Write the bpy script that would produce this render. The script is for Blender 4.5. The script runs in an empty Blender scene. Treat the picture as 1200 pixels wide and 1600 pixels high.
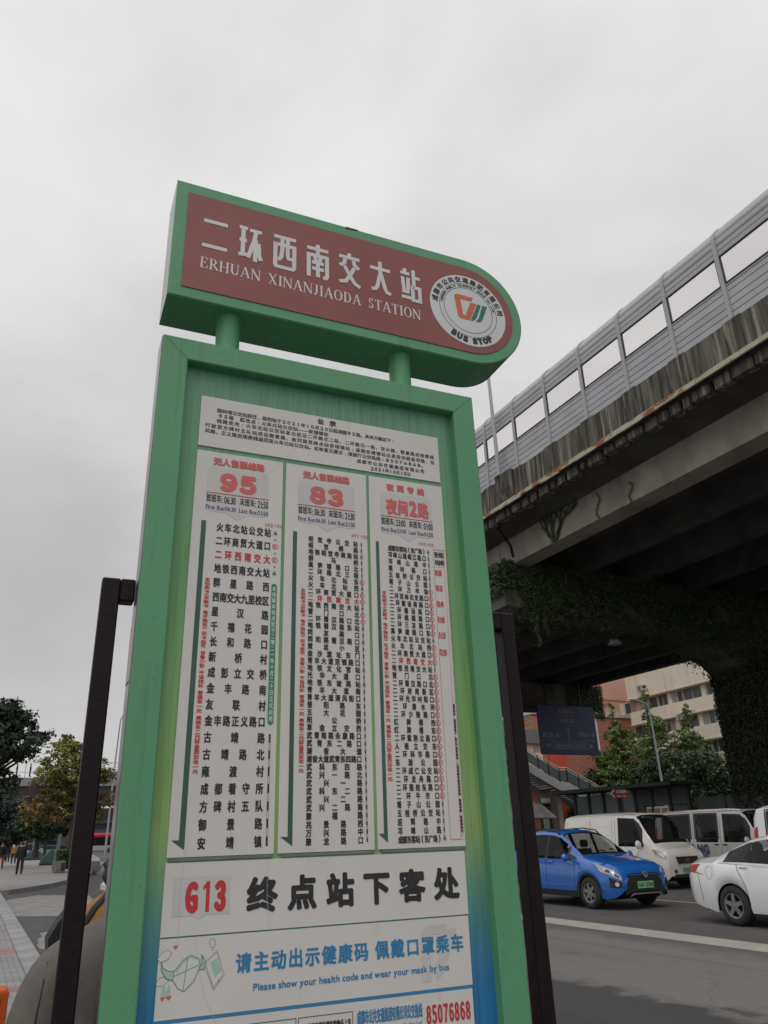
import bpy, math, random
import numpy as np
from mathutils import Vector, Matrix, Euler

random.seed(7)
rng = np.random.default_rng(7)
S = bpy.context.scene
COL = S.collection

# ------------------------------------------------------------------ camera
G = 0.018453                      # the street climbs gently away from the camera
SL = math.atan(G)
EYE = 1.69
RW = Matrix(((0.8965193, 0.1473580, 0.4177784),
             (-0.4415046, 0.3747459, 0.8152541),
             (-0.0364265, -0.9153421, 0.4010261)))
cam_d = bpy.data.cameras.new('camera')
cam = bpy.data.objects.new('camera', cam_d)
COL.objects.link(cam)
cam_d.sensor_fit = 'HORIZONTAL'
cam_d.sensor_width = 36
cam_d.lens = 36.0
cam_d.clip_start = 0.05
cam_d.clip_end = 3000
m3 = RW @ Matrix(((1, 0, 0), (0, -1, 0), (0, 0, -1)))
q = m3.to_quaternion()
cam.rotation_mode = 'QUATERNION'
cam.rotation_quaternion = q
cam.location = (0, 0, EYE)
S.camera = cam

# ------------------------------------------------------------------ overcast sky
SUN_EL, SUN_ROT = math.radians(58), math.radians(215)
w = bpy.data.worlds.new('World')
S.world = w
w.use_nodes = True
nt = w.node_tree
nt.nodes.clear()
N = nt.nodes.new
L = nt.links.new
out = N('ShaderNodeOutputWorld')
bg = N('ShaderNodeBackground')
bg.inputs['Strength'].default_value = 0.1
sky = N('ShaderNodeTexSky')
sky.sky_type = 'NISHITA'
sky.sun_disc = False
sky.sun_elevation = SUN_EL
sky.sun_rotation = SUN_ROT
sky.dust_density = 6
tc = N('ShaderNodeTexCoord')
mp = N('ShaderNodeMapping')
mp.inputs['Scale'].default_value = (1, 1, 2.2)
mp.inputs['Location'].default_value = (3.7, 5.5, 7.3)
n1 = N('ShaderNodeTexNoise')
n1.inputs['Scale'].default_value = 1.5
n1.inputs['Detail'].default_value = 6
n1.inputs['Roughness'].default_value = 0.48
n1.inputs['Distortion'].default_value = 0.25
cr = N('ShaderNodeValToRGB')
cr.color_ramp.elements[0].position = 0.32
cr.color_ramp.elements[0].color = (4.6, 4.56, 4.62, 1)
cr.color_ramp.elements[1].position = 0.56
cr.color_ramp.elements[1].color = (6.30, 6.26, 6.27, 1)
sep = N('ShaderNodeSeparateXYZ')
grad = N('ShaderNodeMapRange')
grad.inputs['From Min'].default_value = 0.0
grad.inputs['From Max'].default_value = 0.90
grad.inputs['To Min'].default_value = 0.70
grad.inputs['To Max'].default_value = 1.06
mul = N('ShaderNodeVectorMath')
mul.operation = 'SCALE'
mix = N('ShaderNodeMixRGB')
mix.inputs['Fac'].default_value = 0.96
L(tc.outputs['Generated'], mp.inputs['Vector'])
L(mp.outputs['Vector'], n1.inputs['Vector'])
L(n1.outputs['Fac'], cr.inputs['Fac'])
L(tc.outputs['Generated'], sep.inputs['Vector'])
L(sep.outputs['Z'], grad.inputs['Value'])
L(cr.outputs['Color'], mul.inputs[0])
L(grad.outputs['Result'], mul.inputs['Scale'])
L(sky.outputs['Color'], mix.inputs['Color1'])
L(mul.outputs['Vector'], mix.inputs['Color2'])
L(mix.outputs['Color'], bg.inputs['Color'])
L(bg.outputs['Background'], out.inputs['Surface'])

sun_d = bpy.data.lights.new('sun', 'SUN')
sun_d.energy = 0.5
sun_d.angle = math.radians(35)
sun_d.color = (1.0, 0.96, 0.9)
sun = bpy.data.objects.new('sun', sun_d)
COL.objects.link(sun)
sun.rotation_euler = Vector((math.sin(SUN_ROT) * math.cos(SUN_EL), math.cos(SUN_ROT) * math.cos(SUN_EL),
                             math.sin(SUN_EL))).to_track_quat('Z', 'Y').to_euler()

S.view_settings.view_transform = 'Standard'
S.view_settings.look = 'None'
S.view_settings.gamma = 1
S.view_settings.exposure = 0.42
S.view_settings.use_curve_mapping = False
S.render.engine = 'CYCLES'
S.cycles.max_bounces = 8
S.cycles.use_denoising = True


# ------------------------------------------------------------------ geometry helpers
def ray(px, py):
    return RW @ Vector((px - 600.0, py - 800.0, 1200.0))


def on_ground(px, py, h=0.0):
    d = ray(px, py)
    t = (h - EYE) / (d.z - G * d.y)
    return Vector((0, 0, EYE)) + t * d


def on_x(px, py, X):
    d = ray(px, py)
    return Vector((0, 0, EYE)) + (X / d.x) * d


def on_y(px, py, Y):
    d = ray(px, py)
    return Vector((0, 0, EYE)) + (Y / d.y) * d


def link(o, parent=None):
    COL.objects.link(o)
    if parent is not None:
        o.parent = parent
    return o


def thing(name, label, cat, loc=(0, 0, 0), rot=(0, 0, 0), group=None, kind=None):
    o = bpy.data.objects.new(name, None)
    o.empty_display_size = 0.2
    link(o)
    o.location = loc
    o.rotation_euler = rot
    o['label'] = label
    o['category'] = cat
    if group:
        o['group'] = group
    if kind:
        o['kind'] = kind
    return o


def tag(o, label=None, cat=None, group=None, kind=None):
    if label:
        o['label'] = label
    if cat:
        o['category'] = cat
    if group:
        o['group'] = group
    if kind:
        o['kind'] = kind
    return o


def copy_tree(o, parent=None):
    c = o.copy()
    COL.objects.link(c)
    c.parent = parent
    for ch in list(o.children):
        copy_tree(ch, c)
    return c


class MB:
    """collects polygons for one mesh object"""

    def __init__(s):
        s.v, s.f, s.m = [], [], []

    def add(s, vs, fs, mi=0):
        b = len(s.v)
        s.v += [tuple(p) for p in vs]
        s.f += [tuple(b + i for i in f) for f in fs]
        s.m += [mi] * len(fs)
        return s

    def box(s, x0, x1, y0, y1, z0, z1, mi=0, rot=None, piv=None):
        vs = [Vector((x, y, z)) for x in (x0, x1) for y in (y0, y1) for z in (z0, z1)]
        if rot is not None:
            pv = Vector(piv) if piv is not None else Vector(((x0 + x1) / 2, (y0 + y1) / 2, (z0 + z1) / 2))
            R = Euler(rot).to_matrix()
            vs = [pv + R @ (p - pv) for p in vs]
        return s.add(vs, [(0, 1, 3, 2), (4, 6, 7, 5), (0, 4, 5, 1), (2, 3, 7, 6), (0, 2, 6, 4), (1, 5, 7, 3)], mi)

    def bbox(s, x0, x1, y0, y1, z0, z1, b=0.01, mi=0):
        """box with chamfered edges"""
        vs, idx = [], {}
        X, Y, Z = (x0, x1), (y0, y1), (z0, z1)
        for i in (0, 1):
            for j in (0, 1):
                for k in (0, 1):
                    c = (X[i], Y[j], Z[k])
                    sg = (1 - 2 * i, 1 - 2 * j, 1 - 2 * k)
                    for a in range(3):
                        p = [c[t] + (sg[t] * b if t != a else 0) for t in range(3)]
                        idx[(i, j, k, a)] = len(vs)
                        vs.append(p)
        F = []
        for i in (0, 1):
            F.append([idx[(i, 0, 0, 0)], idx[(i, 1, 0, 0)], idx[(i, 1, 1, 0)], idx[(i, 0, 1, 0)]])
            F.append([idx[(0, i, 0, 1)], idx[(1, i, 0, 1)], idx[(1, i, 1, 1)], idx[(0, i, 1, 1)]])
            F.append([idx[(0, 0, i, 2)], idx[(1, 0, i, 2)], idx[(1, 1, i, 2)], idx[(0, 1, i, 2)]])
        for i in (0, 1):
            for j in (0, 1):
                F.append([idx[(i, j, 0, 0)], idx[(i, j, 1, 0)], idx[(i, j, 1, 1)], idx[(i, j, 0, 1)]])
                F.append([idx[(i, 0, j, 0)], idx[(i, 1, j, 0)], idx[(i, 1, j, 2)], idx[(i, 0, j, 2)]])
                F.append([idx[(0, i, j, 1)], idx[(1, i, j, 1)], idx[(1, i, j, 2)], idx[(0, i, j, 2)]])
                for k in (0, 1):
                    F.append([idx[(i, j, k, 0)], idx[(i, j, k, 1)], idx[(i, j, k, 2)]])
        return s.add(vs, F, mi)

    def prism(s, poly, axis, a0, a1, mi=0):
        """poly in the two other axes (order x,y,z without axis), extruded from a0 to a1"""
        n = len(poly)

        def mk(p, a):
            if axis == 'x':
                return (a, p[0], p[1])
            if axis == 'y':
                return (p[0], a, p[1])
            return (p[0], p[1], a)
        vs = [mk(p, a0) for p in poly] + [mk(p, a1) for p in poly]
        fs = [tuple(range(n))[::-1], tuple(range(n, 2 * n))]
        fs += [(i, (i + 1) % n, n + (i + 1) % n, n + i) for i in range(n)]
        return s.add(vs, fs, mi)

    def tube(s, path, r, n=8, mi=0, caps=True):
        path = [Vector(p) for p in path]
        rs = r if isinstance(r, (list, tuple)) else [r] * len(path)
        vs, fs = [], []
        up = None
        for i, p in enumerate(path):
            if i == 0:
                t = path[1] - p
            elif i == len(path) - 1:
                t = p - path[i - 1]
            else:
                t = (path[i + 1] - p).normalized() + (p - path[i - 1]).normalized()
            t.normalize()
            if up is None:
                up = Vector((0, 0, 1)) if abs(t.z) < 0.9 else Vector((1, 0, 0))
            a = t.cross(up).normalized()
            b = a.cross(t).normalized()
            up = b
            for k in range(n):
                an = 2 * math.pi * k / n
                vs.append(p + rs[i] * (math.cos(an) * a + math.sin(an) * b))
        for i in range(len(path) - 1):
            for k in range(n):
                fs.append((i * n + k, i * n + (k + 1) % n, (i + 1) * n + (k + 1) % n, (i + 1) * n + k))
        if caps:
            fs.append(tuple(range(n))[::-1])
            fs.append(tuple((len(path) - 1) * n + k for k in range(n)))
        return s.add(vs, fs, mi)

    def grid(s, pts, mi=0, flip=False):
        nr, nc = len(pts), len(pts[0])
        vs = [p for row in pts for p in row]
        fs = []
        for i in range(nr - 1):
            for j in range(nc - 1):
                f = (i * nc + j, i * nc + j + 1, (i + 1) * nc + j + 1, (i + 1) * nc + j)
                fs.append(f[::-1] if flip else f)
        return s.add(vs, fs, mi)

    def ring(s, c, ax, r0, r1, a0, a1, n=24, mi=0):
        """lathe profile not needed: flat annular band thickened along ax 'x'"""
        vs, fs = [], []
        for k in range(n):
            t = 2 * math.pi * k / n
            cs, sn = math.cos(t), math.sin(t)
            for (r, a) in ((r0, a0), (r1, a0), (r1, a1), (r0, a1)):
                vs.append((c[0] + a, c[1] + r * cs, c[2] + r * sn))
        for k in range(n):
            k2 = (k + 1) % n
            for j in range(4):
                j2 = (j + 1) % 4
                fs.append((k * 4 + j, k * 4 + j2, k2 * 4 + j2, k2 * 4 + j))
        return s.add(vs, fs, mi)

    def lathe_x(s, c, prof, n=28, mi=0):
        """profile of (radius, x offset) turned round the x axis"""
        vs, fs = [], []
        m = len(prof)
        for k in range(n):
            t = 2 * math.pi * k / n
            for (r, a) in prof:
                vs.append((c[0] + a, c[1] + r * math.cos(t), c[2] + r * math.sin(t)))
        for k in range(n):
            k2 = (k + 1) % n
            for j in range(m - 1):
                fs.append((k * m + j, k * m + j + 1, k2 * m + j + 1, k2 * m + j))
        return s.add(vs, fs, mi)

    def mesh(s, name, mats, smooth=False, merge=False):
        me = bpy.data.meshes.new(name)
        me.from_pydata(s.v, [], s.f)
        for mt in (mats if isinstance(mats, (list, tuple)) else [mats]):
            me.materials.append(mt)
        if len(s.m):
            me.polygons.foreach_set('material_index', s.m)
        me.validate()
        import bmesh
        bm = bmesh.new()
        bm.from_mesh(me)
        if merge:
            bmesh.ops.remove_doubles(bm, verts=bm.verts, dist=1e-4)
        if not getattr(s, 'keep_normals', False):
            bmesh.ops.recalc_face_normals(bm, faces=bm.faces)
        bm.to_mesh(me)
        bm.free()
        if smooth:
            me.polygons.foreach_set('use_smooth', [True] * len(me.polygons))
            if smooth != 'all':
                me.set_sharp_from_angle(angle=math.radians(38))
        me.update()
        return me

    def build(s, name, mats, parent=None, smooth=False, merge=False, loc=None, rot=None):
        o = bpy.data.objects.new(name, s.mesh(name, mats, smooth, merge))
        link(o, parent)
        if loc is not None:
            o.location = loc
        if rot is not None:
            o.rotation_euler = rot
        return o


# ------------------------------------------------------------------ materials
def srgb(r, g, b):
    f = lambda c: (c / 255 / 12.92) if c / 255 <= 0.04045 else ((c / 255 + 0.055) / 1.055) ** 2.4
    return (f(r), f(g), f(b))


def mat(name, c1, c2=None, scale=6.0, rough=0.6, metal=0.0, bump=0.0, stretch=(1, 1, 1), spec=0.5,
        lo=0.35, hi=0.65, detail=5, c3=None, scale3=1.0, lo3=0.55, hi3=0.75, stretch3=None, bscale=None, coat=0.0,
        rough2=None, rand=0.0):
    m = bpy.data.materials.new(name)
    m.use_nodes = True
    nt = m.node_tree
    b = nt.nodes['Principled BSDF']
    b.inputs['Roughness'].default_value = rough
    b.inputs['Metallic'].default_value = metal
    b.inputs['Specular IOR Level'].default_value = spec
    b.inputs['Coat Weight'].default_value = coat
    if c2 is None:
        c2 = tuple(x * 0.82 for x in c1)
    tcn = nt.nodes.new('ShaderNodeTexCoord')

    def noise(sc, st, det=detail):
        mpn = nt.nodes.new('ShaderNodeMapping')
        mpn.inputs['Scale'].default_value = st
        no = nt.nodes.new('ShaderNodeTexNoise')
        no.inputs['Scale'].default_value = sc
        no.inputs['Detail'].default_value = det
        no.inputs['Roughness'].default_value = 0.6
        nt.links.new(tcn.outputs['Object'], mpn.inputs['Vector'])
        nt.links.new(mpn.outputs['Vector'], no.inputs['Vector'])
        return no
    no = noise(scale, stretch)
    r = nt.nodes.new('ShaderNodeValToRGB')
    r.color_ramp.elements[0].position = lo
    r.color_ramp.elements[0].color = (*c2, 1)
    r.color_ramp.elements[1].position = hi
    r.color_ramp.elements[1].color = (*c1, 1)
    nt.links.new(no.outputs['Fac'], r.inputs['Fac'])
    col = r.outputs['Color']
    if c3 is not None:
        n3 = noise(scale3, stretch3 or stretch)
        r3 = nt.nodes.new('ShaderNodeMapRange')
        r3.inputs['From Min'].default_value = lo3
        r3.inputs['From Max'].default_value = hi3
        nt.links.new(n3.outputs['Fac'], r3.inputs['Value'])
        mx = nt.nodes.new('ShaderNodeMixRGB')
        mx.inputs['Color2'].default_value = (*c3, 1)
        nt.links.new(r3.outputs['Result'], mx.inputs['Fac'])
        nt.links.new(col, mx.inputs['Color1'])
        col = mx.outputs['Color']
    if rand:
        oi = nt.nodes.new('ShaderNodeObjectInfo')
        mr = nt.nodes.new('ShaderNodeMapRange')
        mr.inputs['To Min'].default_value = 1 - rand
        mr.inputs['To Max'].default_value = 1 + rand
        nt.links.new(oi.outputs['Random'], mr.inputs['Value'])
        vm = nt.nodes.new('ShaderNodeVectorMath')
        vm.operation = 'SCALE'
        nt.links.new(col, vm.inputs[0])
        nt.links.new(mr.outputs['Result'], vm.inputs['Scale'])
        col = vm.outputs['Vector']
    nt.links.new(col, b.inputs['Base Color'])
    if rough2 is not None:
        rr = nt.nodes.new('ShaderNodeMapRange')
        rr.inputs['To Min'].default_value = rough
        rr.inputs['To Max'].default_value = rough2
        nt.links.new(no.outputs['Fac'], rr.inputs['Value'])
        nt.links.new(rr.outputs['Result'], b.inputs['Roughness'])
    if bump:
        nb = noise(bscale or scale * 6, (1, 1, 1), 4)
        bn = nt.nodes.new('ShaderNodeBump')
        bn.inputs['Strength'].default_value = bump
        bn.inputs['Distance'].default_value = 0.02
        nt.links.new(nb.outputs['Fac'], bn.inputs['Height'])
        nt.links.new(bn.outputs['Normal'], b.inputs['Normal'])
    return m


M = {}
M['green'] = mat('green_paint', (0.118, 0.355, 0.185), (0.104, 0.32, 0.166), 3.0, 0.36, bump=0.03, bscale=40, c3=(0.072, 0.225, 0.118), scale3=5, lo3=0.56, hi3=0.82, stretch3=(7, 7, .35), rough2=.5, spec=.45)
M['grey_side'] = mat('grey_side_metal', (0.24, 0.235, 0.235), (0.18, 0.175, 0.175), 8, 0.28, metal=0.85)
M['red_board'] = mat('faded_red_board', (0.285, 0.085, 0.077), (0.255, 0.074, 0.067), 5, 0.5, bump=0.06, bscale=25, c3=(0.31, 0.10, 0.09), scale3=2, lo3=.5, hi3=.75)
M['white_board'] = mat('white_board', (0.68, 0.66, 0.64), (0.62, 0.60, 0.585), 3, 0.55)
M['header_white'] = mat('silver_white_lettering', (0.74, 0.73, 0.73), (0.68, 0.67, 0.67), 9, 0.5)
M['disc_white'] = mat('pale_disc_sheet', (0.70, 0.70, 0.71), (0.64, 0.64, 0.65), 6, 0.42)
M['paper'] = mat('grubby_white_panel', (0.72, 0.70, 0.675), (0.665, 0.645, 0.62), 1.7, 0.5, c3=(0.56, 0.52, 0.47), scale3=14, lo3=0.64, hi3=0.86, stretch3=(1.6, 1, .35))
M['ink'] = mat('black_ink', (0.022, 0.021, 0.023), (0.032, 0.031, 0.032), 30, 0.5)
M['grey_ink'] = mat('faded_black_ink', (0.055, 0.052, 0.05), (0.10, 0.095, 0.09), 14, 0.55)
M['red_ink'] = mat('red_ink', (0.62, 0.035, 0.045), (0.55, 0.045, 0.05), 14, 0.5)
M['pink_ink'] = mat('faded_red_ink', (0.68, 0.135, 0.125), (0.62, 0.15, 0.14), 14, 0.5)
M['crimson_ink'] = mat('crimson_ink', (0.50, 0.02, 0.10), (0.45, 0.03, 0.10), 14, 0.5)
M['navy_ink'] = mat('navy_ink', (0.06, 0.07, 0.20), (0.09, 0.10, 0.22), 14, 0.5)
M['blue_ink'] = mat('blue_ink', (0.035, 0.22, 0.46), (0.04, 0.24, 0.46), 14, 0.5)
M['dgreen_ink'] = mat('dark_green_ink', (0.02, 0.085, 0.055), (0.06, 0.13, 0.10), 3, 0.45)
M['mgreen_ink'] = mat('mid_green_ink', (0.035, 0.27, 0.12), (0.04, 0.25, 0.12), 8, 0.5)
M['pale_badge'] = mat('pale_grey_print', (0.62, 0.60, 0.585), (0.585, 0.57, 0.555), 8, 0.5)
M['orange_ink'] = mat('orange_print', (0.72, 0.17, 0.06), None, 8, 0.5)
M['logo_green'] = mat('logo_green_print', (0.03, 0.20, 0.14), None, 8, 0.5)
M['line_green'] = mat('sketch_green_print', (0.06, 0.22, 0.13), None, 8, 0.5)
M['pale_green'] = mat('pale_green_print', (0.42, 0.62, 0.50), None, 8, 0.5)
M['dark_post'] = mat('dark_brown_steel', (0.014, 0.006, 0.009), (0.010, 0.004, 0.006), 12, 0.5, bump=0.1, bscale=50, spec=0.25)
M['channel'] = mat('grey_metal_channel', (0.20, 0.22, 0.22), (0.14, 0.15, 0.15), 15, 0.5)


def sheet_mat():
    m = bpy.data.materials.new('printed_gradient_sheet')
    m.use_nodes = True
    nt = m.node_tree
    b = nt.nodes['Principled BSDF']
    b.inputs['Roughness'].default_value = 0.42
    t = nt.nodes.new('ShaderNodeTexCoord')
    sp = nt.nodes.new('ShaderNodeSeparateXYZ')
    mr = nt.nodes.new('ShaderNodeMapRange')
    mr.inputs['From Min'].default_value = 1.17   # local z
    mr.inputs['From Max'].default_value = 2.70
    cr = nt.nodes.new('ShaderNodeValToRGB')
    e = cr.color_ramp.elements
    stops = [(0.00, (0.02, 0.19, 0.46)), (0.045, (0.025, 0.20, 0.42)), (0.11, (0.065, 0.26, 0.31)), (0.17, (0.13, 0.35, 0.25)),
             (0.245, (0.30, 0.46, 0.16)), (0.38, (0.24, 0.44, 0.155)), (0.56, (0.185, 0.40, 0.16)), (0.80, (0.15, 0.36, 0.20)), (1.0, (0.14, 0.34, 0.22))]
    e[0].position, e[0].color = stops[0][0], (*stops[0][1], 1)
    e[1].position, e[1].color = stops[-1][0], (*stops[-1][1], 1)
    for p, c in stops[1:-1]:
        k = e.new(p)
        k.color = (*c, 1)
    no = nt.nodes.new('ShaderNodeTexNoise')
    mp = nt.nodes.new('ShaderNodeMapping')
    mp.inputs['Scale'].default_value = (90, 90, 2.2)
    no.inputs['Scale'].default_value = 1.5
    no.inputs['Detail'].default_value = 8
    mx = nt.nodes.new('ShaderNodeMixRGB')
    mx.blend_type = 'MULTIPLY'
    rr = nt.nodes.new('ShaderNodeMapRange')
    rr.inputs['From Min'].default_value = 0.45
    rr.inputs['From Max'].default_value = 0.8
    mx.inputs['Color2'].default_value = (0.68, 0.64, 0.60, 1)
    nt.links.new(t.outputs['Object'], sp.inputs['Vector'])
    nt.links.new(t.outputs['Object'], mp.inputs['Vector'])
    nt.links.new(mp.outputs['Vector'], no.inputs['Vector'])
    nt.links.new(sp.outputs['Z'], mr.inputs['Value'])
    nt.links.new(mr.outputs['Result'], cr.inputs['Fac'])
    nt.links.new(no.outputs['Fac'], rr.inputs['Value'])
    nt.links.new(rr.outputs['Result'], mx.inputs['Fac'])
    nt.links.new(cr.outputs['Color'], mx.inputs['Color1'])
    nt.links.new(mx.outputs['Color'], b.inputs['Base Color'])
    return m


M['sheet'] = sheet_mat()


def road_mat():
    """asphalt lanes, paler worn strip and dark fresh strip divided by ragged seams (real surface colours)"""
    m = bpy.data.materials.new('street_asphalt')
    m.use_nodes = True
    nt = m.node_tree
    b = nt.nodes['Principled BSDF']
    b.inputs['Roughness'].default_value = 0.75
    t = nt.nodes.new('ShaderNodeTexCoord')
    sp = nt.nodes.new('ShaderNodeSeparateXYZ')
    nt.links.new(t.outputs['Object'], sp.inputs['Vector'])

    def noise(scale, det=6, st=(1, 1, 1)):
        mp = nt.nodes.new('ShaderNodeMapping')
        mp.inputs['Scale'].default_value = st
        n = nt.nodes.new('ShaderNodeTexNoise')
        n.inputs['Scale'].default_value = scale
        n.inputs['Detail'].default_value = det
        nt.links.new(t.outputs['Object'], mp.inputs['Vector'])
        nt.links.new(mp.outputs['Vector'], n.inputs['Vector'])
        return n

    def math_(op, a, bb=None):
        n = nt.nodes.new('ShaderNodeMath')
        n.operation = op
        for i, x in enumerate((a, bb)):
            if x is None:
                continue
            if isinstance(x, (int, float)):
                n.inputs[i].default_value = x
            else:
                nt.links.new(x, n.inputs[i])
        return n.outputs[0]

    def mixc(fac, c1, c2):
        n = nt.nodes.new('ShaderNodeMixRGB')
        for k, x in (('Fac', fac), ('Color1', c1), ('Color2', c2)):
            if isinstance(x, tuple):
                n.inputs[k].default_value = (*x, 1)
            else:
                nt.links.new(x, n.inputs[k])
        return n.outputs['Color']

    def step(val, a, bb):
        n = nt.nodes.new('ShaderNodeMapRange')
        n.inputs['From Min'].default_value = a
        n.inputs['From Max'].default_value = bb
        nt.links.new(val, n.inputs['Value'])
        return n.outputs['Result']
    nz = noise(2.2, 8)
    wob = math_('MULTIPLY', math_('SUBTRACT', nz.outputs['Fac'], 0.5), 0.9)
    xw = math_('ADD', sp.outputs['X'], wob)
    big = noise(0.35, 5, (1, .35, 1))
    fine = noise(55, 3)
    dark = mixc(step(big.outputs['Fac'], .35, .65), (0.045, 0.044, 0.045), (0.068, 0.066, 0.066))
    pale = mixc(step(big.outputs['Fac'], .3, .7), (0.155, 0.145, 0.138), (0.205, 0.192, 0.183))
    lane = mixc(step(big.outputs['Fac'], .3, .7), (0.085, 0.080, 0.078), (0.115, 0.108, 0.103))
    c = mixc(step(xw, 6.75, 6.95), dark, pale)
    seam = math_('SUBTRACT', 1.0, math_('ABSOLUTE', math_('MULTIPLY', math_('SUBTRACT', xw, 6.78), 7.0)))
    c = mixc(math_('MULTIPLY', step(seam, 0.0, 1.0), 0.5), c, (0.24, 0.225, 0.21))
    # dark damp seam in front of the white line
    wx = math_('ADD', sp.outputs['X'], math_('MULTIPLY', wob, 1.1))
    c = mixc(math_('MULTIPLY', step(wx, 9.45, 9.95), 0.55), c, (0.075, 0.072, 0.07))
    c = mixc(step(sp.outputs['X'], 10.18, 10.24), c, lane)
    c = mixc(math_('MULTIPLY', step(xw, 2.6, 1.2), 1.0), c, mixc(step(nz.outputs['Fac'], .35, .65), (0.06, 0.058, 0.057), (0.11, 0.106, 0.10)))
    # oil drips along the lane centres, long tyre-polished tracks, small repair patches
    trk = noise(.9, 5, (2.2, .10, 1))
    c = mixc(math_('MULTIPLY', step(trk.outputs['Fac'], .52, .70), .40), c, (0.045, 0.043, 0.042))
    spots = noise(1.7, 6, (1, .6, 1))
    c = mixc(math_('MULTIPLY', step(spots.outputs['Fac'], .66, .72), .55), c, (0.03, 0.029, 0.029))
    c = mixc(math_('MULTIPLY', step(spots.outputs['Fac'], .34, .28), .35), c, (0.26, 0.25, 0.24))
    vo = nt.nodes.new('ShaderNodeTexVoronoi')
    vo.feature = 'DISTANCE_TO_EDGE'
    vo.inputs['Scale'].default_value = .42
    wob2 = noise(3.0, 5)
    va = nt.nodes.new('ShaderNodeVectorMath')
    va.operation = 'MULTIPLY_ADD'
    va.inputs[1].default_value = (.35, .35, .35)
    nt.links.new(wob2.outputs['Color'], va.inputs[0])
    nt.links.new(t.outputs['Object'], va.inputs[2])
    nt.links.new(va.outputs['Vector'], vo.inputs['Vector'])
    c = mixc(math_('MULTIPLY', step(vo.outputs['Distance'], .006, .002), .22), c, (0.03, 0.029, 0.028))
    grit = noise(160, 2)
    vm = nt.nodes.new('ShaderNodeVectorMath')
    vm.operation = 'SCALE'
    nt.links.new(c, vm.inputs[0])
    nt.links.new(math_('ADD', 0.45, math_('ADD', math_('MULTIPLY', fine.outputs['Fac'], 0.6), math_('MULTIPLY', grit.outputs['Fac'], 0.5))), vm.inputs['Scale'])
    nt.links.new(vm.outputs['Vector'], b.inputs['Base Color'])
    bn = nt.nodes.new('ShaderNodeBump')
    bn.inputs['Strength'].default_value = 0.35
    bn.inputs['Distance'].default_value = 0.01
    nt.links.new(fine.outputs['Fac'], bn.inputs['Height'])
    nt.links.new(bn.outputs['Normal'], b.inputs['Normal'])
    return m


M['road'] = road_mat()
M['line'] = mat('worn_road_paint', (0.46, 0.43, 0.385), (0.37, 0.345, 0.31), 2.5, 0.7, c3=(0.20, 0.19, 0.175), scale3=9, lo3=0.58, hi3=0.72)
M['pave_near'] = mat('low_bounce_paving', (0.12, 0.117, 0.113), (0.09, 0.088, 0.085), 2.0, 0.8)  # albedo lowered so less light bounces up under the sign
M['pave'] = mat('grey_paving', (0.31, 0.305, 0.31), (0.24, 0.235, 0.24), 2.0, 0.7, bump=0.15, bscale=40, rand=0.10)
M['pave_red'] = mat('red_paving', (0.34, 0.19, 0.175), (0.27, 0.15, 0.14), 3.0, 0.7, bump=0.15, bscale=40, rand=0.1)
M['kerb'] = mat('kerb_stone', (0.33, 0.325, 0.33), (0.24, 0.235, 0.24), 3.0, 0.75, rand=0.08)
M['joint'] = mat('dark_joint', (0.09, 0.088, 0.085), None, 3.0, 0.9)
M['plaza'] = mat('plaza_paving', (0.30, 0.285, 0.275), (0.235, 0.225, 0.215), 0.8, 0.6, c3=(0.24, 0.19, 0.185), scale3=0.35, lo3=0.60, hi3=0.63, stretch3=(.25, 2.2, 1))
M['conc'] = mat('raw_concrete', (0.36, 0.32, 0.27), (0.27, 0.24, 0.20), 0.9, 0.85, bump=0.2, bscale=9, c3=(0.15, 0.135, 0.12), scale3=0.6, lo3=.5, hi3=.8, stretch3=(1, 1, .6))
M['conc_dark'] = mat('shade_toned_concrete', (0.085, 0.081, 0.075), (0.042, 0.040, 0.038), 0.8, 0.9, bump=0.2, bscale=8, c3=(0.13, 0.125, 0.115), scale3=0.5, lo3=.6, hi3=.8)  # dark copy of the concrete, shade under the deck put into its colour
M['parapet'] = mat('rain_streaked_concrete', (0.165, 0.15, 0.12), (0.038, 0.036, 0.029), 1.0, 0.9, bump=0.3, bscale=12,
                   stretch=(7.5, 7.5, 0.38), lo=0.40, hi=0.64, detail=10, c3=(0.42, 0.385, 0.32), scale3=1.0, stretch3=(6.5, 6.5, .36), lo3=0.53, hi3=0.72)
M['rust'] = mat('flaking_pale_green_edge', (0.50, 0.50, 0.38), (0.40, 0.39, 0.27), 3.0, 0.7, c3=(0.30, 0.10, 0.04), scale3=1.3, lo3=0.50, hi3=0.57, stretch3=(1, .9, 3))
M['barrier'] = mat('grey_barrier_metal', (0.50, 0.51, 0.53), (0.44, 0.45, 0.47), 1.5, 0.45, metal=0.15, rand=0.06, c3=(0.30, 0.30, 0.30), scale3=.9, lo3=.62, hi3=.85)
M['barrier_post'] = mat('barrier_post_steel', (0.43, 0.445, 0.455), (0.38, 0.395, 0.405), 2.0, 0.5, metal=0.1)
M['barrier_gap'] = mat('barrier_dark_joint', (0.05, 0.052, 0.055), None, 2.0, 0.7)


def glassy(name, col, rough=0.06, alpha=1.0, trans=0.0):
    m = bpy.data.materials.new(name)
    m.use_nodes = True
    b = m.node_tree.nodes['Principled BSDF']
    b.inputs['Base Color'].default_value = (*col, 1)
    b.inputs['Roughness'].default_value = rough
    b.inputs['Transmission Weight'].default_value = trans
    b.inputs['IOR'].default_value = 1.45
    b.inputs['Alpha'].default_value = alpha
    return m


M['pane'] = glassy('milky_barrier_pane', (0.93, 0.88, 0.86), 0.25, 1.0, 0.0)
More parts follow.
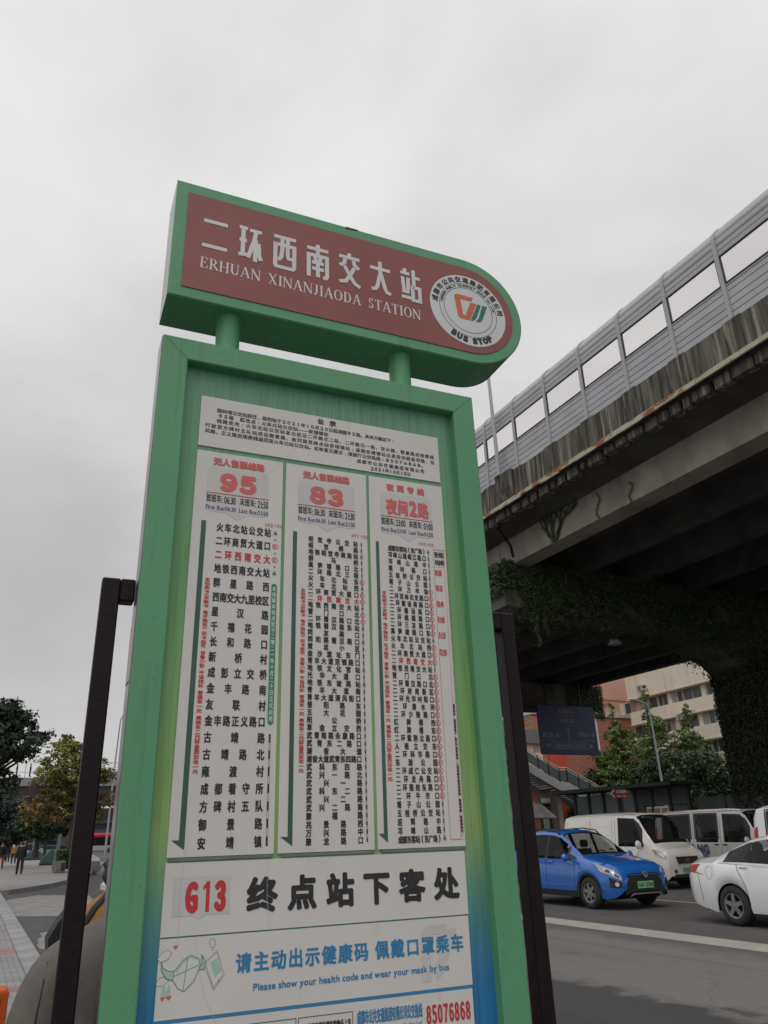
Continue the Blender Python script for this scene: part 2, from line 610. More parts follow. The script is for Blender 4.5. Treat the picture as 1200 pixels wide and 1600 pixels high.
# milky polycarbonate: light passes through by translucency
_nt = M['pane'].node_tree
_tr = _nt.nodes.new('ShaderNodeBsdfTransparent')
_tr.inputs['Color'].default_value = (0.985, 0.965, 0.96, 1)
_mx = _nt.nodes.new('ShaderNodeMixShader')
_mx.inputs['Fac'].default_value = 0.10
_out = [n for n in _nt.nodes if n.type == 'OUTPUT_MATERIAL'][0]
_nt.links.new(_tr.outputs[0], _mx.inputs[1])
_nt.links.new(_nt.nodes['Principled BSDF'].outputs[0], _mx.inputs[2])
_nt.links.new(_mx.outputs[0], _out.inputs['Surface'])
M['carglass'] = glassy('car_glass', (0.010, 0.012, 0.013), 0.03, 0.48)
M['carglass_solid'] = glassy('far_car_glass', (0.014, 0.016, 0.018), 0.05)
M['winglass'] = glassy('window_glass', (0.07, 0.08, 0.09), 0.12)
M['winglass2'] = glassy('curtained_window_glass', (0.34, 0.33, 0.33), 0.25)
M['shelterglass'] = glassy('dusty_shelter_glass', (0.10, 0.13, 0.13), 0.2)
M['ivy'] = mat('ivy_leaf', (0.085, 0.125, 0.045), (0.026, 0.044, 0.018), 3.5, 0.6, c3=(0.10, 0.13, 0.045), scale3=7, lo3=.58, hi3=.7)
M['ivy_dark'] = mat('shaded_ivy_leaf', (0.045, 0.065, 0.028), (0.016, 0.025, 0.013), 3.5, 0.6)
M['ivy_stem'] = mat('ivy_stem', (0.055, 0.062, 0.038), (0.035, 0.038, 0.024), 9, 0.9)


# ------------------------------------------------------------------ lettering
_G = {}


def glyph(ch):
    """(verts2d, faces, bbox, advance)"""
    if ch not in _G:
        c = bpy.data.curves.new('letter', 'FONT')
        c.body = ch
        c.size = 1
        c.resolution_u = 3
        o = bpy.data.objects.new('letter', c)
        me = bpy.data.meshes.new_from_object(o)
        vs = [(v.co.x, v.co.y) for v in me.vertices]
        fs = [tuple(p.vertices) for p in me.polygons]
        bpy.data.objects.remove(o)
        bpy.data.curves.remove(c)
        bpy.data.meshes.remove(me)
        if vs:
            xs, ys = [v[0] for v in vs], [v[1] for v in vs]
            bb = (min(xs), max(xs), min(ys), max(ys))
        else:
            bb = (0, 0.25, 0, 0)
        _G[ch] = (vs, fs, bb)
    return _G[ch]


class Ink(MB):
    """flat print lying on a board; local plane x-z, facing -y; every stroke a hair above the last"""

    def __init__(s, y):
        super().__init__()
        s.y = y
        s.keep_normals = True

    def flat(s, pts, faces, lay=0):
        y = s.y - 0.00004 * lay
        s.add([(p[0], y, p[1]) for p in pts], faces)

    def poly(s, pts, lay=0):
        s.flat(pts, [tuple(range(len(pts)))], lay)

    def rect(s, x0, x1, z0, z1, lay=0):
        s.poly([(x0, z0), (x1, z0), (x1, z1), (x0, z1)], lay)

    def frame(s, x0, x1, z0, z1, t, lay=0):
        s.rect(x0, x1, z0, z0 + t, lay)
        s.rect(x0, x1, z1 - t, z1, lay)
        s.rect(x0, x0 + t, z0 + t, z1 - t, lay)
        s.rect(x1 - t, x1, z0 + t, z1 - t, lay)

    def ringf(s, cx, cz, r, t, n=40, lay=0, kx=1.0):
        pts = []
        for k in range(n):
            a = 2 * math.pi * k / n
            pts += [(cx + kx * r * math.cos(a), cz + r * math.sin(a)), (cx + kx * (r - t) * math.cos(a), cz + (r - t) * math.sin(a))]
        s.flat(pts, [(2 * k, (2 * k + 2) % (2 * n), (2 * k + 3) % (2 * n), 2 * k + 1) for k in range(n)], lay)

    def disc(s, cx, cz, r, n=64, lay=0):
        s.poly([(cx + r * math.cos(2 * math.pi * k / n), cz + r * math.sin(2 * math.pi * k / n)) for k in range(n)], lay)

    def one(s, cx, cz, w, h, lay=0):
        """heavy figure one with a flag"""
        x1, z0, z1 = cx + w / 2, cz - h / 2, cz + h / 2
        t = w * 0.56
        s.poly([(x1 - t, z0), (x1, z0), (x1, z1), (x1 - t * .8, z1), (x1 - t * 1.1, z1 - h * .07), (x1 - w, z1 - h * .16), (x1 - w, z1 - h * .30), (x1 - t, z1 - h * .22)], lay)

    def char(s, ch, cx, cz, w, h, bold=0.0, ang=0.0, em=True):
        """CJK glyph in its em box, or any glyph stretched to its bounding box (em=False)"""
        vs, fs, bb = glyph(ch)
        if not vs:
            return
        if em:
            ox, oy, sx, sy = 0.5, 0.38, w / 0.94, h / 0.94
        else:
            ox, oy = (bb[0] + bb[1]) / 2, (bb[2] + bb[3]) / 2
            sx, sy = w / max(bb[1] - bb[0], 0.01), h / max(bb[3] - bb[2], 0.01)
        ca, sa = math.cos(ang), math.sin(ang)
        offs = [(0, 0)]
        if bold:
            offs = [(bold * a, bold * b) for a, b in ((1, 1), (-1, 1), (1, -1), (-1, -1))]
            if bold > 0.0425 * min(w, h):
                offs = [(0, 0)] + [(bold * 1.15 * math.cos(k * math.pi / 8), bold * 1.15 * math.sin(k * math.pi / 8)) for k in range(16)]
        for li, (dx, dz) in enumerate(offs):
            pts = []
            for (x, y) in vs:
                px, pz = (x - ox) * sx + dx, (y - oy) * sy + dz
                pts.append((cx + px * ca - pz * sa, cz + px * sa + pz * ca))
            s.flat(pts, fs, li)

    def spread(s, text, x0, x1, cz, w, h, bold=0.0, zend=None):
        n = len(text)
        for i, ch in enumerate(text):
            t = i / (n - 1) if n > 1 else 0
            em = ord(ch) > 0x2000
            z = cz if zend is None else cz + (zend - cz) * t
            if ch == ' ':
                continue
            if em:
                s.char(ch, x0 + (x1 - x0) * t, z, w, h, bold)
            elif ch in '()':
                s.char(ch, x0 + (x1 - x0) * t, z, w * 0.3, h, bold, em=False)
            elif ch in ',.:;。':
                s.char(ch, x0 + (x1 - x0) * t, z - h * (.1 if ch == ':' else .32), w * 0.14, h * (.5 if ch in ':;' else .2), bold, em=False)
            else:
                s.char(ch, x0 + (x1 - x0) * t, z, w * (0.66 if ch != '1' else 0.14), h * 0.8, bold, em=False)

    def run(s, text, x0, x1, z0, z1, bold=0.0):
        """proportional text fitted in a rectangle: cap height z0..z1, width x0..x1"""
        adv, tot = [], 0.0
        for ch in text:
            vs, fs, bb = glyph(ch)
            a = 1.0 if ord(ch) > 0x2000 else (bb[1] + 0.06 if vs else 0.28)
            adv.append((tot, a))
            tot += a
        k = (x1 - x0) / tot
        kz = (z1 - z0) / 0.70
        for ch, (o, a) in zip(text, adv):
            vs, fs, bb = glyph(ch)
            if not vs:
                continue
            kk = kz
            dz = 0.0
            if ord(ch) > 0x2000:
                kk = (z1 - z0) / 0.86
                dz = 0.09 * kk
            offs = [(0, 0)] if not bold else [(bold, bold), (-bold, bold), (bold, -bold), (-bold, -bold)]
            for li, (dx, dy) in enumerate(offs):
                s.flat([(x0 + (o + x) * k + dx, z0 + y * kk + dz + dy) for x, y in vs], fs, li)

    def stroke(s, pts, t, lay=0):
        """polyline of even thickness with mitred corners"""
        P = [Vector(p) for p in pts]
        n = len(P)
        le, ri = [], []
        for i in range(n):
            if i == 0:
                d = (P[1] - P[0]).normalized()
                nn, k = Vector((-d.y, d.x)), 1
            elif i == n - 1:
                d = (P[-1] - P[-2]).normalized()
                nn, k = Vector((-d.y, d.x)), 1
            else:
                d0, d1 = (P[i] - P[i - 1]).normalized(), (P[i + 1] - P[i]).normalized()
                n0, n1_ = Vector((-d0.y, d0.x)), Vector((-d1.y, d1.x))
                nn = (n0 + n1_).normalized()
                k = min(1 / max(nn.dot(n0), 0.35), 2.2)
            le.append(P[i] + nn * t / 2 * k)
            ri.append(P[i] - nn * t / 2 * k)
        s.flat([tuple(p) for p in le + ri], [(n + i, n + i + 1, i + 1, i) for i in range(n - 1)], lay)


def finish(ink, name, m, parent, label=None):
    o = ink.build(name, m, parent)
    # print faces the reader (-y)
    me = o.data
    flip = [p for p in me.polygons if p.normal.y > 0]
    if flip:
        import bmesh
        bm = bmesh.new()
        bm.from_mesh(me)
        bm.faces.ensure_lookup_table()
        bmesh.ops.reverse_faces(bm, faces=[f for f in bm.faces if f.normal.y > 0])
        bm.to_mesh(me)
        bm.free()
    if label:
        o['label'] = label
    return o


# ------------------------------------------------------------------ the bus stop sign
ZB = 0.18
stop_sign = thing('bus_stop_sign', 'tall green bus stop sign with three route lists under a rounded red name board', 'bus stop sign',
                  (0.605 * 0.99843 + 1.74 * 0.056, -0.605 * 0.056 + 1.74 * 0.99843, ZB), (0, 0, math.radians(-3.21)))


def UX(u, z=2.75):
    return u - 0.605 + 0.0058 * (z - 2.75)


def FX(u):
    return u - 0.605


def ZL(z):
    return z - ZB


# header box: rectangle with a round right end
def stadium(x0, xc, zc, R, n=40):
    pts = [(x0, zc - R)]
    for k in range(n + 1):
        a = -math.pi / 2 + math.pi * k / n
        pts.append((xc + R * math.cos(a), zc + R * math.sin(a)))
    pts.append((x0, zc + R))
    return pts


HC, HR = 3.2555, 0.2035
XC = FX(1.0715)
mb = MB()
outer = stadium(FX(0.153), XC, ZL(HC), HR)
nO = len(outer)
b_ = 0.004
inner = stadium(FX(0.153) + b_, XC, ZL(HC), HR - b_)
front, back = -0.040, 0.106
rings = [[(x, front, z) for x, z in inner], [(x, front + b_, z) for x, z in outer], [(x, back - b_, z) for x, z in outer], [(x, back, z) for x, z in inner]]
vs = [p for r in rings for p in r]
fs = [tuple(range(nO)), tuple(3 * nO + i for i in range(nO))[::-1]]
mis = [0, 0]
for r in range(3):
    for i in range(nO):
        fs.append((r * nO + i, r * nO + (i + 1) % nO, (r + 1) * nO + (i + 1) % nO, (r + 1) * nO + i))
        mis.append(1 if (r == 1 and i == nO - 1) else 0)
mb.add(vs, fs)
mb.m = mis
header = mb.build('name_board', [M['green'], M['grey_side']], stop_sign, smooth=True)
red = MB()
rp = stadium(FX(0.187), XC, ZL(3.2535), 0.1665)
red.prism(rp, 'y', -0.0425, -0.041)
red_panel = red.build('red_panel', M['red_board'], header)

disc = Ink(-0.0428)
DC = (FX(1.0745), ZL(3.2485))
disc.disc(DC[0], DC[1], 0.136, 72)
finish(disc, 'emblem_disc', M['disc_white'], header)

ink = Ink(-0.0434)
ink.ringf(DC[0], DC[1], 0.1035, 0.0014, 72)
ink.ringf(DC[0], DC[1], 0.0875, 0.0014, 72)
txt = '成都市公共交通集团有限公司'
for i, ch in enumerate(txt):
    a = math.radians(171.5 - i * (161.7 / 12))
    ink.char(ch, DC[0] + 0.119 * math.cos(a), DC[1] + 0.119 * math.sin(a), 0.0215, 0.0215, 0.0008, a - math.pi / 2)
txt = 'CHENGDU PUBLIC TRANSPORT GROUP CO.,LTD.'
for i, ch in enumerate(txt):
    a = math.radians(172 - i * (163.5 / (len(txt) - 1)))
    if ch == ' ':
        continue
    hh = 0.0075 if ch not in '.,' else 0.002
    dd = 0.0955 if ch not in '.,' else 0.093
    ink.char(ch, DC[0] + dd * math.cos(a), DC[1] + dd * math.sin(a), 0.0052 if ch not in 'I.,' else 0.0016, hh, 0.0003, a - math.pi / 2, em=False)
for ch, deg, wd in zip('BUSSTOP', (-120.5, -110.5, -100, -83.5, -74, -64, -54), (0.0135, 0.014, 0.013, 0.013, 0.0135, 0.0155, 0.013)):
    a = math.radians(deg)
    ink.char(ch, DC[0] + 0.1165 * math.cos(a), DC[1] + 0.1165 * math.sin(a), wd, 0.0185, 0.0021, a + math.pi / 2, em=False)
finish(ink, 'ring_lettering', M['ink'], header)

# route company mark: orange and green slanting strokes
lx, lz, lk = DC[0] + 0.002, DC[1] + 0.003, 0.0415
o_ = Ink(-0.0434)


def LP(x, y):
    return (lx + lk * x, lz + lk * y)


o_.flat([LP(*p) for p in ((-1.2, 1.05), (-1.0, 1.25), (0.45, 1.25), (0.30, 0.85), (-0.72, 0.85), (-0.70, 0.80))], [(0, 1, 2, 3, 4, 5)])
o_.flat([LP(*p) for p in ((-1.2, 1.05), (-0.70, 0.82), (-0.55, -0.55), (-1.0, -0.85))], [(0, 1, 2, 3)], 1)
o_.flat([LP(*p) for p in ((-1.0, -0.85), (-0.8, -1.0), (0.0, -1.0), (-0.20, -0.60), (-0.55, -0.60))], [(0, 1, 2, 3, 4)], 2)
o_.flat([LP(*p) for p in ((0.18, 0.72), (0.72, 0.72), (0.0, -1.0), (-0.22, -0.62), (-0.28, -0.45))], [(0, 1, 2, 3, 4)], 3)
finish(o_, 'orange_mark', M['orange_ink'], header)
g_ = Ink(-0.0434)
g_.flat([LP(*p) for p in ((0.80, 0.72), (1.12, 0.72), (0.62, -0.62), (0.30, -0.98), (0.07, -0.98))], [(0, 1, 2, 3, 4)])
g_.flat([LP(*p) for p in ((1.25, 0.72), (1.68, 0.72), (1.12, -0.70), (0.86, -0.98), (0.48, -0.98), (0.78, -0.66))], [(0, 1, 2, 3, 4, 5)], 1)
finish(g_, 'green_mark', M['logo_green'], header)

# big station name, drawn stroke by stroke: 二环西南交大站
HCH = {
    '二': [[(0.02, .86), (.98, .86)], [(0.0, .12), (1.0, .12)]],
    '环': [[(0.0, .93), (.37, .93)], [(.02, .56), (.34, .56)], [(0.0, .13), (.38, .16)], [(.18, .93), (.18, .15)], [(.46, .90), (1.0, .90)],
          [(.74, .87), (.66, .6), (.42, .08)], [(.73, .66), (.73, 0.0)], [(.86, .56), (.90, .2), (.99, .07)]],
    '西': [[(0.0, .94), (1.0, .94)], [(.07, .76), (.07, .10), (.13, .05), (.87, .05), (.93, .10), (.93, .71), (.07, .71)],
          [(.38, .94), (.38, .55), (.34, .35), (.20, .24)], [(.63, .94), (.63, .42), (.68, .34), (.84, .34)]],
    '南': [[(0.0, .86), (1.0, .86)], [(.5, 1.0), (.5, .66)], [(.07, 0.0), (.07, .66), (.93, .66), (.93, .09), (.88, .04), (.74, .04)],
          [(.36, .62), (.42, .48)], [(.64, .62), (.58, .48)], [(.22, .44), (.78, .44)], [(.22, .26), (.78, .26)], [(.5, .44), (.5, .02)]],
    '交': [[(0.0, .86), (1.0, .86)], [(.5, 1.0), (.5, .86)], [(.30, .80), (.25, .66), (.03, .57)], [(.70, .80), (.76, .66), (.97, .57)],
          [(.74, .58), (.50, .30), (.30, .12), (.0, .08)], [(.26, .58), (.5, .32), (.74, .10), (1.0, .02)]],
    '大': [[(0.0, .76), (1.0, .76)], [(.5, 1.0), (.5, .62), (.32, .20), (.22, .12), (.03, .10)], [(.52, .64), (.72, .18), (.80, .08), (1.0, .05)]],
    '站': [[(.22, 1.0), (.22, .85)], [(0.0, .85), (.46, .85)], [(.09, .72), (.14, .30), (.12, .22)], [(.38, .72), (.36, .40), (.30, .22)], [(0.0, .10), (.50, .10)],
          [(.67, 1.0), (.67, .46)], [(.67, .76), (1.0, .76)], [(.59, .45), (.95, .45), (.95, .05), (.59, .05), (.59, .50)]],
}
hw = Ink(-0.0434)
for ch, u in zip('二环西南交大站', (0.268, 0.368, 0.470, 0.571, 0.671, 0.772, 0.874)):
    wc, hc = 0.066, 0.124
    if ch == '二':
        wc, hc = 0.070, 0.120
    zc = ZL(3.2885)
    x0 = FX(u) - wc / 2
    for li, st in enumerate(HCH[ch]):
        hw.stroke([(x0 + p[0] * wc, zc - hc / 2 + p[1] * hc) for p in st], 0.0124, li)

# serif Latin line, letter by letter from thick and thin strokes
def serif(ink, ch, x, z, w, h):
    T, t, sf = 0.0052, 0.0020, 0.0026
    X = lambda a: x + a * w
    Z = lambda b: z + b * h

    def stem(a, b0=0.0, b1=1.0, th=T, s0=True, s1=True):
        ink.rect(X(a) - th / 2, X(a) + th / 2, Z(b0), Z(b1), 0)
        if s0:
            ink.rect(X(a) - th / 2 - sf, X(a) + th / 2 + sf, Z(b0), Z(b0) + t * .8, 1)
        if s1:
            ink.rect(X(a) - th / 2 - sf, X(a) + th / 2 + sf, Z(b1) - t * .8, Z(b1), 1)

    def bar(a0, a1, b, th=t, lay=2):
        ink.rect(X(a0), X(a1), Z(b) - th / 2, Z(b) + th / 2, lay)

    def bowl(cx, cz, rx, rz, a0, a1, lay=3, n=12, Tm=T):
        pts = []
        for k in range(n + 1):
            a = math.radians(a0 + (a1 - a0) * k / n)
            th = t + (Tm - t) * abs(math.cos(a))
            pts.append(((X(cx) + rx * w * math.cos(a), Z(cz) + rz * h * math.sin(a)), th))
        for k in range(n):
            (p, th0), (q2, th1) = pts[k], pts[k + 1]
            c = Vector((X(cx), Z(cz)))
            p, q2 = Vector(p), Vector(q2)
            pi = p - (p - c).normalized() * th0
            qi = q2 - (q2 - c).normalized() * th1
            ink.flat([tuple(p), tuple(q2), tuple(qi), tuple(pi)], [(0, 1, 2, 3)], lay)
    if ch == 'E':
        stem(.22)
        bar(.1, .85, .97)
        bar(.2, .68, .52)
        bar(.1, .92, .03)
        ink.rect(X(.85) - t, X(.85), Z(.74), Z(1), 4)
        ink.rect(X(.92) - t, X(.92), Z(0), Z(.28), 4)
        ink.rect(X(.68) - t, X(.68), Z(.40), Z(.64), 4)
    elif ch in 'RD':
        stem(.22)
        if ch == 'R':
            bar(.2, .5, .97)
            bar(.2, .5, .50)
            bowl(.48, .735, .34, .255, -90, 90)
            ink.stroke([(X(.45), Z(.5)), (X(.95), Z(.01))], T, 5)
        else:
            bar(.2, .45, .97)
            bar(.2, .45, .03)
            bowl(.42, .5, .50, .49, -90, 90)
    elif ch == 'H':
        stem(.18)
        stem(.82)
        bar(.18, .82, .5)
    elif ch == 'U':
        stem(.20, .22, 1, s0=False)
        stem(.82, .22, 1, th=t * 1.2, s0=False)
        bowl(.51, .26, .34, .27, 180, 360)
    elif ch == 'A':
        ink.stroke([(X(.10), Z(0)), (X(.50), Z(1))], t * 1.1, 0)
        ink.stroke([(X(.49), Z(1)), (X(.86), Z(0))], T, 1)
        bar(.24, .72, .34)
        ink.rect(X(.0), X(.26), Z(0), Z(0) + t * .8, 3)
        ink.rect(X(.68), X(1.0), Z(0), Z(0) + t * .8, 3)
    elif ch == 'N':
        stem(.14, th=t * 1.1, s0=True)
        stem(.86, th=t * 1.1, s0=False)
        ink.stroke([(X(.12), Z(.97)), (X(.86), Z(.03))], T, 2)
    elif ch == 'X':
        ink.stroke([(X(.16), Z(1)), (X(.86), Z(0))], T, 0)
        ink.stroke([(X(.84), Z(1)), (X(.14), Z(0))], t * 1.1, 1)
        for a, b in ((.02, .34), (.70, .98)):
            ink.rect(X(a), X(b), Z(0), Z(0) + t * .8, 3)
            ink.rect(X(a), X(b), Z(1) - t * .8, Z(1), 3)
    elif ch == 'I':
        stem(.5)
    elif ch == 'J':
        stem(.62, .2, 1, s0=False)
        bowl(.36, .20, .32, .22, 200, 360)
    elif ch == 'O':
        bowl(.5, .5, .48, .51, 0, 360, n=26)
    elif ch == 'S':
        bowl(.5, .75, .34, .26, 35, 270, Tm=T * .8)
        bowl(.5, .26, .36, .27, -145, 90, lay=4)
        ink.rect(X(.80) - t, X(.80), Z(.72), Z(.98), 5)
        ink.rect(X(.14), X(.14) + t, Z(.02), Z(.28), 5)
    elif ch == 'T':
        stem(.5, s1=False)
        bar(.04, .96, .97)
        ink.rect(X(.04), X(.04) + t, Z(.74), Z(1), 4)
        ink.rect(X(.96) - t, X(.96), Z(.74), Z(1), 4)


SW = {'E': .70, 'R': .80, 'H': .86, 'U': .82, 'A': .86, 'N': .86, 'X': .82, 'I': .42, 'J': .52, 'O': .84, 'D': .82, 'S': .62, 'T': .72, ' ': .55}
line = 'ERHUAN XINANJIAODA STATION'
tot = sum(SW[c] for c in line)
k_ = (0.903 - 0.230) / tot
x_ = FX(0.230)
for ch in line:
    if ch != ' ':
        serif(hw, ch, x_ + 0.04 * k_, ZL(3.1625), SW[ch] * k_ * 0.92, 0.0375)
    x_ += SW[ch] * k_
finish(hw, 'station_name_lettering', M['header_white'], header)
# rust nick on the top edge
mb = MB()
mb.prism([(FX(.660), ZL(3.4425)), (FX(.665), ZL(3.4500)), (FX(.69), ZL(3.4505)), (FX(.706), ZL(3.4545)), (FX(.70), ZL(3.4565)), (FX(.664), ZL(3.4565))], 'y', -0.0412, -0.0404)
M['rustspot'] = mat('rust_brown', (0.10, 0.06, 0.035), None, 40, 0.9)
mb.build('rust_spot', M['rustspot'], header)

# two short round posts between the boards
for u in (0.3295, 0.8505):
    mb = MB()
    zs = [(2.9205, .0335), (2.932, .0325), (3.040, .0325), (3.0525, .037)]
    mb.tube([(FX(u), 0.019, ZL(a)) for a, r in zs], [r for a, r in zs], 28)
    p = mb.build('short_post', M['green'], stop_sign, smooth=True)

# board frame: four mitred bars
BX0, BX1, BZ0, BZ1 = FX(.155), FX(1.059), ZL(0.55), ZL(2.9235)
IX0, IX1, IZ0, IZ1 = FX(.221), FX(.9905), ZL(0.62), ZL(2.8590)


def frame_bar(o0, o1, i1, i0, name):
    """outer edge o0-o1, inner edge i0-i1 in (x,z)"""
    mb = MB()
    c = 0.003
    quad = [Vector(o0), Vector(o1), Vector(i1), Vector(i0)]
    ctr = sum(quad, Vector((0, 0))) / 4
    sm = [p + Vector((c if p.x < 0 else -c, c if p.y < 1.5 else -c)) if i < 2 else p - Vector((c if p.x < 0 else -c, c if p.y < 1.5 else -c)) for i, p in enumerate(quad)]
    L0 = [(p.x, -0.040, p.y) for p in sm]
    L1 = [(p.x, -0.040 + c, p.y) for p in quad]
    L2 = [(p.x, 0.040, p.y) for p in quad]
    vs = L0 + L1 + L2
    fs = [(0, 1, 2, 3), (8, 9, 10, 11)]
    for r in (0, 1):
        for i in range(4):
            fs.append((r * 4 + i, r * 4 + (i + 1) % 4, r * 4 + 4 + (i + 1) % 4, r * 4 + 4 + i))
    mb.add(vs, fs)
    return mb.build(name, M['green'], stop_sign)


fr_l = frame_bar((BX0, BZ0), (BX0, BZ1), (IX0, IZ1), (IX0, IZ0), 'frame_bar')
frame_bar((BX0, BZ1), (BX1, BZ1), (IX1, IZ1), (IX0, IZ1), 'frame_bar')
frame_bar((BX1, BZ1), (BX1, BZ0), (IX1, IZ0), (IX1, IZ1), 'frame_bar')
frame_bar((BX1, BZ0), (BX0, BZ0), (IX0, IZ0), (IX1, IZ0), 'frame_bar')
mb = MB()
mb.box(IX0 - .01, IX1 + .01, -0.010, 0.038, IZ0 - .01, IZ1 + .012)
sheet = mb.build('backing_sheet', M['sheet'], stop_sign)
# grey metal strip on the left flank
mb = MB()
mb.box(BX0 - 0.0025, BX0 + 0.001, -0.034, 0.036, BZ0, BZ1 - 0.003)
mb.build('side_strip', M['grey_side'], stop_sign)
mb = MB()
mb.box(BX0 - 0.0040, BX0 - 0.0026, -0.030, 0.030, ZL(2.035), ZL(2.165))
mb.build('side_sticker', M['paper'], stop_sign)


# welded mitres, chips and drips on the frame
mb = MB()
for (ax, az, bx_, bz_) in ((BX0, BZ1, IX0, IZ1), (BX1, BZ1, IX1, IZ1)):
    d = Vector((bx_ - ax, bz_ - az)).normalized()
    nn = Vector((-d.y, d.x)) * .0007
    mb.prism([(ax + d.x * .004 + nn.x, az + d.y * .004 + nn.y), (ax + d.x * .004 - nn.x, az + d.y * .004 - nn.y), (bx_ - nn.x, bz_ - nn.y), (bx_ + nn.x, bz_ + nn.y)], 'y', -.0404, -.0399)
M['seam_green'] = mat('weld_seam', (0.06, 0.17, 0.09), None, 20, .6)
mb.build('weld_seam', M['seam_green'], stop_sign)
mb = MB()
rc = random.Random(77)
for i in range(150):
    if rc.random() < .6:
        x_, z_ = rc.choice(((BX0, IX0), (IX1, BX1))), (1.15, 2.65)
        cx, cz = rc.uniform(x_[0] + .006, x_[1] - .006), z_[0] + (z_[1] - z_[0]) * rc.random() ** 1.4
    else:
        cx, cz = rc.uniform(BX0 + .01, BX1 - .01), rc.uniform(IZ1 + .006, BZ1 - .006)
    r_ = rc.uniform(.0006, .0017)
    mb.prism([(cx + r_ * rc.uniform(.6, 1.2) * math.cos(k * 1.257), cz + r_ * rc.uniform(.6, 1.2) * math.sin(k * 1.257)) for k in range(5)], 'y', -.0403, -.0399)
ch_ = mb.build('paint_chips', M['seam_green'], stop_sign)
ch_['kind'] = 'stuff'


# panels -------------------------------------------------------------
def panel(name, u0, u1, z0, z1, label=None, m='paper'):
    mb = MB()
    zr = 0.0008
    poly = [(UX(u0, z0), ZL(z0)), (UX(u1, z0), ZL(z0)), (UX(u1, z1), ZL(z1)), (UX(u0, z1), ZL(z1))]
    mb.prism(poly, 'y', -0.0130, -0.0102)
    o = mb.build(name, M[m], stop_sign)
    if label:
        o['label'] = label
    return o


PY = -0.0134
notice = panel('notice_panel', .2654, .945, 2.6325, 2.7770, 'white public notice panel at the top of the board')
k1 = Ink(PY)
lz_ = [2.7400, 2.7252, 2.7098, 2.6938, 2.6765]
k1.spread('园林湾公交站拆迁,我司拟于2021年10月20日起调整95路。具体方案如下:', UX(.313), UX(.803), ZL(2.7405), .0128, .0122, .00035)
k1.spread('95路 起讫点:火车北站公交站——安靖镇站', UX(.316), UX(.603), ZL(2.7252), .0128, .0122, .00035)
k1.spread('线路走向:火车北站公交站发出后沿二环路北二段、二环路北一段、交大路、群星路后按原线', UX(.314), UX(.922), ZL(2.7098), .0128, .0122, .00035)
k1.spread('行驶至方碑村五队站后沿御景路、金河路至终点站安靖镇站;返程安靖镇站出发后沿经金河路、东', UX(.2855), UX(.923), ZL(2.6925), .0128, .0122, .00035)
k1.spread('风路、正义路后按原线返回至火车北站公交站。如有意见建议,请拨打公交热线:85076868。', UX(.2855), UX(.893), ZL(2.6765), .0128, .0122, .00035)
k1.spread('成都市公共交通集团有限公司', UX(.697), UX(.889), ZL(2.6590), .0128, .0122, .00035)
k1.spread('2021年10月15日', UX(.736), UX(.846), ZL(2.6430), .0115, .0120, .00035)
k1.spread('公示', UX(.588), UX(.623), ZL(2.7617), .0175, .0165, .0010)
finish(k1, 'notice_lettering', M['grey_ink'], notice)


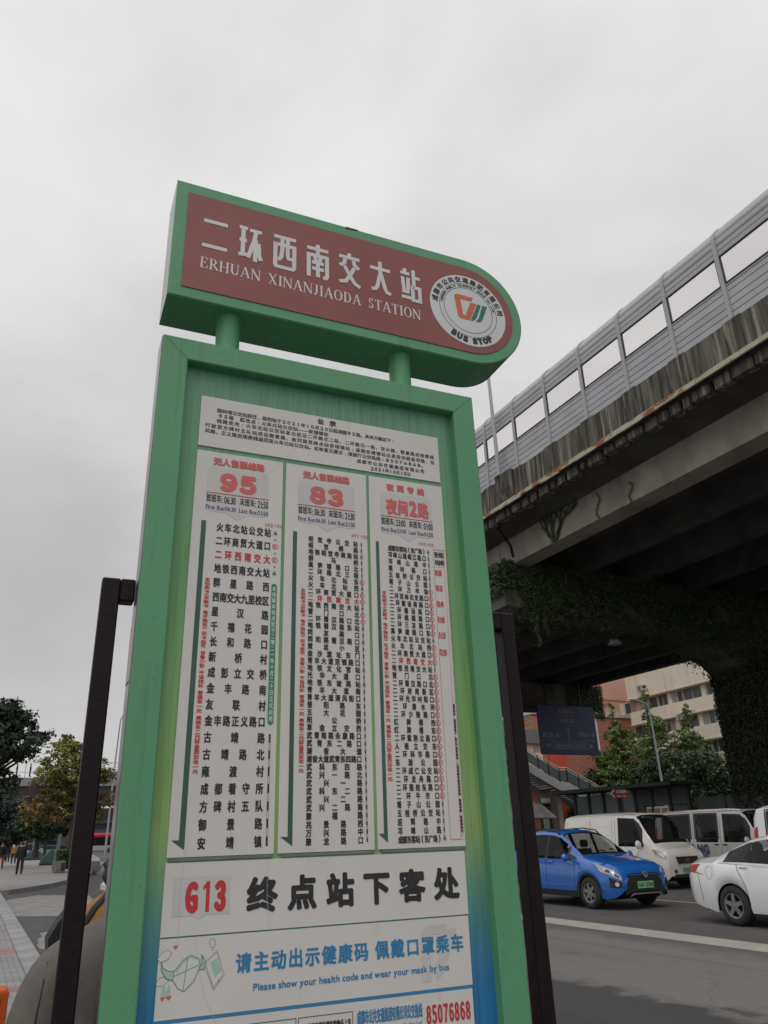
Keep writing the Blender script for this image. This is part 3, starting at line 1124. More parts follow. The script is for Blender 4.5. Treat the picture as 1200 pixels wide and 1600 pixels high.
def route_panel(u0, u1, title, number, first, last, rows, redrow, geo, label, k_rows, m_rows, banner=None):
    z0, z1 = 1.6885, 2.6190
    p = panel('route_panel', u0, u1, z0, z1, label)
    blk, redk, pink, crim, nav, dg, mg, pale, wht = (Ink(PY - .0003) for _ in range(9))
    pale.y = PY - .0001
    L_, R_ = geo['L'], geo['R']           # centre u of first and last character in a row
    c_ = (L_ + R_) / 2
    hw_ = geo['hl'] / 2
    hc_ = geo['hc']
    U = lambda u, z=2.5: UX(u, z)
    # heading
    pink.spread(title, U(hc_ - geo['tw'] / 2), U(hc_ + geo['tw'] / 2), ZL(2.5935), .0200, .0200, .0011)
    # pale badge
    bx0, bx1 = U(hc_ - hw_ * .98), U(hc_ + hw_ * .98)
    pts = []
    for (cx, cz, a0) in ((bx1 - .012, ZL(2.565), 0), (bx0 + .012, ZL(2.565), 90), (bx0 + .012, ZL(2.468), 180)):
        for k in range(5):
            a = math.radians(a0 + 90 * k / 4)
            pts.append((cx + .012 * math.cos(a), cz + .012 * math.sin(a)))
    mid = (bx0 + bx1) / 2
    pts += [(mid - .028, ZL(2.456)), (mid, ZL(2.440)), (mid + .028, ZL(2.456))]
    for k in range(5):
        a = math.radians(270 + 90 * k / 4)
        pts.append((bx1 - .012 + .012 * math.cos(a), ZL(2.468) + .012 * math.sin(a)))
    pale.poly(pts)
    if len(number) == 2:
        for ch, du in zip(number, (-.0243, .0243)):
            pink.char({'9': '９', '5': '５', '8': '８', '3': '３'}[ch], U(hc_ + du), ZL(2.5385), .0350, .0425, .0040, em=False)
    else:
        for ch, u, wd in zip(number, (.7900, .8240, .8545, .8850), (.031, .029, .021, .031)):
            if ch == '2':
                pink.char(ch, U(u), ZL(2.5380), .018, .0420, .0026, em=False)
            else:
                pink.char(ch, U(u), ZL(2.5360), wd, .0450, .0017)
    crim.rect(U(hc_ - hw_), U(hc_ + hw_), ZL(2.5045), ZL(2.5070))
    zc = 2.4905
    blk.run('首班车: ' + first, U(hc_ - hw_ * .99), U(hc_ - hw_ * .06), ZL(zc - .0095), ZL(zc + .0095), .0004)
    blk.run('末班车: ' + last, U(hc_ + hw_ * .06), U(hc_ + hw_ * .99), ZL(zc - .0095), ZL(zc + .0095), .0004)
    nav.run('First Bus:' + first, U(hc_ - hw_ * .99), U(hc_ - hw_ * .04), ZL(2.4615), ZL(2.4730), .0003)
    nav.run('Last Bus:' + last, U(hc_ + hw_ * .04), U(hc_ + hw_ * .99), ZL(2.4615), ZL(2.4730), .0003)
    # rows of stops
    zt, zb_ = geo['zt'], geo['zb']
    n = len(rows)
    for i, row in enumerate(rows):
        z = zt + (zb_ - zt) * i / (n - 1)
        x0, x1 = UX(L_, z), UX(R_, z)
        tgt = redk if i == redrow else blk
        tgt.spread(row, x0, x1, ZL(z), geo['cw'], geo['ch'], geo['b'])
    # arrow
    a = geo['arrow']
    dg.flat([(UX(a[0], 2.43), ZL(2.430)), (UX(a[0] + a[1], 2.43), ZL(2.430)), (UX(a[0] + a[1], 1.72), ZL(1.702)), (UX(a[0] + a[1] - .0128 - a[1] * .0, 1.72), ZL(1.7025)),
             (UX(a[0], 1.72), ZL(1.7205))], [(0, 1, 2, 4)])
    dg.poly([(UX(a[0] - a[2], 1.72), ZL(1.7205)), (UX(a[0], 1.72), ZL(1.7205)), (UX(a[0] + a[1], 1.72), ZL(1.702))], 1)
    # line diagram on the right: alternating ticks, ringed K and metro signs
    us = geo['stop']
    zz = [zt + (zb_ - zt) * i / (n - 1) for i in range(n)]
    pitch = (zt - zb_) / (n - 1)
    sw = geo['sw']
    zi = zt + pitch * .4
    skip = set(k_rows) | set(m_rows)
    bt, bb = (banner if banner else (None, None))
    for i, z in enumerate(zz):
        x = UX(us, z)
        inb = banner and bb - .006 < z < bt + .006
        if i in k_rows:
            redk.ringf(x, ZL(z), geo['kr'], .0013, 26)
            redk.char('K', x, ZL(z), geo['kr'] * .8, geo['kr'] * 1.05, .0002, em=False)
        elif i in m_rows:
            nav.stroke([(x - sw * .9, ZL(z - .006)), (x - sw * .7, ZL(z + .004)), (x, ZL(z + .0065)), (x + sw * .7, ZL(z + .004)), (x + sw * .9, ZL(z - .006))], .0011)
            blk.rect(x - sw * .45, x + sw * .45, ZL(z - .003), ZL(z + .002))
        elif not inb:
            blk.rect(x - sw / 2, x + sw / 2, ZL(z - pitch * .26), ZL(z + pitch * .26))
        if i < n - 1:
            gap0, gap1 = z - pitch * .26, z - pitch * .74
            if banner and (bb - .006 < gap0 < bt + .006 or bb - .006 < gap1 < bt + .006):
                continue
            k0 = geo['kr'] if (i in skip) else 0
            if i in skip and (i + 1) in skip:
                blk.rect(x - sw * .35, x + sw * .35, ZL(z - pitch / 2 - .002), ZL(z - pitch / 2 + .002))
            else:
                blk.rect(x - sw / 2, x - sw / 2 + .0006, ZL(gap1), ZL(gap0))
                blk.rect(x + sw / 2 - .0006, x + sw / 2, ZL(gap1), ZL(gap0))
    # tiny legend
    x = UX(us, 2.44)
    redk.ringf(x - .023, ZL(2.4375), .0038, .0007, 20)
    redk.char('K', x - .023, ZL(2.4375), .003, .004, em=False)
    redk.spread('换乘', x - .0165, x - .0095, ZL(2.4400), .0055, .0045)
    redk.spread('快速', x - .0165, x - .0095, ZL(2.4348), .0055, .0045)
    nav.stroke([(x - .003, ZL(2.4345)), (x - .0015, ZL(2.440)), (x + .0015, ZL(2.440)), (x + .003, ZL(2.4345))], .0008)
    redk.spread('换乘', x + .0075, x + .0145, ZL(2.4400), .0055, .0045)
    redk.spread('地铁', x + .0075, x + .0145, ZL(2.4348), .0055, .0045)
    # vertical red fare note
    vt = '主动刷卡(次数卡|电子钱包)|无卡投币|自备小钞|不设找补|普通车一元|高档车二元'
    va, vz0, vz1 = geo['v'], geo['vz'][0], geo['vz'][1]
    tail = '后加收一元'
    units = [.5 if c == '|' else (.55 if c in '()' else 1.0) for c in vt] + [2.3] + [1.0] * len(tail)
    tot_ = sum(units)
    step_ = (vz0 - vz1) / (tot_ - 1)
    pos = vz0 + step_ / 2
    seq = list(vt) + ['22:00'] + list(tail)
    for c, uu in zip(seq, units):
        z = pos - step_ * uu / 2
        pos -= step_ * uu
        if c == '|':
            continue
        if c == '22:00':
            for q_, cc in enumerate('22:00'):
                redk.char(cc, UX(va, z), ZL(z + step_ * (.92 - .46 * q_)), .0052 if cc != ':' else .0010, .0095 if cc != ':' else .005, .0004, -math.pi / 2, em=False)
        elif c in '()':
            redk.char(c, UX(va, z), ZL(z), .0035, .0100, .0002, -math.pi / 2, em=False)
        else:
            redk.char(c, UX(va, z), ZL(z), .0118, step_ * .90, .0003)
    if banner:
        ub = geo['bu']
        w2 = .0068
        pts = []
        xt, xb = UX(ub, bt), UX(ub, bb)
        for k in range(9):
            a_ = math.pi * k / 8
            pts.append((xt + w2 * math.cos(a_), ZL(bt - w2) + w2 * math.sin(a_)))
        for k in range(9):
            a_ = math.pi + math.pi * k / 8
            pts.append((xb + w2 * math.cos(a_), ZL(bb + w2) + w2 * math.sin(a_)))
        mg.y = PY - .0005
        mg.poly(pts)
        bt_txt = '本线路本站点定于二零二一年十月二十日正式启用'
        wht.y = PY - .0008
        for i, c in enumerate(bt_txt):
            t = (i + .5) / len(bt_txt)
            z = bt - .006 + (bb + .006 - bt + .006) * t
            wht.char(c, UX(ub, z), ZL(z), .0090, .0122, .0002)
    if geo.get('box'):
        rk = redk
        for (ua, ub_, zt_, zb2) in ((.9077, .9392, 2.4245, 1.7040), (.9077, .9468, 2.4255, 1.7025)):
            for uu in (ua, ub_):
                rk.flat([(UX(uu, zt_), ZL(zt_)), (UX(uu, zt_) + .0006, ZL(zt_)), (UX(uu, zb2) + .0006 - (.0035 if uu > .93 else .0), ZL(zb2)), (UX(uu, zb2) - (.0035 if uu > .93 else .0), ZL(zb2))], [(0, 1, 2, 3)], 3)
            rk.rect(UX(ua, zt_), UX(ub_, zt_), ZL(zt_), ZL(zt_) + .0006, 4)
            rk.rect(UX(ua, zb2), UX(ub_, zb2) - .0035, ZL(zb2), ZL(zb2) + .0006, 4)
        rk.rect(UX(.9077), UX(.9386), ZL(2.376), ZL(2.3766), 4)
        blk.spread('预计到达', UX(.9128), UX(.9335), ZL(2.411), .0075, .0165, .0003)
        blk.spread('车站时间', UX(.9128), UX(.9335), ZL(2.389), .0075, .0165, .0003)
        for tm, z in zip(('00:00', '00:20', '00:40', '01:00', '01:30', '02:00'), (2.3597, 2.317, 2.2732, 2.2308, 2.1889, 2.1446)):
            rk.run(tm, UX(.9100, z), UX(.9300, z), ZL(z - .0085), ZL(z + .0085), .0003)
        vt2 = '温馨提示:因道路施工、重大气候等情况,上述时间可能有所变动,敬请谅解,请提前候车。'
        for i, c in enumerate(vt2):
            z = 2.0120 + (1.7140 - 2.0120) * i / (len(vt2) - 1)
            blk.char(c, UX(.9415, z) - .0018, ZL(z), .0052, .0062, .0003)
    for ink_, nm, mt in ((blk, 'black_lettering', 'ink'), (redk, 'red_lettering', 'red_ink'), (pink, 'heading_lettering', 'pink_ink'), (crim, 'rule', 'crimson_ink'),
                         (nav, 'navy_lettering', 'navy_ink'), (dg, 'arrow', 'dgreen_ink'), (mg, 'banner', 'mgreen_ink'), (pale, 'badge', 'pale_badge'), (wht, 'banner_lettering', 'header_white')):
        if ink_.v:
            finish(ink_, nm, M[mt], p)
    return p


R95 = '火车北站公交站 二环商贸大道口 二环西南交大 地铁西南交大站 群星路西 西南交大九里校区 星汉路 千禧花园 长和路口 新桥村 成彭立交桥 金丰路南 友联村 金丰路正义路口 古靖路 古靖路北 雍渡村 成都看守所 方碑村五队 御景路 安靖镇'.split()
R83 = '昭觉寺公交站 昭觉横路 地铁昭觉寺南路站 驷马桥 高笋塘路口北 二环路北三段 火车北站东 火车北站西 二环商贸大道口 二环西南交大 地铁西南交大站 营门口北 二环蜀汉路口北 地铁蜀汉路东站 同友路口 同和路蜀汉路口 黄忠小区 金沙遗址东门 青羊大道双锦路口 地铁文化宫站 光华大道口 地铁东坡路站 青羊大道南 青羊大道清风街口 晋阳路东 五大花园 阳公桥 草金立交西 武青南路永康路口 武青东二路口 潮音大道 潮音大道武青东四路口 武科东四路 武兴一路北 武兴一路 武科东二路 武兴二路 武兴二路南 聚福路 兆景路西 万兴路中 聚龙路口'.split()
RN = '成都东客站(东广场) 邛崃山路岷江路口 邛崃山路中 建材路口 五桂桥公交站 塔子山公园 二环万年场 二环双林北支路口 二环建设南路口 二环建设路口 二环桃蹊路口 二环三友路口 高笋塘路口东 火车北站公交站 火车北站西 二环商贸大道口 二环西南交大 地铁西南交大站 营门口北 二环蜀汉路口北 二环府南新区 二环光华村街口 二环清水河 二环少陵路口 红牌楼西 红牌楼东 二环紫荆北路口 人南立交东 二环科华路口 东湖公园 二环成仁公交站 二环龙舟路口 二环莲桂东路口 二环牛市口 塔子山公园 五桂桥公交站 迎晖路中 邛崃山路 成都东客站(东广场)'.split()
route_panel(.2651, .4858, '无人售票线路', '95', '06:30', '21:50', R95, 2,
            dict(L=.3322, R=.4505, hc=.3720, hl=.1578, tw=.109, zt=2.4172, zb=1.7130, cw=.0158, ch=.0225, b=.00065, arrow=(.2868, .0115, .0155),
                 stop=.4700, sw=.0042, kr=.0074, v=.3105, vz=(2.2819, 1.8534), bu=.4706),
            'left route panel, number 95 with a green banner', {1, 2}, {0, 3}, banner=(2.2860, 1.9535))
route_panel(.4944, .7172, '无人售票线路', '83', '06:30', '21:30', R83, 9,
            dict(L=.5628, R=.6836, hc=.6052, hl=.1570, tw=.108, zt=2.4145, zb=1.7088, cw=.0124, ch=.0152, b=.00050, arrow=(.5155, .0105, .0160),
                 stop=.6995, sw=.0034, kr=.0064, v=.5437, vz=(2.2773, 1.8558)),
            'middle route panel, number 83', {6, 8, 9, 11, 12}, {2, 7, 10, 13, 15, 19, 21})
route_panel(.7253, .9470, '夜间专线', '夜间2路', '23:00', '01:00', RN, 16,
            dict(L=.7806, R=.8795, hc=.8345, hl=.1555, tw=.092, zt=2.4152, zb=1.7066, cw=.0110, ch=.0158, b=.00045, arrow=(.7405, .0090, .0130),
                 stop=.8930, sw=.0032, kr=.0070, v=.7600, vz=(2.2906, 1.8374), box=True),
            'right route panel, night line 2 with a red time table', set(range(6, 13)) | {14, 15, 16} | set(range(18, 34)), {0, 13, 38})
for (a, b) in ((.2651, .4830), (.4990, .7150), (.7300, .9460)):
    mb = MB()
    mb.box(UX(a + .004, 1.69), UX(b, 1.69), -0.0145, -0.0104, ZL(1.6815), ZL(1.6868))
    mb.build('metal_channel', M['channel'], stop_sign)

g13 = panel('terminus_panel', .2640, .9425, 1.5475, 1.6785, 'white panel with a red G13 and large black characters')
pb = Ink(PY - .0001)
bx0, bx1 = UX(.283, 1.6), UX(.397, 1.6)
pb.poly([(bx0, ZL(1.582)), (bx0 + .040, ZL(1.582)), (bx0 + .053, ZL(1.575)), (bx0 + .066, ZL(1.582)), (bx1, ZL(1.582)), (bx1, ZL(1.652)), (bx0, ZL(1.652))])
finish(pb, 'badge', M['pale_badge'], g13)
rk = Ink(PY - .0003)
for ch, u, wd in zip('G13', (.3175, .3465, .3745), (.0215, .0105, .0195)):
    if ch == '1':
        rk.one(UX(u, 1.6) + .0022, ZL(1.6148), .0135, .0555)
    else:
        rk.char({'G': 'Ｇ', '3': '３'}[ch], UX(u, 1.6) + .0022, ZL(1.6148), wd * .86, .0500, .0032, em=False)
finish(rk, 'red_lettering', M['red_ink'], g13)
bk = Ink(PY - .0003)
for ch, u in zip('终点站下客处', (.4638, .5500, .6350, .7195, .8050, .8905)):
    bk.char(ch, UX(u, 1.6), ZL(1.6126), .0600, .0620, .0026)
finish(bk, 'black_lettering', M['ink'], g13)

mask = panel('health_notice_panel', .2640, .9410, 1.4105, 1.5445, 'white health notice panel with blue lettering and a mask drawing')
gl = Ink(PY - .0001)
gx = UX(.865, 1.5)
gl.poly([(gx - .045, ZL(1.425)), (gx - .045, ZL(1.515)), (gx - .030, ZL(1.531)), (gx + .022, ZL(1.531)), (gx + .012, ZL(1.513)), (gx - .020, ZL(1.513)), (gx - .024, ZL(1.425))])
gl.poly([(gx - .010, ZL(1.425)), (gx + .008, ZL(1.440)), (gx + .045, ZL(1.522)), (gx + .018, ZL(1.522)), (gx - .014, ZL(1.445))], 1)
finish(gl, 'pale_monogram', M['pale_badge'], mask)
bk = Ink(PY - .0003)
bk.spread('请主动出示健康码', UX(.4300, 1.49), UX(.6810, 1.49), ZL(1.4928), .0305, .0335, .0010)
bk.spread('佩戴口罩乘车', UX(.7285, 1.49), UX(.9085, 1.49), ZL(1.4930), .0305, .0335, .0010)
bk.run('Please show your health code and wear your mask by bus', UX(.4500, 1.45), UX(.8860, 1.45), ZL(1.4430), ZL(1.4550), .0004)
finish(bk, 'blue_lettering', M['blue_ink'], mask)
# drawings: mask, clouds, card, trees, heart, balloon (line work, no readable code)
gl = Ink(PY - .0002)
ox, oz = UX(.268, 1.48), ZL(1.436)
DD = lambda x, y: (ox + x * .001, oz + y * .001)
body = [(38, 22), (34, 50), (42, 66), (58, 78), (76, 70), (78, 60), (66, 36), (52, 16)]
gl.poly([DD(*p) for p in [(2, 68), (8, 56), (20, 53), (28, 53), (26, 38), (12, 42), (4, 54)]])
gl.poly([DD(*p) for p in [(76, 76), (80, 64), (88, 58), (84, 50), (77, 52)]], 1)
gl.poly([DD(*p) for p in [(27, 53), (44, 72), (58, 78), (72, 72), (72, 68), (58, 73), (44, 66), (32, 51)]], 2)
gl.poly([DD(*p) for p in [(96, 62), (108, 70), (118, 46), (106, 36)]], 8)
for cx in (10, 19):
    gl.poly([DD(cx - 5, 12), DD(cx + 5, 12), DD(cx, 30)], 3)
    gl.poly([DD(cx - 4, 20), DD(cx + 4, 20), DD(cx, 34)], 4)
finish(gl, 'pale_drawing', M['pale_green'], mask)
gl = Ink(PY - .00015)
gl.poly([DD(*p) for p in [(27, 53), (44, 71), (58, 78), (74, 70), (76, 58), (66, 34), (48, 18), (36, 24), (26, 38)]])
gl.poly([DD(*p) for p in [(84, 62), (108, 82), (124, 40), (104, 16)]], 1)
gl.poly([DD(*p) for p in [(-6, 76), (2, 86), (14, 90), (20, 84), (14, 74), (0, 70)]], 2)
finish(gl, 'white_fill', M['header_white'], mask)
gl = Ink(PY - .0003)
for pts in ([(27, 53), (44, 71), (58, 78), (74, 70), (76, 58), (66, 34), (48, 18), (36, 24), (26, 38), (27, 53)], [(28, 53), (16, 54), (6, 60), (2, 70), (3, 56), (12, 42), (26, 38)],
            [(76, 58), (82, 62), (78, 78), (88, 62), (84, 52), (74, 52)], [(26, 44), (74, 60)], [(52, 76), (46, 19)]):
    for i in range(len(pts) - 1):
        gl.stroke([DD(*pts[i]), DD(*pts[i + 1])], .0011, i % 3)
finish(gl, 'mask_outline', M['line_green'], mask)
gl = Ink(PY - .0003)
for pts in ([(84, 62), (108, 82), (124, 40), (104, 16), (84, 62)], [(87, 62), (108, 79), (121, 40), (104, 20), (87, 62)], [(112, 28), (116, 31)],
            [(-6, 76), (2, 86), (14, 90), (20, 84), (14, 74), (0, 70), (-6, 76)], [(-8, 32), (0, 44), (10, 46), (18, 38), (6, 30), (-8, 32)],
            [(92, 96), (95, 103), (101, 103), (105, 96), (102, 88), (96, 88), (92, 96)], [(97, 84), (102, 84)]):
    for i in range(len(pts) - 1):
        gl.stroke([DD(*pts[i]), DD(*pts[i + 1])], .0007, i % 3)
finish(gl, 'fine_outline', M['channel'], mask)
gl = Ink(PY - .0003)
hx, hz = DD(27, 94)
gl.poly([(hx, hz - .004), (hx + .004, hz), (hx + .0035, hz + .003), (hx, hz + .0015), (hx - .0035, hz + .003), (hx - .004, hz)])
gl.poly([DD(*p) for p in [(4, 12), (8, 5), (14, 12)]])
gl.poly([DD(*p) for p in [(14, 12), (20, 6), (26, 12), (20, 14)]], 1)
finish(gl, 'orange_drawing', M['orange_ink'], mask)
bl = MB()
bl.box(UX(.2615, 1.4), UX(.9405, 1.4), -0.0132, -0.0102, ZL(1.4045), ZL(1.4100))
bl.build('blue_strip', M['blue_ink'], stop_sign)
bot = panel('hotline_panel', .2605, .9395, 0.95, 1.4040, 'white hotline panel at the bottom with a red telephone number')
bk = Ink(PY - .0003)
bk.run('成都市公共交通集团有限公司公交热线', UX(.6690, 1.37), UX(.8165, 1.37), ZL(1.3630), ZL(1.3860), .0005)
bk.run('Chengdu Public Transport Hotline Ltd.', UX(.6690, 1.35), UX(.8165, 1.35), ZL(1.3480), ZL(1.3570), .0002)
finish(bk, 'blue_lettering', M['blue_ink'], bot)
bk = Ink(PY - .0003)
for i, ch in enumerate('85076868'):
    bk.char({'8': '８', '5': '５', '0': '０', '7': '７', '6': '６'}[ch], UX(.8310, 1.37) + i * .01345, ZL(1.3650), .0088, .0320, .0010, em=False)
finish(bk, 'red_lettering', M['red_ink'], bot)
bk = Ink(PY - .0003)
for (a, b) in ((.2800, .4230), (.4270, .5400), (.5440, .6600)):
    bk.frame(UX(a, 1.38), UX(b, 1.38), ZL(1.30), ZL(1.3885), .0012)
bk.run('禁止携带易燃易爆危险物品上车', UX(.5480, 1.37), UX(.6560, 1.37), ZL(1.3640), ZL(1.3760), .0003)
bk.run('请勿携带宠物上车', UX(.4330, 1.37), UX(.5340, 1.37), ZL(1.3640), ZL(1.3760), .0003)
finish(bk, 'black_lettering', M['ink'], bot)

# fine scratches across the sheets
k = Ink(PY - .0010)
for pts in ([(.545, 2.72), (.50, 2.64), (.44, 2.575), (.40, 2.53)], [(.330, 1.565), (.334, 1.53), (.342, 1.49), (.356, 1.44), (.385, 1.39)], [(.472, 1.68), (.474, 1.60), (.482, 1.545)],
            [(.30, 1.70), (.296, 1.60), (.299, 1.53)], [(.86, 2.74), (.868, 2.70)], [(.90, 2.755), (.893, 2.735)]):
    for i in range(len(pts) - 1):
        a_, b_2 = pts[i], pts[i + 1]
        k.stroke([(UX(a_[0], a_[1]), ZL(a_[1])), (UX(b_2[0], b_2[1]), ZL(b_2[1]))], .0006)
finish(k, 'scratch', M['pale_badge'], stop_sign)['kind'] = 'stuff'
# steel hanger frame beside the board: two square posts with short top arms
mb = MB()
z_top = 2.272
mb.bbox(FX(.0785), FX(.118), .006, .046, 0, ZL(z_top), .003)
mb.bbox(FX(.1185), BX0 - .0045, .006, .046, ZL(z_top - .052), ZL(z_top), .003)
mb.bbox(FX(.075) - .01, FX(.122) + .01, -.004, .056, 0, .012, .002)
mb.build('side_post', M['dark_post'], stop_sign)
mb = MB()
mb.bbox(FX(1.1135), FX(1.153), .006, .050, 0, ZL(z_top), .003)
mb.bbox(BX1 + .0005, FX(1.113), .006, .050, ZL(z_top - .048), ZL(z_top), .003)
mb.bbox(FX(1.105) - .01, FX(1.160) + .01, -.004, .058, 0, .012, .002)
mb.build('side_post', M['dark_post'], stop_sign)
for u in (.20, 1.01):
    mb = MB()
    mb.box(FX(u) - .03, FX(u) + .03, -.02, .03, 0, BZ0 + .002)
    mb.build('leg', M['dark_post'], stop_sign)


# ------------------------------------------------------------------ setting: street, pavement, plaza
def sloped(name, m, poly, z=0.0, cat=None):
    """flat sheet lying in the climbing street plane"""
    mb = MB()
    mb.add([(x, y / math.cos(SL), z) for x, y in poly], [tuple(range(len(poly)))])
    o = mb.build(name, m, None)
    o.rotation_euler = (SL, 0, 0)
    o['kind'] = 'structure'
    if o.data.polygons[0].normal.z < 0:
        o.data.flip_normals()
    return o


M['earth'] = mat('far_ground', (0.10, 0.098, 0.09), (0.07, 0.068, 0.062), 0.05, 0.9)
sloped('ground', M['earth'], [(-700, -60), (900, -60), (900, 900), (-700, 900)], -0.02)
sloped('street', M['road'], [(-14, -40), (38, -40), (38, 420), (-14, 420)], 0.0)
sloped('painted_line', M['line'], [(10.2, -40), (10.86, -40), (10.86, 300), (10.2, 300)], 0.004)
sloped('painted_line', M['line'], [(15.15, -40), (15.30, -40), (15.30, 300), (15.15, 300)], 0.004)
yy = -30
for i in range(12):
    sloped('lane_dash', M['line'], [(19.4, yy), (19.55, yy), (19.55, yy + 4), (19.4, yy + 4)], 0.004)
    yy += 10
# median under the viaduct
SR = Euler((SL, 0, 0))


def slope_obj(o):
    o.rotation_euler = (SL, 0, 0)
    return o


KZ = 0.15
# raised pavement on the left: body, kerb stones and slabs
body = MB()
body.box(-9, 0.87, -8, 34, -0.3, KZ - 0.012)
pav = slope_obj(body.build('pavement', M['joint']))
pav['kind'] = 'structure'
kst = MB().bbox(0, 0.30, 0, 0.985, -0.3, KZ, 0.012).mesh('kerb_stone', M['kerb'])
for i in range(35):
    o = bpy.data.objects.new('kerb_stone', kst)
    link(o, pav)
    o.location = (0.875, -1 + i * 1.0, 0.0005 * (i % 3))
flat_s = MB().bbox(0, .393, 0, .393, -.05, .0, .004).mesh('paving_slab', M['pave'])
red_s = MB().bbox(0, .393, 0, .393, -.05, .0, .004).mesh('paving_slab_red', M['pave_red'])
rb = MB()
rb.box(0, .393, 0, .393, -.05, -.006)
for k in range(5):
    rb.box(.008 + k * .078, .072 + k * .078, .001, .392, -.007, .0)
rib_s = rb.mesh('ribbed_slab', M['pave'])
random.seed(3)
for i in range(58):
    y = 9.0 + i * .4
    for j in range(4):
        x = .470 - j * .4
        if j == 0:
            me = red_s if i % 9 in (5,) or i % 17 == 15 else rib_s
        else:
            me = red_s if (i % 9 == 5 and j == 1) else flat_s
        o = bpy.data.objects.new('paving_slab', me)
        link(o, pav)
        o.location = (x, y, KZ + random.uniform(-.002, .002))
# paving nearer than the frame shows, darkened to cut bounce under the sign
mb = MB()
mb.box(-9, 0.872, -8, 8.99, KZ - 0.011, KZ - 0.001)
mb.build('near_surface', M['pave_near'], pav)
mb = MB()
mb.box(-9, -0.74, 9.0, 34, KZ - 0.011, KZ - 0.001)
mb.build('far_surface', M['pave'], pav)

# plaza beyond the side bay
edge = [(0.9, 34.2), (1.5, 34.6), (2.4, 36.2), (3.4, 38.6), (4.25, 41.5), (5.2, 45), (6.3, 50), (7.6, 57), (9.5, 70), (12.5, 95), (15, 120)]
mb = MB()
poly = [(-40, 34.2)] + edge + [(-40, 120)]
mb.prism([(x + (0 if i in (0, len(poly) - 1) else -.16), y + .02) for i, (x, y) in enumerate(poly)], 'z', -0.3, KZ + .001)
pl = slope_obj(mb.build('plaza', M['plaza']))
pl['kind'] = 'structure'
mb = MB()
for i in range(len(edge) - 1):
    a, b = Vector(edge[i]), Vector(edge[i + 1])
    d = (b - a)
    nseg = max(1, int(d.length / 1.2))
    nrm = Vector((-d.y, d.x)).normalized() * .17
    for k in range(nseg):
        p, q2 = a + d * (k / nseg), a + d * ((k + 1) / nseg) - d.normalized() * .015
        one = MB()
        one.prism([tuple(p), tuple(q2), tuple(q2 + nrm), tuple(p + nrm)], 'z', -0.3, KZ + 0.004)
        one.build('kerb_stone', M['kerb'], pl)
# cracked patch of pale cement with two dark covers in the bay
M['patch'] = mat('pale_cement_patch', (0.30, 0.295, 0.285), (0.20, 0.195, 0.19), 1.6, 0.8, bump=.2, bscale=12, c3=(0.12, .115, .11), scale3=2.5, lo3=.55, hi3=.7)
M['wet'] = mat('damp_stain', (0.075, 0.072, 0.07), (0.11, 0.105, 0.1), 2, 0.5)
pts = []
rnd = random.Random(5)
for k in range(28):
    a = 2 * math.pi * k / 28
    rr = 1 + .14 * rnd.uniform(-1, 1)
    pts.append((1.95 + .62 * rr * math.cos(a), 17.0 + 2.5 * rr * math.sin(a)))
sloped('cement_patch', M['patch'], pts, 0.004)
for (cx, cy, a_, b_) in ((1.93, 17.6, .22, .55), (1.88, 15.9, .17, .40)):
    sloped('damp_stain', M['wet'], [(cx + a_ * (1 + .2 * math.sin(3 * t + cx * 9)) * math.cos(t), cy + b_ * (1 + .2 * math.cos(2 * t)) * math.sin(t)) for t in [2 * math.pi * k / 20 for k in range(20)]], 0.008)
sloped('cement_patch', M['patch'], [(1.25, 24), (2.4, 23), (3.6, 27), (3.9, 31), (2.4, 33), (1.25, 31)], 0.004)

# ------------------------------------------------------------------ the elevated road
via = thing('elevated_road', 'long concrete elevated road running overhead on the right, its edge streaked black by rain', 'overpass', (0, 0, 0), (SL, 0, 0))
Y0, Y1 = -26, 88


def vbox(name, m, x0, x1, z0, z1, y0=Y0, y1=Y1, parent=via):
    mb = MB()
    mb.box(x0, x1, y0, y1, z0, z1)
    return mb.build(name, M[m], parent)


# parapet with notched coping: panel lengths of two metres
PB, PT = 13.27, 14.36
par = MB()
par.box(16.5, 16.78, Y0, Y1, PB, PT)
parapet = par.build('parapet', M['parapet'], via)
for i in range(34):
    y = 11.21 + (i - 12) * 2.0
    mb = MB()
    mb.box(16.496, 16.80, y - .27, y + .33, PT - .03, PT + .04)
    mb.build('coping_block', M['parapet'], parapet)
# ragged rusty steel edge strip
mb = MB()
rnd = random.Random(2)
y = Y0
prev = 0
while y < 86:
    d = rnd.uniform(.5, 1.6)
    lo = PB - .11 - rnd.uniform(0, .05)
    mb.box(16.40, 16.47, y, y + d - .01, lo, PB + .03)
    y += d
mb.build('edge_strip', M['rust'], via)
# cantilever slab under the parapet, with its crumbling drip blocks
mb = MB()
mb.prism([(16.47, PB), (16.78, PB + .02), (16.78, 14.0), (41.8, 14.0), (41.8, PB), (40.5, 12.75), (18.6, 12.60), (18.0, 12.72), (16.95, 13.0), (16.95, 13.14), (16.62, 13.14), (16.62, PB)], 'y', Y0, Y1)
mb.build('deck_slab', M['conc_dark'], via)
rnd = random.Random(11)
y = -4.0
while y < 60:
    d = rnd.uniform(.35, .8)
    mb = MB()
    hh = rnd.uniform(.10, .22)
    mb.bbox(16.66, 16.98 + rnd.uniform(-.05, .04), y, y + d - rnd.uniform(.04, .16), 13.00 - hh, 13.139, .02)
    mb.build('drip_block', M['parapet'], via)
    y += d
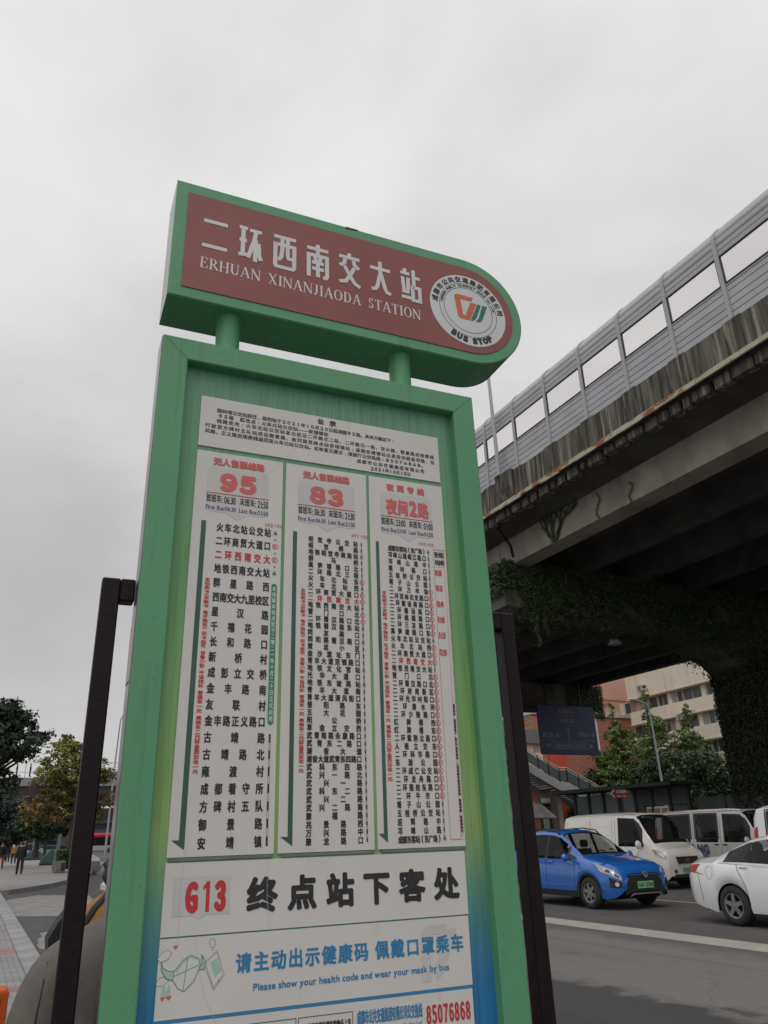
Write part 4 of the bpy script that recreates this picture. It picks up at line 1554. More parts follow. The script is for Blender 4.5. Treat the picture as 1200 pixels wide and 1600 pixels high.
# girders
for i, x in enumerate((18.0, 21.2, 24.4, 27.6, 30.8, 34.0, 37.2, 40.2)):
    for (ya, yb) in ((Y0, 2.6), (2.64, 24.9), (24.94, 46.9), (46.94, 68.9), (68.94, 88)):
        if yb < 2.7 and i > 3:
            pass
        mb = MB()
        bw = .46 if i == 0 else .32
        mb.prism([(x, 11.62), (x + bw * 1.9, 11.62), (x + bw * 1.9, 11.95), (x + bw * 1.3, 12.15), (x + bw * 1.3, 12.70), (x, 12.74), ], 'y', ya, yb)
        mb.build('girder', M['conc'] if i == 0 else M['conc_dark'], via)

M['conc_mid'] = mat('mottled_concrete', (0.20, 0.18, 0.15), (0.06, 0.055, 0.05), 0.45, 0.9, bump=.2, bscale=8, lo=.42, hi=.72)  # concrete blotched between mid and dark tones
# crossheads and columns
def crosshead(yc, c0=31.0, c1=36.5):
    mb = MB()
    poly = [(17.55, 11.61), (17.55, 9.86), (23.0, 9.9), (c0 - 3.7, 9.8), (c0 - .7, 8.78), (c0, 8.2), (c0, -.3), (c1, -.3), (c1, 8.2), (c1 + .7, 8.78), (c1 + 3.2, 9.8), (41.4, 9.86), (41.4, 11.61)]
    mb.prism(poly, 'y', yc, yc + 2.3)
    return mb.build('pier', M['conc_mid'], via)


for yc in (2.2, 24.2, 46.2, 68.2, 85.6):
    crosshead(yc, *((31.0, 36.5) if yc < 30 else (26.0, 31.0)))
# drain pipes down from the deck by the crosshead
for (x, y, r, m_) in ((17.46, 26.9, .07, 'barrier_post'), (17.46, 23.6, .06, 'dark_post')):
    mb = MB()
    mb.tube([(16.95, y, 13.0), (17.3, y, 12.6), (17.50, y, 12.2), (17.50, y, 11.0)] if m_ != 'dark_post' else [(16.9, y, 12.98), (17.05, y, 12.9), (17.6, y, 12.2), (17.7, y, 11.7)], r, 10)
    mb.build('drain_pipe', M[m_], via, smooth=True)

# lamp pilaster on the parapet
mb = MB()
mb.prism([(16.30, 14.42), (16.49, 14.42), (16.49, 13.45), (16.42, 13.30), (16.30, 13.75)], 'y', 21.45, 22.45)
mb.build('lamp_bracket', M['parapet'], via)

# noise barrier on top of the parapet: things that stand on the road edge
BP = 2.0
bar = thing('noise_barrier', 'grey louvred noise barrier with a band of milky panes along the elevated road', 'noise barrier', (0, 0, 0), (SL, 0, 0))


def prof_x(z):
    """the barrier bends inwards near the top"""
    t = max(0.0, z - 17.10)
    return 16.56 + 1.05 * t * t


post_m = MB()
zsamp = [14.36, 15, 16, 17.0, 17.2, 17.35, 17.5, 17.6, 17.68]
for sx, hw_ in ((-.035, .07),):
    pts0 = [(prof_x(z) + sx, z) for z in zsamp]
    pts1 = [(prof_x(z) + sx + .11, z) for z in zsamp]
    poly = pts0 + pts1[::-1]
    n = len(zsamp)
    vs = [(p[0], yy_, p[1]) for yy_ in (-.065, .065) for p in pts0 + pts1]
    fs = []
    for i in range(n - 1):
        fs += [(i, i + 1, n + i + 1, n + i), (2 * n + i, 2 * n + n + i, 2 * n + n + i + 1, 2 * n + i + 1), (i, 2 * n + i, 2 * n + i + 1, i + 1), (n + i, n + i + 1, 3 * n + i + 1, 3 * n + i)]
    fs += [(0, n, 3 * n, 2 * n), (n - 1, 3 * n - 1, 4 * n - 1, 2 * n - 1)]
    post_m.add(vs, fs)
post_me = post_m.mesh('barrier_post', M['barrier_post'])


def slat_mesh(z0, z1, lip=0.018):
    mb = MB()
    n = 4 if z1 > 17.0 else 1
    zs = [z0 + (z1 - z0) * k / n for k in range(n + 1)]
    H0 = BP / 2 - .068
    row = []
    for yv in (-H0, H0):
        row.append([(prof_x(z) + lip * (k / n) * 0 + (lip if k == 0 else 0), yv, z) for k, z in enumerate(zs)])
    vs = row[0] + row[1] + [(p[0] + .05, p[1], p[2]) for p in row[0]] + [(p[0] + .05, p[1], p[2]) for p in row[1]]
    m_ = n + 1
    fs = []
    for k in range(n):
        fs += [(k, k + 1, m_ + k + 1, m_ + k), (2 * m_ + k, 3 * m_ + k, 3 * m_ + k + 1, 2 * m_ + k + 1)]
    fs += [(0, m_, 3 * m_, 2 * m_), (n, 2 * m_ + n, 3 * m_ + n, m_ + n)]
    mb.add(vs, fs)
    return mb.mesh('louvre_slat', M['barrier'])


lows = [14.362, 14.622, 14.838, 15.059, 15.307, 15.48, 15.57]
ups = [16.53, 16.715, 16.893, 17.126, 17.431, 17.665]
slats = [slat_mesh(a + .016, b - .026) for a, b in zip(lows[:-1], lows[1:])] + [slat_mesh(a + .016, b - .026) for a, b in zip(ups[:-1], ups[1:])]
pane_me = MB().box(16.575, 16.585, -BP / 2 + .11, BP / 2 - .11, 15.60, 16.50).mesh('pane', M['pane'])
pf = MB()
H0 = BP / 2 - .068
pf.box(16.555, 16.60, -H0, H0, 15.572, 15.605)
pf.box(16.545, 16.61, -H0, H0, 16.495, 16.528)
pf.box(16.555, 16.60, -H0, -H0 + .035, 15.606, 16.494)
pf.box(16.555, 16.60, H0 - .035, H0, 15.606, 16.494)
pf_me = pf.mesh('pane_frame', M['barrier_gap'])
back_me = MB().box(16.615, 16.625, -H0, H0, 14.362, 15.57).box(16.612, 16.622, -H0, H0, 16.53, 17.1).mesh('panel_back', M['barrier_gap'])
for i in range(60):
    y = 11.21 + (i - 12) * BP + .03
    if y > 85:
        break
    o = bpy.data.objects.new('barrier_post', post_me)
    link(o, bar)
    o.location = (0, y, 0)
    far = y > 34 or y < 2
    pnl = bpy.data.objects.new('barrier_panel', back_me)
    link(pnl, bar)
    pnl.location = (0, y + BP / 2, 0)
    for me in slats:
        s_ = bpy.data.objects.new('louvre_slat', me)
        link(s_, pnl)
    f_ = bpy.data.objects.new('pane_frame', pf_me)
    link(f_, pnl)
    p_ = bpy.data.objects.new('pane', pane_me)
    link(p_, pnl)

# lamp post on the parapet bracket
lamp = thing('street_lamp', 'thin grey lamp post rising from the edge of the elevated road beside the noise barrier', 'street lamp', (16.36, 21.95, 14.42 + G * 21.95))
mb = MB()
mb.tube([(0, 0, 0), (0, 0, 6.4), (0.0, 0, 6.9), (.35, 0, 7.35), (1.3, 0, 7.6)], [.085, .06, .055, .05, .045], 10)
mb.box(-.16, .12, -.16, .16, -.02, .03)
mb.build('pole', M['barrier_post'], lamp, smooth=True)
mb = MB()
mb.bbox(1.2, 1.9, -.14, .14, 7.55, 7.68, .03)
mb.build('lamp_head', M['barrier_post'], lamp)
# small junction box on the barrier
# lamp under the crosshead
ul = thing('floodlight', 'small round floodlight hanging under the dark elevated road', 'light', tuple(on_y(960, 1002, 26.6)))
mb = MB()
mb.lathe_x((0, 0, 0), [(0, .0), (.12, .02), (.24, .1), (.30, .24), (.27, .30)], 20)
mb2 = MB()
mb2.v = [(p[1], p[2], -p[0] + .15) for p in mb.v]
mb2.f, mb2.m = mb.f, mb.m
mb2.build('lamp_shade', M['barrier'], ul, smooth='all')
mb = MB()
mb.tube([(0, 0, .1), (0, 0, .75)], .03, 8)
mb.build('stem', M['barrier_gap'], ul)


# ------------------------------------------------------------------ foliage
def leaf_cloud(pts, nrm, size, name, m, parent=None, jitter=.5, fold=True):
    """one mesh of many small leaf faces: pts (n,3), nrm (n,3) preferred normals or None"""
    n = len(pts)
    r = rng.normal(size=(n, 3))
    if nrm is not None:
        r = nrm + jitter * r
    r /= np.linalg.norm(r, axis=1, keepdims=True) + 1e-9
    t = rng.normal(size=(n, 3))
    a = np.cross(r, t)
    a /= np.linalg.norm(a, axis=1, keepdims=True) + 1e-9
    b = np.cross(r, a)
    sz = size * rng.uniform(.6, 1.25, size=(n, 1))
    P = np.empty((n, 4, 3))
    P[:, 0] = pts - a * sz
    P[:, 1] = pts - b * sz * .55 + r * sz * .12
    P[:, 2] = pts + a * sz
    P[:, 3] = pts + b * sz * .55 + r * sz * .12
    me = bpy.data.meshes.new(name)
    me.vertices.add(n * 4)
    me.vertices.foreach_set('co', P.reshape(-1))
    me.loops.add(n * 4)
    me.loops.foreach_set('vertex_index', np.arange(n * 4, dtype=np.int32))
    me.polygons.add(n)
    me.polygons.foreach_set('loop_start', np.arange(0, n * 4, 4, dtype=np.int32))
    me.polygons.foreach_set('loop_total', np.full(n, 4, dtype=np.int32))
    me.materials.append(m)
    me.update()
    me.validate()
    o = bpy.data.objects.new(name, me)
    link(o, parent)
    return o


# ivy over the crosshead face, its outer end and the column
def on_crosshead_z(x):
    pts = [(17.55, 9.86), (23.0, 9.9), (27.3, 9.8), (30.3, 8.78), (31.0, 8.2)]
    for (a, b) in zip(pts[:-1], pts[1:]):
        if x <= b[0]:
            return a[1] + (b[1] - a[1]) * (x - a[0]) / (b[0] - a[0])
    return 8.2


ivy = thing('ivy', 'dark ivy covering the crosshead and column of the elevated road', 'ivy', (0, 0, 0), (SL, 0, 0))
P_, Nn = [], []
cl = [(rng.uniform(17.5, 31.5), rng.uniform(8, 11.6), rng.uniform(.3, 1.0)) for _ in range(90)]
for _ in range(5000):                      # end of the next crosshead, far side
    z = rng.uniform(9.3, 11.8)
    x = 41.4 - 3.2 * rng.random() ** 1.6
    P_.append((x + rng.uniform(0, .25), 46.2 - rng.uniform(.0, .3), z - .3 * rng.random()))
    Nn.append((0, -1, .3))
for _ in range(44000):
    x = 17.45 + 18.5 * rng.random() ** 1.15
    zb_ = on_crosshead_z(x) - .25 * rng.random()
    z = zb_ + (11.75 - zb_) * rng.random()
    if x < 18.2 and z < 10.6 and rng.random() > .02:
        continue
    # bare patches of concrete
    v = math.sin(x * 2.1 + 1.3 * math.sin(z * 1.9)) + math.sin(z * 2.6 + x * .8) + .6 * math.sin(x * 5.3 + z * 3.1)
    if v > (.75 if x < 21 else 1.35) and rng.random() > .12:
        continue
    P_.append((x, 24.2 - rng.uniform(.01, .22) - .15 * max(0, v * -.3), z))
    Nn.append((0, -1, .35))
for _ in range(2600):                      # outer end of the crosshead
    z = rng.uniform(10.3, 11.7)
    P_.append((17.55 - rng.uniform(.01, .25), 24.2 + 2.3 * rng.random(), z))
    Nn.append((-1, 0, .3))
for _ in range(3500):                      # hanging from the lower edge
    x = 18.3 + 12.7 * rng.random() ** 1.3
    z = on_crosshead_z(x) - rng.exponential(.16)
    P_.append((x, (24.25 if rng.random() < .5 else 26.35) + rng.uniform(-.25, .35), z))
    Nn.append((0, -1, .1))
for (hx_, ln) in ((18.9, 1.6), (19.35, 1.1), (18.75, .9), (20.2, .6)):  # trailing strands
    for _ in range(130):
        t = rng.random()
        P_.append((hx_ + .06 * math.sin(t * 9) + rng.normal() * .04, 24.1 + rng.normal() * .04, on_crosshead_z(hx_) - t * ln))
        Nn.append((0, -1, 0))
leaf_cloud(np.array(P_), np.array(Nn, dtype=float), .062, 'foliage', M['ivy'], ivy, jitter=.55)
P_, Nn = [], []
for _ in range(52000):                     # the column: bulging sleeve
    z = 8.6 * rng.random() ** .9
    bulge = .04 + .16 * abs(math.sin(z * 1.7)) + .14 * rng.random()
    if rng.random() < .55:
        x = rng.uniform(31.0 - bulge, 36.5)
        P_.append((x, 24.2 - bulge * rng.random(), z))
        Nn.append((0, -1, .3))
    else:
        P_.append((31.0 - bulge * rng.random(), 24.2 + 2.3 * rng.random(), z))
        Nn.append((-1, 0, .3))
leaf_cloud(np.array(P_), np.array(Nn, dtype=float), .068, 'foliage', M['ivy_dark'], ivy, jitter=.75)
# creeping stems fanned over the outer girder above the crosshead
mb = MB()
rnd = random.Random(14)
VS = []


def vine(y, z, ang, ln, r, depth):
    pts = [(17.955, y, z)]
    n = 6
    for j in range(n):
        ang += rnd.uniform(-.22, .22) + (.10 * (math.pi / 2 - ang))
        y += -math.cos(ang) * ln / n
        z += math.sin(ang) * ln / n
        if z > 12.98:
            break
        pts.append((17.955 - max(0, (z - 12.7)) * .9, y, z))
        VS.append((pts[-1], r))
    if len(pts) > 1:
        mb.tube(pts, [r * (1 - .35 * j / len(pts)) for j in range(len(pts))], 5)
    if depth and z < 12.9:
        for _ in range(2 if depth > 1 else rnd.choice((1, 2))):
            vine(y, z, ang + rnd.choice((-1, 1)) * rnd.uniform(.25, .7), ln * rnd.uniform(.62, .9), r * .66, depth - 1)


for a0 in (.35, .9, 1.4, 1.75, 2.2, 2.6):
    vine(21.35 + rnd.uniform(-.1, .1), 11.64, a0, .68, .045, 3)
for (yv, h) in ((18.8, .95), (17.2, .7)):
    mb.tube([(17.955, yv + .12 * math.sin(j * .8), 11.62 + h * j / 8) for j in range(9)], .018, 5)
st = mb.build('creeping_stems', M['ivy_stem'], ivy)
st['kind'] = 'stuff'
P_ = []
for v in mb.v:
    if rng.random() < .8:
        P_.append((v[0] - .03, v[1] + rng.normal() * .05, v[2] + rng.normal() * .045))
leaf_cloud(np.array(P_), np.tile([(-1., 0, .2)], (len(P_), 1)), .036, 'foliage', M['ivy'], ivy, jitter=.5)


# ------------------------------------------------------------------ vehicles
def car_paint(name, c, c2=None, rough=0.22):
    return mat(name, c, c2 or tuple(x * .93 for x in c), 2.0, rough, coat=0.9, c3=tuple(x * .7 + .02 for x in c), scale3=3.0, lo3=.62, hi3=.9)


M['tyre'] = mat('tyre_rubber', (0.022, 0.021, 0.02), (0.035, 0.033, 0.031), 20, 0.85)
M['rim'] = mat('alloy_rim', (0.30, 0.295, 0.29), (0.22, 0.215, 0.21), 10, 0.4, metal=.6)
M['cover'] = mat('dark_rim_recess', (0.02, 0.02, 0.02), None, 10, 0.7)
M['trim'] = mat('black_plastic', (0.018, 0.018, 0.019), (0.028, 0.028, 0.029), 15, 0.6)
M['seam'] = mat('panel_seam', (0.012, 0.012, 0.013), None, 10, 0.9)
M['chrome'] = mat('chrome', (0.62, 0.62, 0.63), None, 10, 0.15, metal=1)
M['lampglass'] = glassy('headlight_lens', (0.42, 0.43, 0.44), 0.08)
M['lampdark'] = mat('lamp_interior', (0.05, 0.05, 0.055), None, 10, 0.3)
M['lampbright'] = mat('lamp_reflector', (0.75, 0.76, 0.78), None, 10, 0.15, metal=.6)
M['tail'] = glassy('tail_lamp_red', (0.42, 0.02, 0.025), 0.12)
M['amber'] = glassy('amber_lens', (0.6, 0.2, 0.02), 0.15)
M['plate_green'] = mat('green_plate', (0.16, 0.55, 0.22), (0.24, 0.60, 0.30), 6, 0.5)
M['plate_blue'] = mat('blue_plate', (0.02, 0.10, 0.45), None, 6, 0.5)
M['under'] = mat('dark_underbody', (0.012, 0.012, 0.012), None, 6, 0.9)
M['seat'] = mat('dark_seat_cloth', (0.05, 0.05, 0.052), None, 6, 0.9)


class Body:
    """lofted vehicle body; front faces -y at y=0, length along +y, right flank is -x"""

    def __init__(s, table, wheels, R):
        s.t = table
        s.w = wheels
        s.R = R

    def sec(s, y):
        t = s.t
        if y <= t[0][0]:
            r = t[0]
        elif y >= t[-1][0]:
            r = t[-1]
        else:
            for a, b in zip(t[:-1], t[1:]):
                if a[0] <= y <= b[0]:
                    k = (y - a[0]) / (b[0] - a[0])
                    r = [p + (q_ - p) * k for p, q_ in zip(a, b)]
                    break
        _, zb, zs, zt, w, ws, wt = r
        for yw in s.w:
            d = abs(y - yw)
            if d < s.R:
                zb = max(zb, .33 + math.sqrt(s.R ** 2 - d * d) - .02)
        h = zs - zb
        fl = 0
        for yw in s.w:       # slight flare over the wheels
            d = abs(y - yw)
            if d < s.R + .12:
                fl = max(fl, .022 * (1 - max(0, d - s.R * .7) / (s.R * .3 + .12)) if d > s.R * .7 else .022)
        return [(w * .955 + fl, zb), (w * .99 + fl, zb + h * .16), (w + fl * .8, zb + h * .45), (w * .99, zb + h * .78), (ws + (w - ws) * .35, zs - .012 - h * .06), (ws, zs),
                (wt + (ws - wt) * .10, zt - (zt - zs) * .13 - .01), (wt - .03, zt - (zt - zs) * .035 - .004), (wt * .62, zt + (.018 if zt - zs > .2 else .008)), (0, zt + (.03 if zt - zs > .2 else .014))]

    def p(s, y, k, side=-1):
        sc = s.sec(y)
        i = min(int(k), len(sc) - 2)
        f = k - i
        a, b = sc[i], sc[i + 1]
        return Vector((side * (a[0] + (b[0] - a[0]) * f), y, a[1] + (b[1] - a[1]) * f))

    def nrm(s, y, k, side=-1):
        e = .02
        a = s.p(y + e, k, side) - s.p(y - e, k, side)
        b = s.p(y, min(k + .1, 8.99), side) - s.p(y, max(k - .1, 0), side)
        n = a.cross(b)
        if n.length < 1e-9:
            return Vector((side, 0, 0))
        n.normalize()
        if n.x * side < 0 and abs(n.x) > .05:
            n = -n
        if abs(n.x) <= .05 and n.z < 0:
            n = -n
        if n.z < -.3 and k > 5:
            n = -n
        return n

    def shell(s, name, m, parent, holes=(), dark=()):
        """holes/dark: (y0, y1, k0, k1) window openings and black pillar zones, on both flanks"""
        ys = set(r[0] for r in s.t)
        for h_ in list(holes) + list(dark):
            ys |= {h_[0], h_[1]}
        y = 0
        while y < s.t[-1][0]:
            ys.add(round(y, 3))
            y += .12
        for yw in s.w:
            for j in range(-8, 9):
                ys.add(yw + s.R * math.sin(math.pi / 2 * j / 8))
            ys.add(yw - s.R - .002)
            ys.add(yw + s.R + .002)
        ys = sorted(v for v in ys if s.t[0][0] <= v <= s.t[-1][0])
        rows = []
        for y in ys:
            sc = s.sec(y)
            rows.append([(-a, y, z) for a, z in sc] + [(a, y, z) for a, z in sc[::-1][1:]])
        mb = MB()
        n = len(rows[0])
        vs = [p for row in rows for p in row]
        fs, mi = [], []
        for i in range(len(rows) - 1):
            yc = (ys[i] + ys[i + 1]) / 2
            for j in range(n - 1):
                k = (j if j < 9 else 17 - j) + .5
                if any(h_[0] < yc < h_[1] and h_[2] < k < h_[3] for h_ in holes):
                    continue
                fs.append((i * n + j, i * n + j + 1, (i + 1) * n + j + 1, (i + 1) * n + j))
                mi.append(1 if any(h_[0] < yc < h_[1] and h_[2] < k < h_[3] for h_ in dark) else 0)
        mb.add(vs, fs)
        mb.m = mi
        mb.add(rows[0], [tuple(range(n))])
        mb.add(rows[-1], [tuple(range(n))])
        return mb.build(name, [m, M['trim']], parent, smooth=True, merge=True)

    def patch(s, name, m, parent, lo, hi, k0, k1, off=.006, side=-1, n=6, mk=3, smooth=True, thick=0):
        """quad patch: lo=(ya,yb) along its lower edge k0, hi=(ya,yb) along its upper edge k1"""
        rows = []
        for i in range(n + 1):
            t = i / n
            row = []
            for j in range(mk + 1):
                f = j / mk
                k = k0 + (k1 - k0) * f
                ya = lo[0] + (hi[0] - lo[0]) * f
                yb = lo[1] + (hi[1] - lo[1]) * f
                y = ya + (yb - ya) * t
                row.append(tuple(s.p(y, k, side) + s.nrm(y, k, side) * off))
            rows.append(row)
        mb = MB()
        mb.grid(rows)
        return mb.build(name, m, parent, smooth='all' if smooth else False)

    def line(s, mb, pts, wd=.010, off=.003, side=-1):
        """thin seam along points (y,k)"""
        res = []
        for (a, b) in zip(pts[:-1], pts[1:]):
            n = max(2, int(abs(a[1] - b[1]) * 3), int(abs(a[0] - b[0]) / .15))
            for i in range(n):
                res.append((a[0] + (b[0] - a[0]) * i / n, a[1] + (b[1] - a[1]) * i / n))
        res.append(pts[-1])
        P = [s.p(y, k, side) + s.nrm(y, k, side) * off for y, k in res]
        Nn_ = [s.nrm(y, k, side) for y, k in res]
        for i in range(len(P) - 1):
            d = (P[i + 1] - P[i])
            if d.length < 1e-5:
                continue
            t = d.cross(Nn_[i]).normalized() * wd / 2
            mb.add([P[i] - t, P[i] + t, P[i + 1] + t, P[i + 1] - t], [(0, 1, 2, 3)])


def wheel(parent, x, y, r, side, spokes=5, wd=.20, cap=False):
    wv = bpy.data.objects.new('wheel', None)
    link(wv, parent)
    wv.location = (x, y, r)
    s_ = side
    prof = [(r * .60, -s_ * .02), (r * .64, s_ * .012), (r * .74, s_ * .020), (r * .90, s_ * .012), (r * .985, -s_ * .02), (r, -s_ * .06), (r, -s_ * (wd - .04)), (r * .95, -s_ * wd), (r * .6, -s_ * wd)]
    MB().lathe_x((0, 0, 0), prof, 32).build('tyre', M['tyre'], wv, smooth='all')
    mb = MB()
    mb.lathe_x((0, 0, 0), [(0, -s_ * .07), (r * .56, -s_ * .07), (r * .60, -s_ * .02)], 28)
    mb.build('hub_recess', M['cover'], wv)
    mb = MB()
    mb.lathe_x((0, 0, 0), [(r * .55, -s_ * .035), (r * .565, s_ * .004), (r * .625, s_ * .010), (r * .65, s_ * .002)], 28)
    mb.lathe_x((0, 0, 0), [(0, s_ * .008), (r * .10, s_ * .006), (r * .14, -s_ * .02)], 14)
    if cap:
        mb.lathe_x((0, 0, 0), [(r * .12, -s_ * .01), (r * .34, -s_ * .005), (r * .46, -s_ * .02), (r * .56, -s_ * .02)], 24)
    for k in range(spokes):
        a0 = 2 * math.pi * k / spokes + .3
        for da in ((-.13, .13),):
            w0, w1 = .040, .030
            c0, s0 = math.cos(a0), math.sin(a0)
            tx = (-s0, c0)
            pts = []
            for rr, ww, dep in ((r * .10, w0, .004), (r * .58, w1, .0)):
                for sg in (-1, 1):
                    pts.append((s_ * dep, rr * c0 + sg * ww * tx[0], rr * s0 + sg * ww * tx[1]))
            back_ = [(p[0] - s_ * .03, p[1], p[2]) for p in pts]
            mb.add(pts + back_, [(0, 1, 3, 2), (0, 4, 5, 1), (1, 5, 7, 3), (3, 7, 6, 2), (2, 6, 4, 0)])
    mb.build('rim', M['rim'], wv, smooth=True)
    return wv


def plate(parent, x, y, z, text, m='plate_green', w=.46, h=.14, rear=False):
    mb = MB()
    mb.bbox(x - w / 2, x + w / 2, y - .012, y, z - h / 2, z + h / 2, .004)
    p = mb.build('number_plate', M[m], parent)
    k = Ink(y - .0135)
    n = len(text)
    for i, ch in enumerate(text):
        cx = x - w / 2 + .04 + (w - .08) * i / (n - 1)
        if ord(ch) > 0x2000:
            k.char(ch, cx, z, .05, .085, .002)
        elif ch == '1':
            k.one(cx, z, .018, .08)
        else:
            k.char(ch, cx, z, .034, .08, .004, em=False)
    finish(k, 'plate_lettering', M['ink'] if m == 'plate_green' else M['header_white'], p)
    return p


def cabin(parent, w, ys, floor, dash, hz=1.0, rear=True):
    """seats, dashboard and steering wheel seen through the glass"""
    mb = MB()
    mb.bbox(-w + .12, w - .12, dash, dash + .35, .55, hz - .02, .05)
    mb.build('dashboard', M['seat'], parent, smooth=True)
    for i, y in enumerate(ys):
        for x in ((-.36, .36) if i == 0 else (-.42, 0, .42)):
            mb = MB()
            mb.bbox(x - .22, x + .22, y, y + .13, .60, hz + .18, .04)
            mb.bbox(x - .12, x + .12, y + .01, y + .11, hz + .20, hz + .38, .04)
            mb.bbox(x - .23, x + .23, y - .48, y, .56, .70, .03)
            mb.build('seat', M['seat'], parent, smooth=True)
    mb = MB()
    pts = [(.36 + .17 * math.cos(a), dash + .45 + .06 * math.sin(a), hz - .02 + .16 * math.sin(a)) for a in [2 * math.pi * j / 16 for j in range(17)]]
    mb.tube(pts, .014, 6, caps=False)
    mb.build('steering_wheel', M['trim'], parent, smooth='all')


def underside(bd, parent, L_, w):
    mb = MB()
    mb.box(-w + .22, w - .22, .25, L_ - .25, .20, .62)
    for yw in bd.w:
        for sd in (-1, 1):
            mb.box(sd * (w - .21), sd * (w - .215), yw - bd.R, yw + bd.R, .22, .8)
    mb.build('underbody', M['under'], parent)


def mirror(parent, bd, y, k, m, side=-1, sz=(.10, .09, .07)):
    p = bd.p(y, k, side)
    mb = MB()
    c = p + Vector((side * (.10 + sz[0] * .6), .0, .05))
    # rounded shell
    rows = []
    for i in range(9):
        a = math.pi * i / 8
        rows.append([(c.x + sz[0] * math.sin(a) * math.cos(b) * 1.0, c.y + sz[2] * math.sin(a) * math.sin(b) * (1.0 if math.sin(b) < 0 else .45), c.z + sz[1] * math.cos(a)) for b in [2 * math.pi * j / 14 for j in range(15)]])
    mb.grid(rows)
    o = mb.build('mirror', m, parent, smooth='all')
    mb = MB()
    mb.tube([tuple(p + Vector((side * -.01, 0, -.0))), (c.x - side * sz[0] * .5, c.y, c.z - .04)], .022, 6)
    mb.build('mirror_arm', M['trim'], o)
    return o


def flank_details(bd, car, doors, beltk=5.0, seams=True, handle_m=None, handles=(), side=-1):
    mb = MB()
    for d in doors:
        bd.line(mb, d, side=side)
    if mb.v:
        mb.build('door_seam', M['seam'], car)
    for (y, k) in handles:
        p = bd.p(y, k, side)
        n = bd.nrm(y, k, side)
        h = MB()
        c = p + n * .022
        h.bbox(c.x - .012, c.x + .012, y - .095, y + .095, c.z - .016, c.z + .016, .010)
        h.box(c.x - .02 * n.x - .012, c.x, y - .09, y - .07, c.z - .01, c.z + .01)
        h.build('door_handle', handle_m or M['trim'], car)
        q_ = MB()
        c = p + n * .004
        q_.add([(c.x, y - .08, c.z - .022), (c.x, y + .08, c.z - .022), (c.x, y + .07, c.z + .008), (c.x, y - .07, c.z + .008)], [(0, 1, 2, 3)])


def drop_car(name, label, x, y, group=None):
    return thing(name, label, 'car' if 'van' not in name else 'van', (x, y, G * y + .004), (SL, 0, 0), group)


